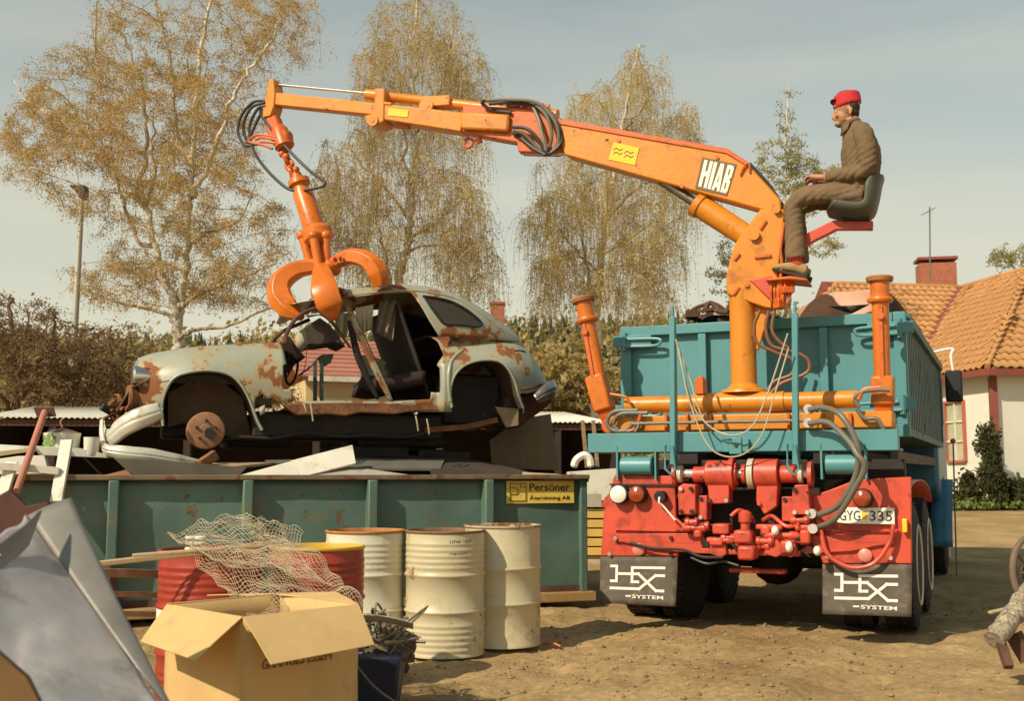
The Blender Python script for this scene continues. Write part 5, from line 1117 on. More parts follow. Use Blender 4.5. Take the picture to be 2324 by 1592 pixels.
def car_mat():
    m = bpy.data.materials.new('pale grey green paint with rust'); m.use_nodes = True; t = m.node_tree; b = t.nodes['Principled BSDF']; lk = t.links.new
    at = t.nodes.new('ShaderNodeAttribute'); at.attribute_name = 'rust'; tc = t.nodes.new('ShaderNodeTexCoord')
    n = t.nodes.new('ShaderNodeTexNoise'); n.inputs['Scale'].default_value = 26; n.inputs['Detail'].default_value = 8; n.inputs['Roughness'].default_value = .7; lk(tc.outputs['Object'], n.inputs[0])
    ad = t.nodes.new('ShaderNodeMath'); ad.operation = 'MULTIPLY_ADD'; ad.inputs[1].default_value = .62; lk(n.outputs[0], ad.inputs[0]); lk(at.outputs['Fac'], ad.inputs[2])
    r = t.nodes.new('ShaderNodeValToRGB'); r.color_ramp.elements[0].position = .72; r.color_ramp.elements[1].position = .80; lk(ad.outputs[0], r.inputs[0])
    st = t.nodes.new('ShaderNodeValToRGB'); st.color_ramp.elements[0].position = .52; st.color_ramp.elements[1].position = .82; lk(ad.outputs[0], st.inputs[0])
    n2 = t.nodes.new('ShaderNodeTexNoise'); n2.inputs['Scale'].default_value = 5; n2.inputs['Detail'].default_value = 6; lk(tc.outputs['Object'], n2.inputs[0])
    pc = t.nodes.new('ShaderNodeValToRGB'); pc.color_ramp.elements[0].color = (.25, .265, .20, 1); pc.color_ramp.elements[1].color = (.37, .38, .29, 1); lk(n2.outputs[0], pc.inputs[0])
    m1 = t.nodes.new('ShaderNodeMix'); m1.data_type = 'RGBA'; m1.inputs[7].default_value = (.40, .27, .11, 1); lk(st.outputs[0], m1.inputs[0]); lk(pc.outputs[0], m1.inputs[6])
    rc = t.nodes.new('ShaderNodeValToRGB'); rc.color_ramp.elements[0].color = (.13, .045, .016, 1); rc.color_ramp.elements[1].color = (.30, .115, .035, 1); lk(n.outputs[0], rc.inputs[0])
    m2 = t.nodes.new('ShaderNodeMix'); m2.data_type = 'RGBA'; lk(r.outputs[0], m2.inputs[0]); lk(m1.outputs[2], m2.inputs[6]); lk(rc.outputs[0], m2.inputs[7]); lk(m2.outputs[2], b.inputs['Base Color'])
    mr = t.nodes.new('ShaderNodeMapRange'); mr.inputs[3].default_value = .42; mr.inputs[4].default_value = .92; lk(r.outputs[0], mr.inputs[0]); lk(mr.outputs[0], b.inputs['Roughness'])
    bp = t.nodes.new('ShaderNodeBump'); bp.inputs['Strength'].default_value = .25; bp.inputs['Distance'].default_value = .01; lk(n.outputs[0], bp.inputs['Height']); lk(bp.outputs[0], b.inputs['Normal'])
    return m
m_car = car_mat()
def poly_in(poly, x, z):
    ins = np.zeros(x.shape, bool); n = len(poly)
    for i in range(n):
        x0, z0 = poly[i]; x1, z1 = poly[(i+1) % n]
        c = ((z0 > z) != (z1 > z)) & (x < (x1-x0)*(z-z0)/((z1-z0) if z1 != z0 else 1e-9)+x0); ins ^= c
    return ins
def snap(poly, p):
    best = None; n = len(poly)
    for i in range(n):
        a = np.array(poly[i]); b_ = np.array(poly[(i+1) % n]); d = b_-a; t = np.clip(np.dot(p-a, d)/max(1e-9, d.dot(d)), 0, 1); q = a+d*t; e = np.linalg.norm(p-q)
        if best is None or e < best[0]: best = (e, q)
    return best
def shell(name, xs, fn, nphi, keep, polys, mat_, parent, solid=.004, snapd=.03):
    """grid (x, phi) -> (y, z); keep faces whose centre passes keep(x,z); snap the cut edges to the polygons"""
    X = np.repeat(np.array(xs)[:, None], nphi, 1); Yv = np.zeros_like(X); Z = np.zeros_like(X)
    for i, x in enumerate(xs):
        for j in range(nphi): Yv[i, j], Z[i, j] = fn(x, j/(nphi-1))
    cx = (X[:-1, :-1]+X[1:, 1:])/2; cz = (Z[:-1, :-1]+Z[1:, 1:])/2; K = keep(cx, cz)
    nx = len(xs); idx = np.arange(nx*nphi).reshape(nx, nphi)
    faces = [(idx[i, j], idx[i+1, j], idx[i+1, j+1], idx[i, j+1]) for i in range(nx-1) for j in range(nphi-1) if K[i, j]]
    cnt = np.zeros((nx, nphi), int); kk = K.astype(int); cnt[:-1, :-1] += kk; cnt[1:, :-1] += kk; cnt[1:, 1:] += kk; cnt[:-1, 1:] += kk
    full = np.full((nx, nphi), 4); full[0] = 2; full[-1] = 2; full[:, 0] = np.minimum(full[:, 0], 2); full[:, -1] = np.minimum(full[:, -1], 2)
    for i in range(nx):
        for j in range(nphi):
            if 0 < cnt[i, j] < full[i, j]:
                best = None
                for pl in polys:
                    s_ = snap(pl, np.array((X[i, j], Z[i, j])))
                    if best is None or s_[0] < best[0]: best = s_
                if best and best[0] < snapd: X[i, j], Z[i, j] = best[1]
    objs = []
    V = np.stack([X, Yv, Z], -1).reshape(-1, 3); used = sorted({k for f in faces for k in f}); mp_ = {k: n_ for n_, k in enumerate(used)}
    Vu = V[used]; me = bpy.data.meshes.new(name); off = MCi @ MW[parent].translation
    me.from_pydata((Vu-np.array(off)).tolist(), [], [[mp_[k] for k in f] for f in faces])
    at = me.attributes.new('rust', 'FLOAT', 'POINT'); at.data.foreach_set('value', [rustval(v[0], v[2]) for v in Vu])
    bm = bmesh.new(); bm.from_mesh(me); bmesh.ops.recalc_face_normals(bm, faces=bm.faces); bm.to_mesh(me); bm.free()
    o = link_mesh(name, me, mat_, parent, smooth=True)
    if solid: m = o.modifiers.new('solid', 'SOLIDIFY'); m.thickness = solid; m.offset = 0
    return o
zsill = c1(1200, 632).z; XF, XR = hoodc[0, 0], hoodc[-1, 0]
archF = xz([(352, 720), (348, 640), (360, 570), (400, 505), (460, 480), (540, 470), (620, 478), (670, 500), (710, 545), (745, 610), (775, 690), (800, 740), (800, 900), (352, 900)])
archR = xz([(1648, 640), (1640, 570), (1652, 510), (1690, 462), (1745, 435), (1810, 424), (1870, 432), (1905, 465), (1935, 520), (1955, 580), (1985, 640), (1990, 900), (1648, 900)])
lowcut = xz([(100, 400), (236, 412), (226, 470), (245, 560), (240, 640), (330, 650), (352, 720), (352, 1000), (100, 1000)])
ragged = xz([(770, 700), (765, 600), (800, 575), (830, 600), (850, 590), (880, 625), (920, 615), (945, 612), (945, 1000), (770, 1000)])
doorhole = xz([(905, 200), (903, 340), (908, 420), (920, 490), (935, 560), (945, 612), (1100, 607), (1380, 612), (1560, 600), (1562, 560), (1572, 490), (1592, 440), (1622, 398), (1620, 330), (1600, 290), (1560, 200)])
tailcut = xz([(1990, 640), (1960, 572), (2000, 575), (2060, 560), (2110, 545), (2300, 500), (2300, 1000), (1990, 1000)])
def wlow(x):
    f = (x-XF)/(XR-XF); w = CHW*(1 - .30*max(0, 1-f/.16)**2.2 - .42*max(0, (f-.80)/.20)**2)
    return w
def low_fn(side):
    def fn(x, u):
        zt = np.interp(x, hoodc[:, 0], hoodc[:, 1]); zb = zsill-.04; w = wlow(x); ph = u*math.pi/2; n = 3.4
        y = w*max(0, math.cos(ph))**(2/n); z = zb+(zt+.03-zb)*max(0, math.sin(ph))**(2/n)
        zz = (z-zb)/(zt-zb)
        # front fender crease & bulging rear fender
        xr0 = c1(1590, 500).x; xr1 = c1(1800, 500).x
        if x > xr0: y += .075*sstep(xr0, xr0+.05, x)*sstep(.88, .55, zz)*sstep(XR, xr1+.1, x)
        y += .03*math.sin(min(1, zz)*math.pi)
        return (side*y, z)
    return fn
xs_low = np.arange(XF, XR+.001, .0135)
def keep_low(x, z): return ~(poly_in(archF, x, z)|poly_in(archR, x, z)|poly_in(lowcut, x, z)|poly_in(ragged, x, z)|poly_in(doorhole, x, z)|poly_in(tailcut, x, z)) & (z > zsill-.035)
xdoor0, xdoor1 = c1(905, 400).x, c1(1600, 400).x
def keep_low2(x, z): return keep_low(x, z) & ~((x > xdoor0-.02) & (x < xdoor1) & (z > c1(1200, 560).z))
near_body = shell('body_flank', xs_low, low_fn(-1), 74, keep_low2, [archF, archR, lowcut, ragged, doorhole, tailcut], m_car, car)
shell('body_flank', xs_low[::2], low_fn(1), 40, keep_low2, [archF, archR, doorhole], m_car, car)
# greenhouse: roof, rear pillar, side window
winh = xz([(1530, 132), (1600, 142), (1660, 158), (1720, 192), (1765, 228), (1790, 254), (1785, 268), (1760, 274), (1680, 268), (1618, 264), (1590, 235), (1560, 190)], .16)
dooru = xz([(1000, 400), (1030, 240), (1100, 175), (1170, 140), (1200, 135), (1330, 120), (1480, 112), (1500, 150), (1550, 250), (1600, 330), (1620, 400)], .14)
wind = xz([(800, 400), (900, 300), (1000, 190), (1060, 150), (1150, 135), (1190, 160), (1180, 400)], .2)
zbelt = c1(1700, 312, .12).z
def top_fn(side):
    def fn(x, u):
        zt = np.interp(x, roofc[:, 0], roofc[:, 1]); zb = min(zbelt-.02, zt-.02); f = (x-roofc[0, 0])/(roofc[-1, 0]-roofc[0, 0]); w = .70*(1-.30*max(0, (f-.55)/.45)**2)
        ph = u*math.pi/2; n = 2.9; y = w*max(0, math.cos(ph))**(2/n); z = zb+(zt+.02-zb)*max(0, math.sin(ph))**(2/n)
        dent_ = -.05*math.exp(-((x-c1(1130, 100).x)/.14)**2)*sstep(.5, 1, u)
        return (side*y, z+dent_+.006*noise.noise(Vector((x*6, y*6, 3)))*sstep(.3, .9, u))
    return fn
xs_top = np.arange(roofc[0, 0]+.02, roofc[-1, 0], .0125)
keep_top = lambda x, z: ~(poly_in(winh, x, z)|poly_in(dooru, x, z)|poly_in(wind, x, z))
shell('roof', xs_top, top_fn(-1), 60, keep_top, [winh, dooru], m_car, car)
shell('roof_far_half', xs_top[::2], top_fn(1), 34, keep_top, [winh, dooru], m_car, car)
def on_top(x, z, off=0.0):   # near-side surface point
    best = None
    for k in range(200):
        y, zz = top_fn(-1)(x, k/199)
        if best is None or abs(zz-z) < best[0]: best = (abs(zz-z), y)
    return Vector((x, best[1]-off, z))
def on_low(x, z, off=0.0):
    best = None
    for k in range(200):
        y, zz = low_fn(-1)(x, k/199)
        if best is None or abs(zz-z) < best[0]: best = (abs(zz-z), y)
    return Vector((x, best[1]-off, z))
# window seal, drip rail, arch lips
b = KB(); b.tube(curve([on_top(x, z, .004) for x, z in np.vstack([winh, winh[:1]])], 4), .012, 8, caps=False); b.build('window_seal', m_black, car)
m_pane2 = bpy.data.materials.new('dusty car glass'); m_pane2.use_nodes = True; bs = m_pane2.node_tree.nodes['Principled BSDF']; bs.inputs['Base Color'].default_value = (.62, .60, .48, 1); bs.inputs['Transmission Weight'].default_value = .92; bs.inputs['Roughness'].default_value = .12; bs.inputs['IOR'].default_value = 1.03
b = KB(); b.add([on_top(x, z, -.006) for x, z in winh], [tuple(range(len(winh)))]); b.build('side_window', m_pane2, car)
drip = xz([(1190, 128), (1330, 113), (1480, 104), (1600, 118), (1700, 148), (1800, 212), (1880, 275)], .16)
b = KB(); b.tube(curve([on_top(x, z, .006) for x, z in drip], 5), .012, 6); b.build('drip_rail', m_car, car)
for nm, pl in (('front_arch_lip', archF[:12]), ('rear_arch_lip', archR[:11])):
    b = KB(); b.tube(curve([on_low(x, z, .0) for x, z in pl], 4), .013, 6); b.build(nm, m_car, car)
    b = KB(); pts = curve([on_low(x, z, .0) for x, z in pl], 4)
    b.grid(lambda u, v, pts=pts: (lambda p: Vector((p.x, p.y+(-CHW*.38-p.y)*v, p.z)))(pts[int(round(u*(len(pts)-1)))]), len(pts), 3); b.build('wheel_well', mat('underseal '+nm, (.085, .05, .03), .9, var=.4, scale=6), car)
b = KB(); b.tube(curve([on_low(*q) for q in xz([(236, 412), (228, 450), (232, 500), (246, 540)])], 4), .014, 6); b.build('fender_edge', m_car, car)
b = KB(); b.tube(curve([on_low(*q, -.002) for q in xz([(250, 530), (340, 520), (385, 515)])], 4), .006, 5); b.build('trim_strip', m_brown, car)
# rear bonnet seam + vertical fender leading edge
b = KB(); b.tube(curve([on_low(*q, .0) for q in xz([(1640, 612), (1632, 540), (1636, 470), (1660, 420), (1720, 372)])], 4), .018, 8); b.build('fender_bead', m_car, car)
b = KB(); b.tube(curve([on_low(*q, .004) for q in xz([(1630, 312), (1750, 308), (1890, 312)])], 4), .008, 6); b.build('belt_bead', m_rust, car)
# sill
sl_ = [c1(895, 626), c1(1000, 616), c1(1640, 600), c1(1645, 652), c1(1480, 655), c1(1400, 668), c1(1250, 660), c1(1180, 675), c1(1100, 668), c1(960, 672), c1(930, 655)]
b = KB(); b.prism([Vector((q.x, -CHW-.01, q.z)) for q in sl_], (0, .12, 0)); b.build('sill', m_rust, car, bevel=.01)
b = KB(); b.prism([Vector((q.x, CHW-.11, q.z)) for q in sl_], (0, .12, 0)); b.build('sill', m_rust, car)
# pillars
def strip(name, pts, w, m, yo=0, th=.03, parent=car):
    b = KB(); P_ = [Vector((c1(x, y).x, yy, c1(x, y).z)) for x, y, yy in pts]
    for i in range(len(P_)-1): b.beam(P_[i], P_[i+1], th, w, up=Vector((1, 0, 0)) if abs((P_[i+1]-P_[i]).normalized().x) < .8 else Vector((0, 0, 1)))
    return b.build(name, m, parent, bevel=.006)
b = KB(); b.tube(curve([Vector((c1(x, y).x, yy, c1(x, y).z)) for x, y, yy in ((908, 345, -.72), (915, 300, -.71), (950, 240, -.69), (1000, 200, -.66), (1060, 175, -.62), (1120, 150, -.60))], 6), [.03]*5+[.02]*26, 8); b.build('front_pillar', m_brown, car)
b = KB(); b.tube(curve([Vector((c1(x, y).x, yy, c1(x, y).z)) for x, y, yy in ((908, 345, .72), (915, 300, .71), (950, 240, .69), (1000, 200, .66), (1060, 175, .62), (1120, 150, .60))], 6), .02, 8); b.build('front_pillar', m_brown, car)
def ribbon(name, pts, ws, m, ydepth=.035):
    """flat folded-metal strip following zoom pixels, width in metres along x"""
    P_ = curve([Vector((c1(x, y).x, yy, c1(x, y).z)) for x, y, yy in pts], 5); n = len(P_); b = KB(); vs = []
    for i, p in enumerate(P_):
        w = np.interp(i/(n-1), np.linspace(0, 1, len(ws)), ws)
        vs += [p+Vector((-w/2, .012, 0)), p+Vector((-w*.2, -ydepth*.5, 0)), p+Vector((w*.25, -ydepth*.3, 0)), p+Vector((w/2, ydepth*.6, 0))]
    b.add(vs, [(i*4+j, i*4+j+1, (i+1)*4+j+1, (i+1)*4+j) for i in range(n-1) for j in range(3)])
    me = b.build(name, m, car, solid=.006); return me
def with_rust(o):
    me = o.data; at = me.attributes.new('rust', 'FLOAT', 'POINT'); at.data.foreach_set('value', [rustval(v.co.x*1.7+3, v.co.z*1.4)+.18 for v in me.vertices]); return o
with_rust(ribbon('torn_pillar', [(1200, 165, -.66), (1225, 245, -.72), (1262, 345, -.78), (1310, 455, -.8), (1350, 540, -.8), (1385, 608, -.78)], [.055, .07, .08, .08, .07, .045], m_car))
ribbon('torn_pillar_inner', [(1205, 240, -.70), (1240, 400, -.72), (1290, 520, -.74), (1330, 600, -.74)], [.05, .07, .06, .03], m_dark)
ribbon('hanging_trim', [(1010, 215, -.6), (1075, 210, -.66), (1120, 245, -.72), (1165, 310, -.74), (1205, 365, -.74)], [.05, .04, .04, .03, .02], m_brown)
ribbon('window_channel', [(980, 378, -.60), (1060, 345, -.62), (1110, 340, -.64), (1190, 335, -.64)], [.02, .03, .03, .02], m_dark)
# crushed header panel under the grapple
b = KB()
hp_ = [(955, 170), (1000, 130), (1040, 95), (1180, 85), (1190, 130), (1160, 165), (1100, 150), (1030, 200), (985, 180)]
b.grid(lambda u, v: cq(950+240*u, 160-72*u+14*math.sin(u*7), -.66+1.3*v, 0, .04*math.sin(v*3.1)+.02*math.sin(9*u+4*v)), 16, 12); with_rust(b.build('crushed_roof_front', m_car, car, solid=.006))
# interior
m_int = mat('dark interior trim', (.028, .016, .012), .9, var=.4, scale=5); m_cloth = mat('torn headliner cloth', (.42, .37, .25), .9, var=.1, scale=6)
x_r = c1(1625, 400).x; b = KB()
b.grid(lambda u, v: cq(1440+150*u, 150+440*u, -.55+1.15*v, .05*math.sin(v*5)), 14, 8); b.build('rear_seat_back', m_int, car, solid=.03)
b = KB(); b.grid(lambda u, v: cq(1335+225*u, 505+12*math.sin(5*u), -.62+1.2*v, 0, -.03*math.sin(8*v)), 10, 10); b.build('rear_seat', m_int, car, solid=.12)
b = KB(); b.add([(lambda q: Vector((q.x, .60, q.z)))(c1(x, y, 1.3)) for x, y in ((1320, 120), (1520, 110), (1700, 300), (1700, 620), (1380, 620), (1400, 330))], [tuple(range(6))]); b.build('cabin_shade_lining', m_int, car, solid=.02)  # dark sheet closing the far opening, stands in for shade inside the cabin
b = KB(); b.grid(lambda u, v: cq(905+740*u, 634-14*u, -.74+1.48*v, 0, -.02+.012*math.sin(30*u)*math.sin(14*v)), 30, 14); b.build('floor_pan', m_brown, car, solid=.02)
def cloth(u, v):
    x0, x1 = 1245+10*v, 1330-8*v; px = x0+(x1-x0)*u; py = 168-15*u+ (300-168)*v*(1-.12*u); return cq(px, py, -.52+.03*math.sin(22*u)*v)
b = KB(); b.grid(cloth, 24, 8); b.build('headliner_rag', m_cloth, car, solid=.003)
b = KB(); b.grid(lambda u, v: cq(1370+80*u-25*v, 130+150*v+40*u*v, -.45+.03*math.sin(14*u+3*v)), 14, 8); b.build('headliner_rag', mat('dirty headliner cloth', (.20, .16, .11), .9), car, solid=.003)
b = KB(); b.grid(lambda u, v: cq(1160+70*u-10*v, 190+115*v, -.50+.03*math.sin(12*u)), 10, 6); b.build('headliner_rag', m_cloth, car, solid=.003)
b = KB(); b.grid(lambda u, v: cq(1310+125*u, 372+30*u*u+110*v-20*v*u, -.1+.05*math.sin(6*v)), 10, 8); b.build('seat_cover', mat('pale seat cover', (.34, .31, .2), .9, var=.2), car, solid=.02)
b = KB(); sw = c1(962, 442); rr = .155
ring = [Vector((sw.x+.42*rr*math.cos(t)+.12*rr*math.sin(t), -.36+.55*rr*math.cos(t), sw.z+.98*rr*math.sin(t))) for t in [2*math.pi*k/32 for k in range(33)]]
b.tube(ring, .012, 8, caps=False); st_ = b.build('steering_wheel', m_black, car)
b = KB(); b.tube([Vector((sw.x, -.36, sw.z)), Vector((sw.x-.35, -.36, sw.z-.22))], .018, 8); b.tube([ring[4], ring[20]], .008, 6); b.build('steering_column', m_dark, st_)
b = KB(); b.grid(lambda u, v: cq(925+75*u, 310+50*u+50*math.sin(u*1.3), -.66+1.32*v), 8, 12); b.build('dashboard', m_int, car, solid=.03)
b = KB(); b.add([Vector((c1(x, y).x, -.40, c1(x, y).z)) for x, y in ((990, 270), (1060, 320), (985, 372), (975, 300))], [(0, 1, 2, 3)]); b.build('torn_card', m_cloth, car, solid=.004)
b = KB(); b.prism([Vector((c1(x, y).x, -.55, c1(x, y).z)) for x, y in ((1000, 265), (1080, 215), (1130, 250), (1200, 350), (1150, 330), (1080, 340), (1030, 340))], (0, .5, 0)); b.build('crushed_dash_panel', mat('crumpled dark metal', (.07, .05, .035), .8, var=.4, scale=8), car, bevel=.01)
m_bluebar = mat('bluish seat bar', (.09, .115, .10), .6, var=.2)
for y_ in (-.3, .1): b = KB(); b.beam(cq(1108, 385, y_), cq(1108, 600, y_), .06, .03); b.build('seat_frame', m_bluebar, car)
b = KB(); b.prism([Vector((c1(x, y).x, -.32, c1(x, y).z)) for x, y in ((1110, 375), (1165, 372), (1150, 415), (1125, 425))], (0, .3, 0)); b.build('seat_bracket', m_bluebar, car)
b = KB(); b.tube(curve([Vector((c1(x, y).x, -.2, c1(x, y).z)) for x, y in ((1005, 470), (1060, 430), (1095, 390))], 4), .01, 6); b.tube(curve([Vector((c1(x, y).x, -.4, c1(x, y).z)) for x, y in ((1030, 320), (1025, 420), (1000, 500))], 4), .004, 5); b.build('loose_cable', m_hose, car)
# front end: inner fender, grille mess, headlight bowl
b = KB(); b.grid(lambda u, v: cq(130+120*u, 670-150*u-60*u*u, -.60+1.2*v, .02*math.sin(7*v), .03*math.sin(11*v+4*u)), 10, 16); b.build('valance', m_rust, car, solid=.01)
b = KB(); q = c1(205, 590); b.lathe(Vector((q.x-.03, -.52, q.z)), Vector((q.x+.2, -.48, q.z)), [(0, .12), (.1, .125), (.3, .1), (1, .05)], 22); b.build('headlight_bowl', m_rust, car)
b = KB(); q = c1(222, 490); b.lathe(Vector((q.x-.02, -.60, q.z)), Vector((q.x+.14, -.58, q.z)), [(0, .085), (.1, .1), (.4, .09), (1, .05)], 22); b.build('headlight', m_chrome, car)
for y_ in (-.3, .35): b = KB(); b.box(cq(275, 560, y_), (.06, .6, .42)); b.build('radiator_panel', m_brown, car)
random.seed(5)
b = KB()
for i in range(60):
    q = c1(random.uniform(110, 240), random.uniform(590, 690)); y = -.62+random.random()*.7; d = Vector((random.gauss(0, .06), random.gauss(0, .06), random.gauss(0, .05))); b.tube(curve([Vector((q.x, y, q.z)), Vector((q.x, y, q.z))+d*.6+Vector((.02, 0, .02)), Vector((q.x, y, q.z))+d], 3), random.uniform(.006, .016), 5)
o = b.build('front_wiring', m_rust, car); o['kind'] = 'stuff'
b = KB(); q0, q1 = c1(70, 625), c1(125, 655); b.cyl(Vector((q0.x, -.5, q0.z)), Vector((q1.x, -.45, q1.z)), .035, 12); b.build('bumper_bracket', m_dark, car)
# front bumper: a bent blade, near part lit, plus the fallen lower blade
m_bump = mat('worn white chrome', (.70, .66, .54), .32, .35, var=.08, dirt=.3, dirtcol=(.40, .30, .14))
def blade(name, pts, hs, m, bulge=.03):
    P_ = curve([Vector((c1(x, y).x, yy, c1(x, y).z)) for x, y, yy in pts], 6); n = len(P_); b = KB(); vs = []
    for i, p in enumerate(P_):
        d = (P_[min(n-1, i+1)]-P_[max(0, i-1)]).normalized(); o_ = Vector((d.y, -d.x, 0)); o_ = o_.normalized() if o_.length > .05 else Vector((0, -1, 0))
        if o_.y > .2 or (abs(o_.y) <= .2 and o_.x > 0): o_ = -o_
        upv = d.cross(o_); upv = upv if upv.z > 0 else -upv
        h = np.interp(i/(n-1), np.linspace(0, 1, len(hs)), hs)
        for k in (-1, -.75, -.3, -.1, 0, .1, .3, .75, 1): vs.append(p+upv*h*k*.5+o_*bulge*(1-k*k)*(.75 if abs(k) < .05 else 1))
    b.add(vs, [(i*9+j, i*9+j+1, (i+1)*9+j+1, (i+1)*9+j) for i in range(n-1) for j in range(8)])
    return b.build(name, m, car, smooth=True, solid=.006)
blade('front_bumper', [(338, 655, -.86), (290, 672, -.88), (220, 700, -.87), (160, 735, -.80), (115, 775, -.70), (88, 770, -.5), (78, 730, -.2), (75, 715, .3)], [.14, .17, .18, .18, .17, .17, .17, .17], m_bump)
blade('fallen_bumper', [(80, 690, -.55), (78, 745, -.62), (85, 800, -.72), (100, 832, -.85), (180, 846, -.92), (300, 858, -.92), (420, 878, -.86), (540, 892, -.75)], [.05, .06, .07, .10, .12, .12, .10, .04], m_bump)
# rear bumper and tail
blade('rear_bumper', [(2040, 600, -.74), (2085, 572, -.74), (2125, 556, -.70), (2150, 556, -.58), (2165, 562, -.38), (2172, 570, 0), (2165, 575, .4)], [.10, .15, .19, .21, .22, .22, .22], mat('dull dark chrome', (.42, .41, .38), .34, .9, var=.2, dirt=.45, dirtcol=(.10, .06, .04)), .04)
b = KB(); b.prism([Vector((c1(x, y).x, -.5, c1(x, y).z)) for x, y in ((1950, 575), (2060, 560), (2110, 548), (2150, 620), (2000, 730), (1930, 650))], (0, 1.0, 0)); b.build('tail_pan', m_brown, car, bevel=.03)
b = KB(); b.beam(Vector((c1(2115, 575).x, -.72, c1(2115, 575).z)), Vector((c1(2135, 620).x, -.72, c1(2135, 620).z)), .04, .05); b.build('overrider', m_rust, car, bevel=.008)
b = KB(); b.tube(curve([on_low(*q, .004) for q in xz([(1962, 375), (2000, 372), (2025, 376)])], 3), .009, 6); b.build('boot_handle', m_dark, car)
b = KB(); b.tube(curve([on_low(*q, .004) for q in xz([(1965, 556), (2020, 548), (2095, 528)])], 4), .012, 6); b.build('tail_seam', m_rust, car)
# underside: dark engine and axles, wheel drum
b = KB(); z0 = c1(1200, 660).z
b.box(cq(1220, 715, .05), (c1(1640, 600).x-c1(760, 600).x, 1.2, .24)); b.box(cq(1500, 760, .2), (.9, .9, .22)); b.box(cq(820, 760, .2), (.6, .9, .2)); b.box(cq(560, 640, .05), (.75, .7, .5)); b.box(cq(1800, 590, .1), (.6, 1.0, .5))
b.build('underbody', m_dark, car, bevel=.03)
b = KB(); b.prism([Vector((c1(x, y).x, -.40, c1(x, y).z)) for x, y in ((380, 560), (470, 510), (640, 510), (730, 580), (770, 760), (660, 780), (450, 700), (380, 720))], (0, .04, 0)); b.build('inner_wing', mat('brown underseal', (.11, .065, .035), .9, var=.3, scale=5), car)
b = KB(); b.prism([Vector((c1(x, y).x, -.36, c1(x, y).z)) for x, y in ((1660, 560), (1720, 500), (1850, 490), (1930, 560), (1980, 700), (1800, 740), (1660, 720))], (0, .04, 0)); b.build('inner_wing', bpy.data.materials['brown underseal'], car)
b = KB(); b.grid(lambda u, v: cq(640+960*u, 770-16*u+8*math.sin(9*u+1), -.62+1.3*v, 0, .015*math.sin(20*u+9*v)), 24, 10); b.build('exhaust_pan', m_dark, car, solid=.03)
b = KB(); pts_ = [Vector((c1(x, y).x, -.55, c1(x, y).z)) for x, y in ((1560, 738), (1750, 722), (1890, 690))]; b.beam(pts_[0], pts_[1], .2, .05); b.beam(pts_[1], pts_[2], .16, .05); b.build('rear_spring_plate', m_rust, car)
b = KB(); b.prism([Vector((c1(x, y).x, -.62, c1(x, y).z)) for x, y in ((1880, 630), (1985, 640), (1985, 715), (1930, 725))], (0, .03, 0)); b.build('bent_bracket', mat('muddy sheet', (.30, .22, .12), .85, var=.3, scale=8), car)
b = KB(); q = c1(546, 742); b.lathe(Vector((q.x, -.78, q.z)), Vector((q.x, -.60, q.z)), [(0, .035), (0, .05), (.04, .055), (.05, .125), (.1, .155), (.16, .163), (.9, .163), (1, .15)], 36); dr = b.build('brake_drum', mat('rusty drum', (.27, .135, .065), .8, var=.25, scale=8, bump=.3), car)
for k in range(5): a = 2*math.pi*k/5+.3; b = KB(); b.cyl(Vector((q.x+.085*math.cos(a), -.80, q.z+.085*math.sin(a))), Vector((q.x+.085*math.cos(a), -.765, q.z+.085*math.sin(a))), .013, 8); b.build('wheel_stud', m_dark, dr)
b = KB(); b.cyl(Vector((q.x+.03, -.795, q.z-.02)), Vector((q.x+.03, -.74, q.z-.02)), .045, 14); b.build('hub_cap', m_dark, dr)
b = KB(); b.cyl(Vector((q.x, -.62, q.z)), Vector((q.x, .6, q.z+.03)), .05, 12); b.build('front_axle', m_dark, car)
for x, y0, y1 in ((1015, 620, 700), (985, 620, 660), (1490, 675, 745), (1540, 690, 760)):
    b = KB(); b.tube(curve([Vector((c1(x, y0).x, -.82, c1(x, y0).z)), Vector((c1(x+6, (y0+y1)/2).x, -.83, c1(x, (y0+y1)/2).z)), Vector((c1(x+12, y1).x, -.82, c1(x, y1).z))], 3), .007, 5); b.build('dangling_strip', m_cloth, car)
b = KB(); b.add([Vector((c1(x, y).x, -.80, c1(x, y).z)) for x, y in ((785, 640), (810, 625), (815, 660), (790, 675))], [(0, 1, 2, 3)]); b.build('torn_scrap', m_cloth, car, solid=.006)
b = KB(); b.beam(Vector((c1(515, 900).x, -.86, c1(515, 900).z)), Vector((c1(590, 850).x, -.8, c1(590, 850).z)), .07, .09); o = b.build('rusty_stub', m_rust, car, bevel=.01)
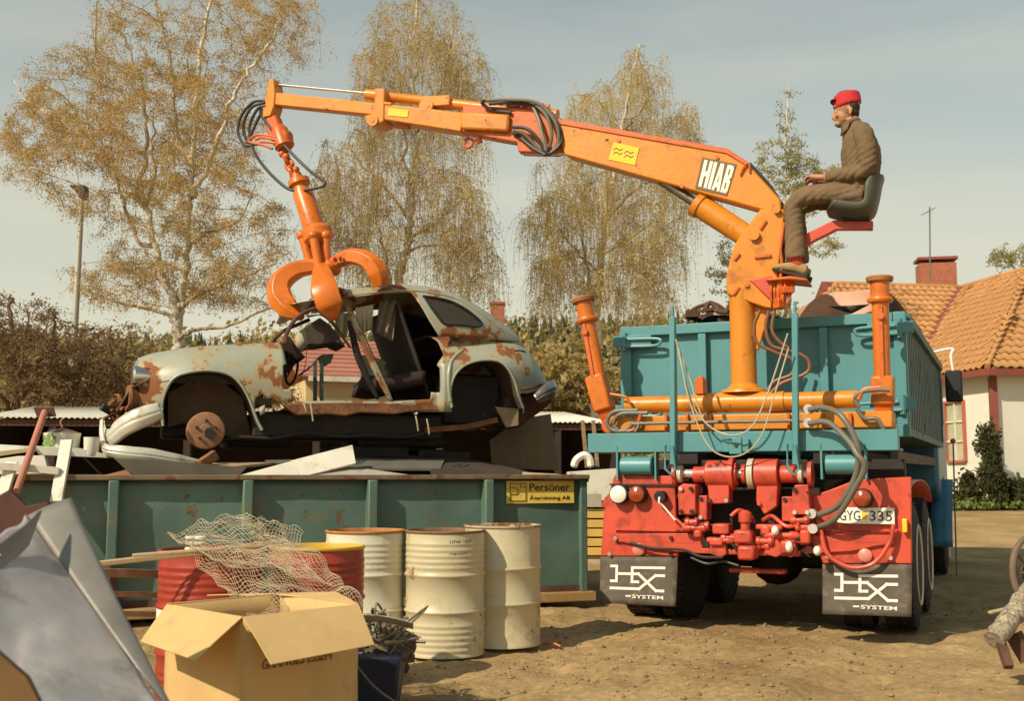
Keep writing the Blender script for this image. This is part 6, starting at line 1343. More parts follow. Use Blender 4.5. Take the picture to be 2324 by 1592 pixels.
# ================================================================ OPERATOR
def z4(zx, zy): return (1708.7+zx*.3416, 170.9+zy*.3416)
MPo = cr(*z4(720, 800)); FWD = FD; SIDE = FN                   # faces along the boom; his left side is towards the camera
person = thing('person', 'man in brown work clothes and red cap sitting on the crane seat', 'person', MPo)
def zj(zx, zy, off=0): return cr(*z4(zx, zy)) + SIDE*off
class Body:
    def __init__(s): s.b = MB()
    def limb(s, pts, n=14):        # pts: (point, r along fwd/normal, r sideways)
        P_ = [p for p, _, _ in pts]; k = len(P_); vs = []
        for i, (p, ra, rb) in enumerate(pts):
            d = (P_[min(k-1, i+1)]-P_[max(0, i-1)]).normalized(); sd = SIDE-d*SIDE.dot(d); sd.normalize(); nn = d.cross(sd)
            for j in range(n): t = 2*math.pi*j/n; vs.append(p+nn*ra*math.cos(t)+sd*rb*math.sin(t))
        s.b.add(vs, [(i*n+j, i*n+(j+1) % n, (i+1)*n+(j+1) % n, (i+1)*n+j) for i in range(k-1) for j in range(n)]+[tuple(range(n)), tuple((k-1)*n+j for j in range(n-1, -1, -1))])
    def ball(s, c, r, sc=(1, 1, 1), n=14):   # sc: fwd, side, up
        vs, fs = [], []
        for i in range(n//2+1):
            a = math.pi*i/(n//2)
            for j in range(n): t = 2*math.pi*j/n; vs.append(c+FWD*r*sc[0]*math.sin(a)*math.cos(t)+SIDE*r*sc[1]*math.sin(a)*math.sin(t)+Vector((0, 0, r*sc[2]*math.cos(a))))
        for i in range(n//2):
            for j in range(n): fs.append((i*n+j, i*n+(j+1) % n, (i+1)*n+(j+1) % n, (i+1)*n+j))
        s.b.add(vs, fs)
    def mesh(s, name, voxel, mats, parent, pick=None, smooth=3, crease=0):
        me = bpy.data.meshes.new(name); me.from_pydata(s.b.v, [], s.b.f)
        bm = bmesh.new(); bm.from_mesh(me); bmesh.ops.recalc_face_normals(bm, faces=bm.faces); bm.to_mesh(me); bm.free()
        o = bpy.data.objects.new('tmp', me); C.objects.link(o)
        m = o.modifiers.new('r', 'REMESH'); m.mode = 'VOXEL'; m.voxel_size = voxel
        m = o.modifiers.new('s', 'SMOOTH'); m.factor = .5; m.iterations = smooth
        bpy.context.view_layer.update()
        me2 = bpy.data.meshes.new_from_object(o.evaluated_get(bpy.context.evaluated_depsgraph_get())); bpy.data.objects.remove(o); bpy.data.meshes.remove(me)
        n = len(me2.vertices); co = np.empty(n*3); me2.vertices.foreach_get('co', co); co = co.reshape(-1, 3)
        if crease:
            nr = np.empty(n*3); me2.vertices.foreach_get('normal', nr); nr = nr.reshape(-1, 3)
            for i in range(n):
                p = Vector(co[i]); k = crease(p)
                if k: co[i] += nr[i]*k
        co -= np.array(MW[parent].translation); me2.vertices.foreach_set('co', co.ravel()); me2.update(); me2.name = name
        me2.materials.clear(); ob = link_mesh(name, me2, mats, parent, smooth=True)
        if pick:
            T0 = MW[parent].translation; idx = [pick(Vector(p.center)+T0) for p in me2.polygons]; me2.polygons.foreach_set('material_index', idx)
        return ob
m_skin = mat('weathered skin', (.42, .20, .105), .55, var=.12, scale=18, bump=.1)
m_jacket = mat('brown work jacket', (.155, .100, .048), .9, var=.14, scale=6, bump=.3, bscale=120)
m_trous = mat('brown work trousers', (.165, .106, .055), .9, var=.14, scale=6, bump=.3, bscale=120)
B = Body()
V_ = Vector
# torso
B.limb([(zj(730, 835), .11, .15), (zj(725, 780), .125, .18), (zj(725, 700), .135, .185), (zj(722, 600), .15, .19), (zj(715, 510), .155, .205), (zj(708, 440), .135, .21), (zj(700, 385), .10, .185), (zj(690, 345), .065, .11), (zj(672, 315), .054, .06), (zj(655, 285), .052, .056)])
# head
hc = zj(622, 225)
B.ball(zj(628, 205), .098, (1.05, .80, 1.0)); B.ball(zj(598, 268), .068, (.95, .85, 1.15)); B.ball(zj(572, 330), .028, (1, 1.1, .8))
B.limb([(zj(552, 222), .012, .012), (zj(533, 285), .017, .017), (zj(548, 298), .013, .016)], 10)          # nose
B.ball(zj(552, 322), .018, (.8, 1.3, .45)); B.ball(zj(553, 334), .017, (.8, 1.2, .4)); B.ball(zj(545, 215), .03, (.6, 1.9, .35))   # lips, brow
for s in (-1, 1):
    B.ball(zj(562, 275, s*.045), .024, (.8, .7, .9)); B.limb([(zj(655, 230, s*.078), .022, .008), (zj(655, 260, s*.082), .017, .009), (zj(648, 282, s*.076), .01, .007)], 10)
# arms: shoulder, elbow, wrist; the near one is his left
for s, dz in ((1, 0), (-1, -14)):
    B.limb([(zj(728, 392+dz*0, s*.165), .07, .065), (zj(748, 440, s*.205), .078, .07), (zj(775, 540, s*.225), .072, .066), (zj(775, 640, s*.215), .066, .06), (zj(745, 682, s*.205), .063, .058), (zj(660, 690, s*.17), .06, .053), (zj(560, 690, s*.125), .052, .047), (zj(490, 690, s*.085), .044, .042)])
    w = zj(478, 692, s*.08)
    B.limb([(zj(500, 692, s*.085), .028, .026), (zj(462, 694, s*.074), .026, .036), (zj(420, 692, s*.062), .03, .042), (zj(392, 690, s*.055), .026, .040)], 12)
    for k, (ln, spr) in enumerate(((.95, .032), (1.05, .011), (1.0, -.011), (.8, -.032))):       # fingers curled over the lever/knee
        r_ = .0092
        B.limb([(zj(405, 684, s*.058+spr), r_*1.1, r_*1.1), (zj(378-10*ln, 690, s*.054+spr), r_*1.05, r_*1.05), (zj(356-8*ln, 712, s*.052+spr*.9), r_, r_), (zj(362-4*ln, 738, s*.050+spr*.9), r_*.85, r_*.85)], 8)
    B.limb([(zj(440, 702, s*.062+s*-.03), .012, .012), (zj(412, 722, s*.055-s*.045), .011, .011), (zj(390, 735, s*.05-s*.044), .0095, .0095)], 8)   # thumb
# legs
for s in (1, -1):
    B.limb([(zj(735, 815, s*.085), .10, .095), (zj(660, 815, s*.095), .098, .095), (zj(520, 808, s*.105), .088, .085), (zj(400, 815, s*.11), .08, .078), (zj(310, 845, s*.11), .076, .074), (zj(275, 900, s*.11), .073, .072), (zj(285, 1000, s*.105), .071, .07), (zj(290, 1100, s*.10), .076, .072), (zj(292, 1165, s*.10), .082, .078), (zj(295, 1235, s*.10), .084, .08), (zj(296, 1240, s*.10), .05, .05), (zj(320, 1285, s*.10), .04, .04)])
neck_z = zj(650, 316).z
wrist_ = (zj(492, 690)-COL).dot(FWD); ankle_z = zj(295, 1232).z
def pick(p):
    f = (p-COL).dot(FWD)
    if p.z > neck_z and (p-hc).length < .3 and not (f < (zj(684, 290)-COL).dot(FWD) and p.z < zj(690, 292).z): return 0
    if f > wrist_ and p.z > zj(420, 752).z: return 0
    if p.z < ankle_z: return 3
    if p.z > zj(600, 752).z or (f < (zj(650, 780)-COL).dot(FWD) and p.z > zj(700, 790).z): return 1
    return 2
def crease(p):
    if p.z > neck_z or p.z < ankle_z: return 0
    if (p-COL).dot(FWD) > wrist_ and p.z > zj(420, 752).z: return 0
    e = math.exp(-((p-zj(770, 650, .2)).length/.13)**2)+math.exp(-((p-zj(330, 850, .1)).length/.14)**2)+math.exp(-((p-zj(690, 780, .1)).length/.16)**2)+.8*math.exp(-((p-zj(290, 1190, .1)).length/.14)**2)
    f = (p-COL).dot(FWD); w = noise.noise(p*4)
    return .004*noise.noise(p*11)+.003*noise.noise(p*30)+(.0018+.008*e)*abs(math.sin(p.z*48+f*30+5*w))*.9 - .004*e
m_sock = mat('red sock', (.45, .06, .03), .9)
body = B.mesh('body', .0075, [m_skin, m_jacket, m_trous, m_sock], person, pick, 4, crease)
# collar, cap, hair
b = MB(); ring = [(zj(650+52*math.cos(t)-0, 318-22*math.cos(t)+6, .0)+SIDE*.072*math.sin(t)) for t in [2*math.pi*k/20 for k in range(21)]]
b.tube(ring, .02, 8, caps=False); b.build('collar', m_jacket, person)
for s in (1, -1): b = MB(); b.add([zj(600, 345, s*.05), zj(650, 330, s*.10), zj(640, 385, s*.13), zj(590, 420, s*.07)], [(0, 1, 2, 3)]); b.build('lapel', m_jacket, person, solid=.012)
H_ = Body(); H_.ball(zj(668, 215), .085, (.62, 1.0, .72)); H_.ball(zj(680, 250), .06, (.55, 1.15, .8)); H_.mesh('hair', .008, [mat('dark brown hair', (.03, .018, .010), .8)], person, None, 2)
Cc = Body(); Cc.limb([(zj(634, 206), .106, .096), (zj(630, 190), .109, .099), (zj(626, 160), .108, .098), (zj(622, 132), .104, .095), (zj(620, 122), .09, .082)], 20); cap = Cc.mesh('cap', .008, [mat('red felt cap', (.50, .022, .028), .85, var=.1)], person, None, 3)
b = MB()
n_ = 12
b.grid(lambda u, v: zj(556-42*v*math.cos((u-.5)*2.2), 176+5*v, 0)+SIDE*(.085*math.sin((u-.5)*2.2)*(1+.08*v)), 12, 4); b.build('peak', mat('dark cap peak', (.05, .02, .015), .7), cap, solid=.008)
Cc = Body(); Cc.ball(zj(625, 122), .082, (1.0, .92, .26)); Cc.mesh('cap_crown', .008, [mat('brown cap crown', (.08, .035, .02), .85)], cap, None, 2)
for s in (1, -1):
    b = MB(); b.ball(zj(556, 248, s*.036), .0105, 10); b.build('eye', mat('eye white %d' % s, (.5, .42, .34), .3), person)
    b = MB(); b.ball(zj(549, 248, s*.037), .0062, 8); b.build('pupil', m_ink, person)
# clogs with wooden soles
m_shoe = mat('tan suede shoe', (.33, .22, .095), .9, var=.15, scale=12); m_sole = mat('dark shoe sole', (.035, .02, .015), .8)
for s in (1, -1):
    S = Body(); S.limb([(zj(372, 1310, s*.10), .035, .03), (zj(360, 1308, s*.10), .045, .036), (zj(310, 1292, s*.10), .048, .04), (zj(250, 1288, s*.10), .04, .045), (zj(190, 1288, s*.10), .028, .042), (zj(140, 1295, s*.10), .014, .025)]); sh = S.mesh('shoe', .007, [m_shoe], person, None, 2)
    b = MB(); b.prism([zj(x, y, s*.10-.045) for x, y in ((385, 1330), (370, 1368), (320, 1372), (280, 1352), (230, 1340), (140, 1312), (150, 1302), (240, 1322), (330, 1335))], SIDE*.09); b.build('sole', m_sole, sh, bevel=.006)

# ================================================================ OIL DRUMS
def drum_mesh(kind):
    H, r = .885, .286; prof = [(0, r-.012), (0, r+.004), (.012, r+.006), (.02, r)]
    def bead(z, d, w): return [(z-w, r), (z-w*.4, r+d*.8), (z, r+d), (z+w*.4, r+d*.8), (z+w, r)]
    if kind == 'ribbed':
        for k in range(5): prof += bead(.05+k*.042, .005, .017)
    prof += bead(H*.355, .013, .018) + bead(H*.645, .013, .018)
    if kind == 'ribbed':
        for k in range(5): prof += bead(H*.645+.055+k*.042, .005, .017)
    prof += [(H-.02, r), (H-.015, r+.006), (H, r+.005), (H, r-.008), (H-.03, r-.012), (H-.2, r-.012)]
    return H, r, prof
def solveY(px, py):
    Y = 8.0
    for _ in range(30): q = P(px, py, Y); g = gz(q.x, q.y); d = ray(px, py); Y = (g-CAMZ)/d.z*d.y
    return Y
def drum(label, px, base_py, Y, body_m, rim_m, kind='ribbed', tilt=(0, 0), dz=0, H_=None, group='oil drums by the dumpster'):
    q = P(px, base_py, Y); z = gz(q.x, q.y)+dz; H, r, prof = drum_mesh(kind)
    t = thing('oil_drum', label, 'drum', (q.x, q.y, z-.01), 0, group); M_ = Matrix.Translation((q.x, q.y, z)) @ Matrix.Rotation(tilt[0], 4, 'Y') @ Matrix.Rotation(tilt[1], 4, 'X')
    b = MB(M_); b.lathe((0, 0, 0), (0, 0, 1), prof[:-4], 56); b.f = b.f[:-1]; b.fm = b.fm[:-1]; b.build('shell', body_m, t, solid=.002, auto=50)
    b = MB(M_); b.lathe((0, 0, 0), (0, 0, 1), [(H-.02, r+.001), (H-.018, r+.007), (H-.008, r+.011), (H, r+.007), (H+.001, r-.006), (H-.012, r-.012), (H-.25, r-.012), (H-.3, .01)], 56); b.f.pop(-2) if len(b.f) % 56 == 2 else b.f.pop(-1); b.fm = b.fm[:len(b.f)]; b.build('rim', rim_m, t, auto=50)
    return t, M_
m_rim_o = mat('orange rusty rim', (.42, .17, .04), .7, var=.25, scale=9, dirt=.3); m_rim_r = mat('brown rusty rim', (.22, .115, .055), .8, var=.3, scale=9); m_rim_w = mat('flaking pale rim', (.42, .33, .2), .8, var=.2, scale=9, rust=.5, rscale=12)
m_white2 = mat('pale cream drum paint', (.62, .57, .42), .36, var=.06, scale=2.2, dirt=.25, dirtcol=(.45, .38, .22), bump=.08, bscale=10)
fd, Mf = drum('front ribbed cream oil drum with rusty open rim standing on the sand', 1009, 1488, solveY(1009, 1486), m_cream, m_rim_r)
drum('cream oil drum with orange rim between the red drum and the front drum', 826, 1462, 8.25, m_white2, m_rim_o)
drum('plain cream oil drum with red streak at the back right, against the dumpster', 1140, 1460, solveY(1140, 1460), m_cream, m_rim_w, 'plain')
for k, (s_, zz) in enumerate((('UTAF TERF', .80), ('GIRONO', .705))):
    r = .2885; me_pts = None
    tx = text(s_, .04, Vector((0, 0, 0)), (1, 0, 0), (0, 0, 1), m_ink, fd, width=.17 if k == 0 else .13, height=.024 if k == 0 else .03)
    T0 = MW[fd].translation
    for v in tx.data.vertices:
        w = v.co+T0; a = -math.pi/2+(.02+w.x)/r+.10; rr_ = r+.0022-.5*w.y*0; p = Mf @ Vector((rr_*math.cos(a), rr_*math.sin(a), zz+w.z)); v.co = p-T0
# red drums
rd1, M1 = drum('red oil drum with white band standing behind the open cardboard box', 470, 1560, 6.5, m_redrum, mat('red rim', (.36, .05, .025), .5), group='oil drums by the dumpster')
b = MB(M1); b.lathe((0, 0, 0), (0, 0, 1), [(.36, .2885), (.36, .2925), (.56, .2925), (.56, .2885)], 56); b.f = b.f[:-2]; b.build('white_band', m_whitep, rd1)
for x_ in (-.03, .03):
    pass
rd2, M2 = drum('dark red oil drum with yellow rim under the wire netting', 715, 1540, 6.95, m_redrum, mat('yellow rim', (.58, .36, .03), .5, var=.15))
# ================================================================ CARDBOARD BOX
KC = Vector((P(551, 1403, 4.95).x, 4.95, 0)); KZ = P(551, 1403, 4.95).z; k1 = Vector((-.72, .694, 0))*.66; k2 = Vector((.694, .72, 0))*.64; up = Vector((0, 0, 1))
kz0 = gz(KC.x, KC.y+.3)+.0
kbox = thing('cardboard_box', 'large open cardboard box with spread flaps in the foreground', 'box', (KC.x, KC.y, kz0))
kp = lambda a, b_, z: Vector((KC.x, KC.y, 0))+k1*a+k2*b_+up*z
for (A, B_) in (((0, 0), (1, 0)), ((0, 0), (0, 1)), ((1, 0), (1, 1)), ((0, 1), (1, 1))):
    b = MB(); b.grid(lambda u, v: kp(A[0]+(B_[0]-A[0])*u, A[1]+(B_[1]-A[1])*u, kz0+(KZ-kz0)*v)+Vector((.004*noise.noise(Vector((u*4, v*4, A[0]))), 0, 0)), 10, 10); b.build('side', m_card, kbox, solid=.006)
b = MB(); b.add([kp(0, 0, kz0+.01), kp(1, 0, kz0+.01), kp(1, 1, kz0+.01), kp(0, 1, kz0+.01)], [(0, 1, 2, 3)]); b.build('bottom', m_card, kbox, solid=.006)
def flap(A, B_, pa_, pb_, Ya, Yb):
    qa, qb = P(*pa_, Ya), P(*pb_, Yb); a0, b0 = kp(A[0], A[1], KZ+.003), kp(B_[0], B_[1], KZ+.003)
    b = MB(); b.grid(lambda u, v: a0.lerp(b0, u).lerp(qa.lerp(qb, u), v)+up*.004*math.sin(v*math.pi)*(.6+.3*u), 6, 5); b.build('flap', m_card, kbox, smooth=False, solid=.005)
flap((0, 0), (1, 0), (444, 1501), (319, 1458), 4.72, 5.2)
flap((0, 0), (0, 1), (615, 1510), (849, 1465), 4.72, 5.15)
flap((0, 1), (1, 1), (880, 1440), (600, 1352), 5.75, 6.1) if False else flap((1, 1), (0, 1), (470, 1352), (760, 1345), 6.1, 5.8)
flap((1, 0), (1, 1), (380, 1372), (520, 1362), 5.75, 6.15)
q0 = kp(0, .16, KZ-.235); nrm = k2.cross(up).normalized(); nrm = nrm if nrm.y < 0 else -nrm
text('GRANGES ESSEM', .06, q0+nrm*.006, k2, up, mat('faded print', (.16, .09, .04), .8), kbox, width=k2.length*.6, height=.042, shear=.2)

# ================================================================ WIRE NETTING
def netting(label, fn, nu, nv, r=.0013, name='wire_netting'):
    m = bpy.data.materials.get('pale wire') or mat('pale wire', (.60, .50, .33), .55, .3, var=.2)
    S = []; 
    for i in range(nu+1): S.append(([fn(i/nu+.012*math.sin(j*.7+i), j/(nv)) for j in range(nv+1)], r, r))
    for j in range(nv+1): S.append(([fn(i/nu, j/nv+.01*math.sin(i*.9+j)) for i in range(nu+1)], r, r))
    c = fn(.5, .5); t = thing(name, label, 'wire netting', (c.x, c.y, gz(c.x, c.y)))
    o = strands_mesh('mesh_wires', S, m, t); o['kind'] = 'stuff'; return t
def pl(corners, amp, sd):
    A, B_, C_, D_ = [P(*c) for c in corners]
    def f(u, v):
        p = A.lerp(B_, u).lerp(D_.lerp(C_, u), v); q = Vector((u*3, v*3, sd)); return p+Vector((noise.noise(q)*.6, noise.noise(q+Vector((9, 0, 0))), noise.noise(q+Vector((0, 9, 0)))+.5*noise.noise(q*2.5)))*amp
    return f
netting('crumpled wire netting sheet standing up behind the cardboard box', pl([(380, 1210, 6.3), (560, 1160, 6.4), (760, 1330, 6.0), (480, 1270, 5.9)], .05, 1), 30, 22, .0014)
netting('wire netting draped from the red drum down over the box', pl([(430, 1250, 6.1), (700, 1230, 6.2), (830, 1380, 5.9), (560, 1400, 5.7)], .065, 5), 40, 30, .0014)
netting('small frayed corner of wire netting sticking up above the pile', pl([(570, 1215, 6.2), (590, 1170, 6.3), (690, 1210, 6.3), (660, 1290, 6.1)], .03, 8), 14, 13, .0015)
tag((lambda b: ([b.lathe(P(440+dx, 1250, 6.2)+Vector((0, 0, .03*k)), P(440+dx, 1250, 6.2)+Vector((0, 0, .03*k+.018)), [(0, .03), (.3, .036), (.7, .036), (1, .03)], 14) for k in range(3) for dx in (-6, 14)], b.build('white_insulators', m_whitew, None))[1])(MB()), 'small white ribbed insulators standing behind the wire netting', 'insulators', kind='stuff')
# planks sticking out left of the red drum
m_plank = mat('pale split timber', (.46, .33, .18), .8, var=.2, scale=2, bump=.2)
def plank(label, a, b_, w, h, m=None, group=None, name='plank', bev=.006):
    bb = MB(); bb.beam(a, b_, w, h); o = bb.build(name, m or m_plank, None, bevel=bev); tag(o, label, 'plank', group); return o
plank('thin pale batten pointing left across the foreground scrap', P(185, 1285, 5.9), P(560, 1245, 6.3), .02, .03)
plank('second pale batten lying just above the thin pointed one', P(300, 1262, 5.95), P(620, 1238, 6.2), .015, .02)
plank('third pale batten fanned out above the others', P(215, 1278, 6.0), P(640, 1228, 6.3), .012, .014)
m_pal = m_wood
for k, (y0, lab) in enumerate(((1300, 'topmost board of the broken pallet left of the red drum'), (1348, 'middle board of the broken pallet left of the red drum'), (1392, 'lowest board of the broken pallet left of the red drum'))):
    plank(lab, P(205-8*k, y0, 6.3), P(372, y0+4, 6.9), .10, .03 if k else .05, m_pal, 'broken pallet boards')
plank('dark upright post of the broken pallet', P(240, 1285, 6.75), P(246, 1480, 6.75), .10, .09, m_brown)

# ================================================================ FOREGROUND SHEET METAL
def sheet(u, v):
    A, B_, C_, D_ = P(62, 1172, 3.75), P(385, 1620, 3.15), P(-80, 1860, 2.5), P(-150, 1380, 2.95)
    v *= 1.9; p = A.lerp(B_, v).lerp(D_.lerp(C_, v), u)
    n = Vector((-.35, -.75, .55)); return p + n*(.15*math.sin(u*2.2)*(.4+.6*v) + .075*noise.noise(Vector((u*2.2+v*1.2, v*2.6, 2))) + .018*noise.noise(Vector((u*7, v*7, 4))) + .012*math.sin(11*u-6*v+2))
b = MB(); b.grid(sheet, 40, 90); o = b.build('sheet_metal', m_steel, None, smooth=True, solid=.003); tag(o, 'bent galvanised metal sheet leaning in the near left foreground', 'metal sheet')
def fold(u, v):
    v *= 1.9; A, B_ = P(62, 1172, 3.75), P(385, 1620, 3.15); p = A.lerp(B_, v); v = min(v, 1); w = (.13*(1-v)+.03)
    return p + Vector((.55*u*w*1.4, .35*u*w, .5*u*w*(1-v)-.02*u*u))
b = MB(); b.grid(fold, 8, 76); o = b.build('folded_sheet', mat('dull shade-toned zinc', (.24, .22, .19), .5, .35, var=.25, scale=3), None, smooth=True, solid=.003); tag(o, 'narrow folded strip with painted shade along the edge of the bent foreground sheet', 'metal sheet')  # darker facet of the same sheet, its shade put into the colour
b = MB(); b.prism([P(-30, 1140, 4.2), P(20, 1112, 4.2), P(58, 1150, 4.2), P(108, 1140, 4.2), P(120, 1180, 4.2), P(70, 1900, 4.2), P(-30, 1900, 4.2)], Vector((.0, .03, .0))); o = b.build('rusty_plate', m_maroon if False else mat('dark maroon plate', (.065, .02, .012), .7, var=.3, scale=4), None, bevel=.004); tag(o, 'dark maroon metal plate behind the bent foreground sheet', 'metal plate')
b = MB(); b.prism([P(-20, 1250, 3.3), P(60, 1190, 3.5), P(90, 1160, 3.6), P(60, 1240, 3.5), P(-20, 1320, 3.2)], Vector((0, .02, 0))); o = b.build('grey_plate', bpy.data.materials['dull shade-toned zinc'], None); tag(o, 'grey torn metal strip at the far left edge beside the maroon plate', 'metal plate')
b = MB(); b.prism([P(-20, 1470, 2.6), P(60, 1540, 2.6), P(110, 1640, 2.6), P(110, 2300, 2.6), P(-20, 2300, 2.6)], Vector((0, .02, 0))); o = b.build('rusty_corner', mat('orange rusty sheet', (.17, .085, .025), .8, var=.3), None); tag(o, 'orange rusty sheet corner at the bottom left of the foreground', 'metal plate')

# ================================================================ JUNK ON THE DUMPSTER
def flat(name, label, cat, pts, ly, th, m, thv=None, group=None, bev=.003):
    b = DB(); q = [dl(x, y, l) for x, y, l in [(p[0], p[1], p[2] if len(p) > 2 else ly) for p in pts]]; b.prism(q, thv or (0, th, 0)); o = b.build(name, m, None, bevel=bev); tag(o, label, cat, group); return o
U_ = (0, 0, -.025)
flat('white_board', 'long off-white board lying on the junk below the car front', 'board', [(70, 1012, .3), (180, 1018, .3), (290, 1042, .3), (90, 1034, .3)], .3, .05, m_whitew)
flat('fibreboard_sheet', 'pale folded panel tilted up out of the dumpster under the car', 'panel', [(548, 1078, .05), (665, 1046, .25), (682, 1082, .05)], .2, 0, m_whitew, (0, .02, -.015))
flat('fibreboard_sheet', 'pale panel end raised highest above the dumpster rim', 'panel', [(660, 1046, .25), (800, 1010, .35), (808, 1052, .22), (684, 1083, .05)], .2, 0, m_whitew, (0, .02, -.015))
flat('grey_sheet', 'thin grey sheet lying across the dumpster rim right of the pale panel', 'panel', [(690, 1084, .05), (706, 1058, .3), (800, 1060, .4), (970, 1084, .05)], .2, 0, m_greyw, U_)
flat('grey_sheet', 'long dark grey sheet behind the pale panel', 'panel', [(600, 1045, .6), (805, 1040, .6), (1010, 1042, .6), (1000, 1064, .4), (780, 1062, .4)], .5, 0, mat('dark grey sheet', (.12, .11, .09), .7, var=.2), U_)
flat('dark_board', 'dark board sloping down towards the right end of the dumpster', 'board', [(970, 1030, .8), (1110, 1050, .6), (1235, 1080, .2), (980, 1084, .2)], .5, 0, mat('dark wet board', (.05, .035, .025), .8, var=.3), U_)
flat('plywood_sheet', 'tan plywood sheet standing upright at the right end of the dumpster', 'plywood', [(1112, 1000), (1185, 950), (1250, 940), (1268, 1068), (1118, 1064)], 1.5, .015, m_ply)
flat('pale_batten', 'pale wedge of board on the right end of the dumpster rim', 'board', [(1185, 1072, .2), (1260, 1076, .1), (1325, 1084, .05), (1235, 1084, .0)], .1, 0, m_plank, U_)
flat('rust_sheet', 'brownish orange sheet corner on the dumpster rim below the car nose', 'sheet', [(225, 1082, .05), (320, 1058, .3), (360, 1056, .3), (390, 1084, .05)], .2, 0, mat('salmon brown sheet', (.28, .14, .065), .8, var=.2), U_)
flat('dark_trough', 'dark curved trough lying on the rim under the fallen bumper', 'trough', [(258, 1040, .1), (440, 1052, .1), (560, 1062, .15), (540, 1084, .1), (310, 1084, .05), (285, 1066, .05)], .1, .3, mat('dark olive sheet', (.085, .07, .045), .7, var=.25))
flat('tan_board', 'tan board tip showing under the brake drum', 'board', [(470, 1050, .5), (620, 1050, .5), (500, 1062, .2), (430, 1060, .2)], .3, 0, m_ply, U_)
for k, (px, py, w) in enumerate(((900, 1030, 70), (1010, 1020, 60), (840, 1010, 90))):
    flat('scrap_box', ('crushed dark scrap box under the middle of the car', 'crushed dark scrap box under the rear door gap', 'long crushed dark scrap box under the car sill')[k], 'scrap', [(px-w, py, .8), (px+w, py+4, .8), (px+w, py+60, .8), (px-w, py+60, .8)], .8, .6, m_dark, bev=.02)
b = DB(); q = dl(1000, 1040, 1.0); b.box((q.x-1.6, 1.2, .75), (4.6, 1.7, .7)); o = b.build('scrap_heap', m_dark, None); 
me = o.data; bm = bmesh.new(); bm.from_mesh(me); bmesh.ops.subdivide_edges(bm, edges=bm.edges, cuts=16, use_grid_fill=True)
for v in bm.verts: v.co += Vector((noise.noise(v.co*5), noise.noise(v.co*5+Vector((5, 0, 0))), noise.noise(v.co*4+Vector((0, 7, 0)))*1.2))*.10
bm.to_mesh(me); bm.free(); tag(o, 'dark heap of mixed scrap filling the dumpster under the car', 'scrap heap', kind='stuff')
# enamel pot with green flowers
q = dl(140, 1020, .45); w0 = MD @ q; pr = abs(dl(182, 1000, .45).x-dl(97, 1000, .45).x)/2; ht = dl(140, 988, .45).z-dl(140, 1024, .45).z
pot = thing('enamel_pot', 'white enamel pot with green flower pattern lying on the junk', 'pot', w0)
b = MB(); b.lathe(w0, w0+up*ht, [(0, pr*.8), (.08, pr*.93), (.85, pr), (1, pr*1.03), (1, pr*.95), (.3, pr*.9)], 32); b.build('pot_body', m_enamel if False else mat('white enamel', (.74, .71, .60), .3, var=.04, coat=.3), pot)
random.seed(12); m_green = mat('green flower print', (.16, .26, .06), .5, var=.4, scale=30); b = MB()
for k in range(46):
    a = -math.pi/2-.25+random.gauss(-.35, .28); z = w0.z+ht*random.uniform(.12, .88); c = Vector((w0.x+pr*.985*math.cos(a), w0.y+pr*.985*math.sin(a), z)); n = Vector((math.cos(a), math.sin(a), 0)); t_ = Vector((-n.y, n.x, 0))
    r = random.uniform(.008, .02); b.add([c+n*.006+t_*r*math.cos(j*1.047+k)+up*r*.8*math.sin(j*1.047+k) for j in range(6)], [(0, 1, 2, 3, 4, 5)])
o = b.build('flower_print', m_green, pot); o['kind'] = 'stuff'
b = MB(); b.lathe(w0+up*ht, w0+up*(ht*1.35), [(0, pr*.98), (.4, pr*.7), (.9, pr*.2), (1, .01)], 28); b.build('pot_lid', mat('dark pot lid', (.16, .11, .06), .6), pot)
b = MB(); b.tube(curve([w0+up*ht*1.3, w0+up*(ht*1.7)+Vector((-.02, 0, 0)), w0+up*(ht*1.95)], 4), .008, 6); b.build('lid_knob', m_copper, pot)
c_ = dl(208, 1012, .35); w1 = MD @ c_; cup = thing('white_cup', 'small white cup beside the car bumper on the junk', 'cup', w1-up*.06)
b = MB(); b.lathe(w1-up*.09, w1+up*.07, [(0, .05), (.1, .06), (.9, .066), (1, .068), (1, .06), (.2, .055)], 22); b.build('cup_body', bpy.data.materials['white enamel'], cup)
# pinkish pipe with dark plate, white frame
wd_ = lambda x, y, l: MD @ dl(x, y, l)
pA, pB = wd_(102, 935, .35), wd_(38, 1115, -.3); pipe = thing('pink_pipe_post', 'pinkish pipe with a dark square plate at its top leaning on the dumpster', 'pipe', pB)
b = MB(); b.tube([pA, pB], .028, 12); b.build('pipe', m_copper, pipe)
b = MB(); b.prism([wd_(76, 926, .35), wd_(120, 925, .35), wd_(126, 946, .35), wd_(84, 948, .35)], Vector((0, .02, 0))); b.build('end_plate', m_brown, pipe)
fr = thing('slatted_trestle', 'white wooden trestle of slats hanging over the dumpster rim at left', 'trestle', wd_(60, 1140, -.06))
def slat(a, b_, w, th, m=m_whitew, nm='slat'): bb = MB(); bb.beam(a, b_, th, w, up=Vector((1, 0, 0)) if abs((b_-a).normalized().z) > .8 else up); bb.build(nm, m, fr, bevel=.004)
slat(wd_(152, 1000, .06), wd_(128, 1140, -.12), .095, .035); slat(wd_(28, 1050, .0), wd_(4, 1128, -.1), .095, .035); slat(wd_(-40, 1055, -.06), wd_(134, 1070, -.06), .06, .035, nm='cross_slat')
flat('cream_board', 'cream board end at the far left of the dumpster junk', 'board', [(-30, 1008, .4), (85, 1014, .4), (70, 1026, .3), (-30, 1030, .3)], .3, .06, m_whitew)
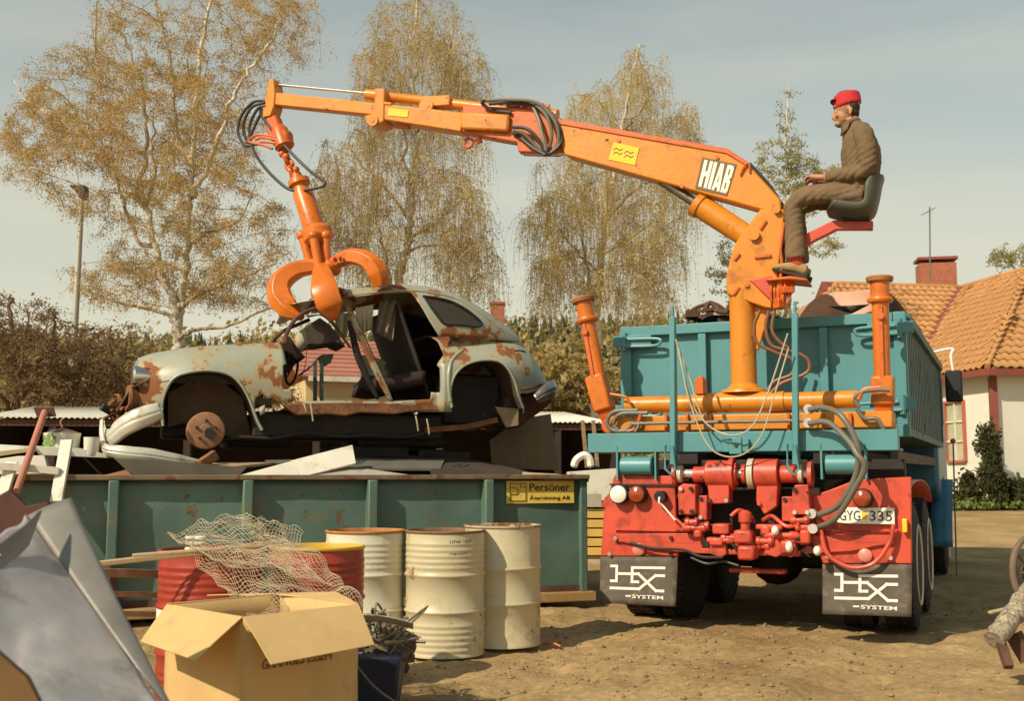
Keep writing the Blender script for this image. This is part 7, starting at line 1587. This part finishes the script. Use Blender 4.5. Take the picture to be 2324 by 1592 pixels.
flat('tan_pole', 'thin tan pole end pointing left across the far left junk', 'pole', [(-30, 1028, .25), (80, 1016, .25), (82, 1024, .25), (-30, 1040, .25)], .25, .05, m_plank)
flat('white_tray', 'white upturned tray on the junk behind the white frame', 'tray', [(-30, 1046, .2), (40, 1036, .2), (100, 1034, .2), (112, 1076, .15), (-30, 1078, .15)], .2, .35, m_whitew)

# ================================================================ THINGS BETWEEN DUMPSTER AND TRUCK
random.seed(3)
m_yplank = mat('yellow shuttering board', (.62, .40, .09), .65, var=.12, scale=3)
for k in range(5):
    y0 = 1160+k*21; a, c = P(1322, y0+8, 15.2+.04*(k % 2)), P(1420, y0+8, 15.2); hh = 17*15.2/FPX
    b = MB(); b.box(((a.x+c.x)/2+.02*math.sin(k*3), 15.4, a.z), (c.x-a.x, .5, hh)); o = b.build('yellow_board', m_yplank, None, bevel=.006)
    tag(o, ('topmost yellow board of the stack beside the dumpster', 'second yellow board from the top of the stack', 'middle yellow board of the stack', 'fourth yellow board from the top of the stack', 'lowest yellow board of the stack on the ground')[k], 'board', 'stacked yellow boards')
b = MB(); q = P(1370, 1262, 15.2); b.box((q.x, 15.4, (q.z-.1)/2), (.6, .4, max(.1, q.z+.1))); o = b.build('concrete_block', mat('pale concrete', (.42, .35, .24), .9, var=.15), None, bevel=.01); tag(o, 'pale concrete block supporting the stack of yellow boards', 'block')
flat2 = lambda name, label, cat, pts, Y, th, m: tag((lambda b: (b.prism([P(x, y, Y) for x, y in pts], Vector((0, th, 0))), b.build(name, m, None, bevel=.004))[1])(MB()), label, cat)
flat2('white_car_body', 'white slab of scrap body panel between dumpster and truck', 'panel', [(1290, 1072), (1400, 1064), (1420, 1120), (1380, 1135), (1336, 1142), (1290, 1142)], 15.6, .5, m_whitew)
flat2('grey_crate', 'grey crate on top of the yellow boards between dumpster and truck', 'crate', [(1325, 1122), (1365, 1122), (1366, 1152), (1325, 1152)], 15.1, .3, m_greyw)
b = MB(); pts = [P(x, y, 14.6) for x, y in ((1302, 1062), (1308, 1045), (1325, 1034), (1338, 1042), (1342, 1062))]; b.tube(curve(pts, 5), [.03]+[.05]*19+[.03], 8); o = b.build('white_loop', m_whitep, None); tag(o, 'white curved scrap hoop on the pile left of the truck beam', 'hoop')
for k, (x0, x1) in enumerate(((1326, 1332), (1350, 1356))):
    b = MB(); b.beam(P(x0-4, 955, 14.8), P(x1, 1062, 14.8), .05, .05); o = b.build('wooden_stake', m_wood, None); tag(o, ('thin wooden stake in front of the dark shed left of the truck', 'thin wooden stake closest to the truck beam in front of the shed')[k], 'stake', 'stakes by the shed')
# scrap beside the box: dark blue tub with twisted wire
tb = P(850, 1530, 6.4); tub = thing('blue_tub', 'dark blue tub full of twisted scrap beside the cardboard box', 'tub', (tb.x, tb.y, gz(tb.x, tb.y)))
b = MB(); z1 = P(850, 1478, 6.4).z; g0 = gz(tb.x, tb.y); b.hexa([Vector((tb.x+sx_*.16-.03, tb.y+sy_*.16, g0)) for sx_, sy_ in ((-1, -1), (1, -1), (1, 1), (-1, 1))], [Vector((tb.x+sx_*.2-.03, tb.y+sy_*.2, z1)) for sx_, sy_ in ((-1, -1), (1, -1), (1, 1), (-1, 1))]); b.f = [f for f in b.f if True]; b.build('tub_body', mat('dark navy plastic', (.016, .02, .045), .5), tub, bevel=.02)
random.seed(8); b = MB()
for k in range(34):
    c = P(random.uniform(812, 900), random.uniform(1405, 1480), 6.4+random.uniform(-.15, .15)); b.tube(curve([c+Vector((random.gauss(0, .08), random.gauss(0, .06), random.gauss(0, .05))) for _ in range(4)], 4), random.uniform(.004, .012), 5)
o = b.build('twisted_scrap', mat('grey scrap wire', (.22, .18, .12), .6, .3, var=.5, scale=9), tub); o['kind'] = 'stuff'
b = MB(); 
b.grid(lambda u, v: P(808+130*u, 1396+20*u+14*v-6*math.sin(u*3), 6.1+.1*v), 14, 4); o = b.build('bent_strip', mat('bright zinc strip', (.55, .52, .44), .4, .4), None, solid=.004); tag(o, 'bent pale metal strip sticking out right of the cardboard box', 'metal strip')
b = MB(); b.tube(curve([P(800, 1500, 5.6), P(850, 1560, 5.4), P(905, 1600, 5.3)], 5), .005, 6); o = b.build('loose_wire', m_greypipe, None); tag(o, 'thin grey wire trailing on the ground beside the box', 'wire')
b = MB()
for k in range(9): c = P(905+random.uniform(-16, 22), 1440+k*9, 7.3); b.box(c, (.12, .12, .05), Matrix.Rotation(random.random()*3, 3, 'Z') @ Matrix.Rotation(random.random()*.6, 3, 'X'))
o = b.build('brown_debris', m_brown, None, bevel=.008); tag(o, 'heap of brown debris between the blue tub and the front drum', 'debris', kind='stuff')
# ================================================================ RIGHT EDGE: spoked wheel and log
wc_ = P(2350, 1300, 7.6); wh_ = thing('wagon_wheel', 'old spoked wagon wheel at the right edge', 'wheel', (wc_.x, wc_.y, gz(wc_.x, wc_.y)))
wx = Vector((.86, .5, 0)); wr = .24; wz = Vector((.0, .12, .99)).normalized()
wp = lambda r, t: wc_+wx*r*math.cos(t)+wz*r*math.sin(t)
b = MB(); b.tube([wp(wr, 2*math.pi*k/36) for k in range(37)], .022, 8, caps=False); b.build('wheel_rim', mat('grey brown wheel wood', (.15, .105, .065), .8, var=.25, scale=8), wh_)
for k in range(10): b = MB(); b.tube([wp(.04, 2*math.pi*k/10), wp(wr, 2*math.pi*k/10)], .012, 6); b.build('spoke', bpy.data.materials['grey brown wheel wood'], wh_)
b = MB(); ax_ = wx.cross(wz); b.cyl(wc_-ax_*.08, wc_+ax_*.08, .05, 14); b.build('wheel_hub', m_brown, wh_)
lg = thing('birch_log', 'rough pale log leaning at the right edge in front of the wheel', 'log', P(2270, 1510, 6.6))
b = MB(); a_, c_ = P(2256, 1455, 6.6), P(2345, 1335, 6.9); b.tube([a_.lerp(c_, t/10)+Vector((0, 0, .006*math.sin(t*2))) for t in range(11)], [.062+.006*math.sin(t*3) for t in range(11)], 14); b.build('log_body', mat('flaking pale bark', (.42, .35, .24), .85, var=.5, scale=26, bump=.8, bscale=50, dirt=.8, dirtcol=(.12, .08, .05)), lg)
b = MB(); b.beam(P(2272, 1462, 6.6), P(2290, 1516, 6.5), .05, .04); b.build('prop', m_brown, lg)
b = MB(); b.beam(P(2300, 1440, 6.75), P(2335, 1500, 6.7), .09, .08); b.build('prop', m_brown, lg)
plank('thin pale stick lying in front of the wagon wheel', P(2245, 1392, 7.4), P(2330, 1372, 7.5), .03, .02)
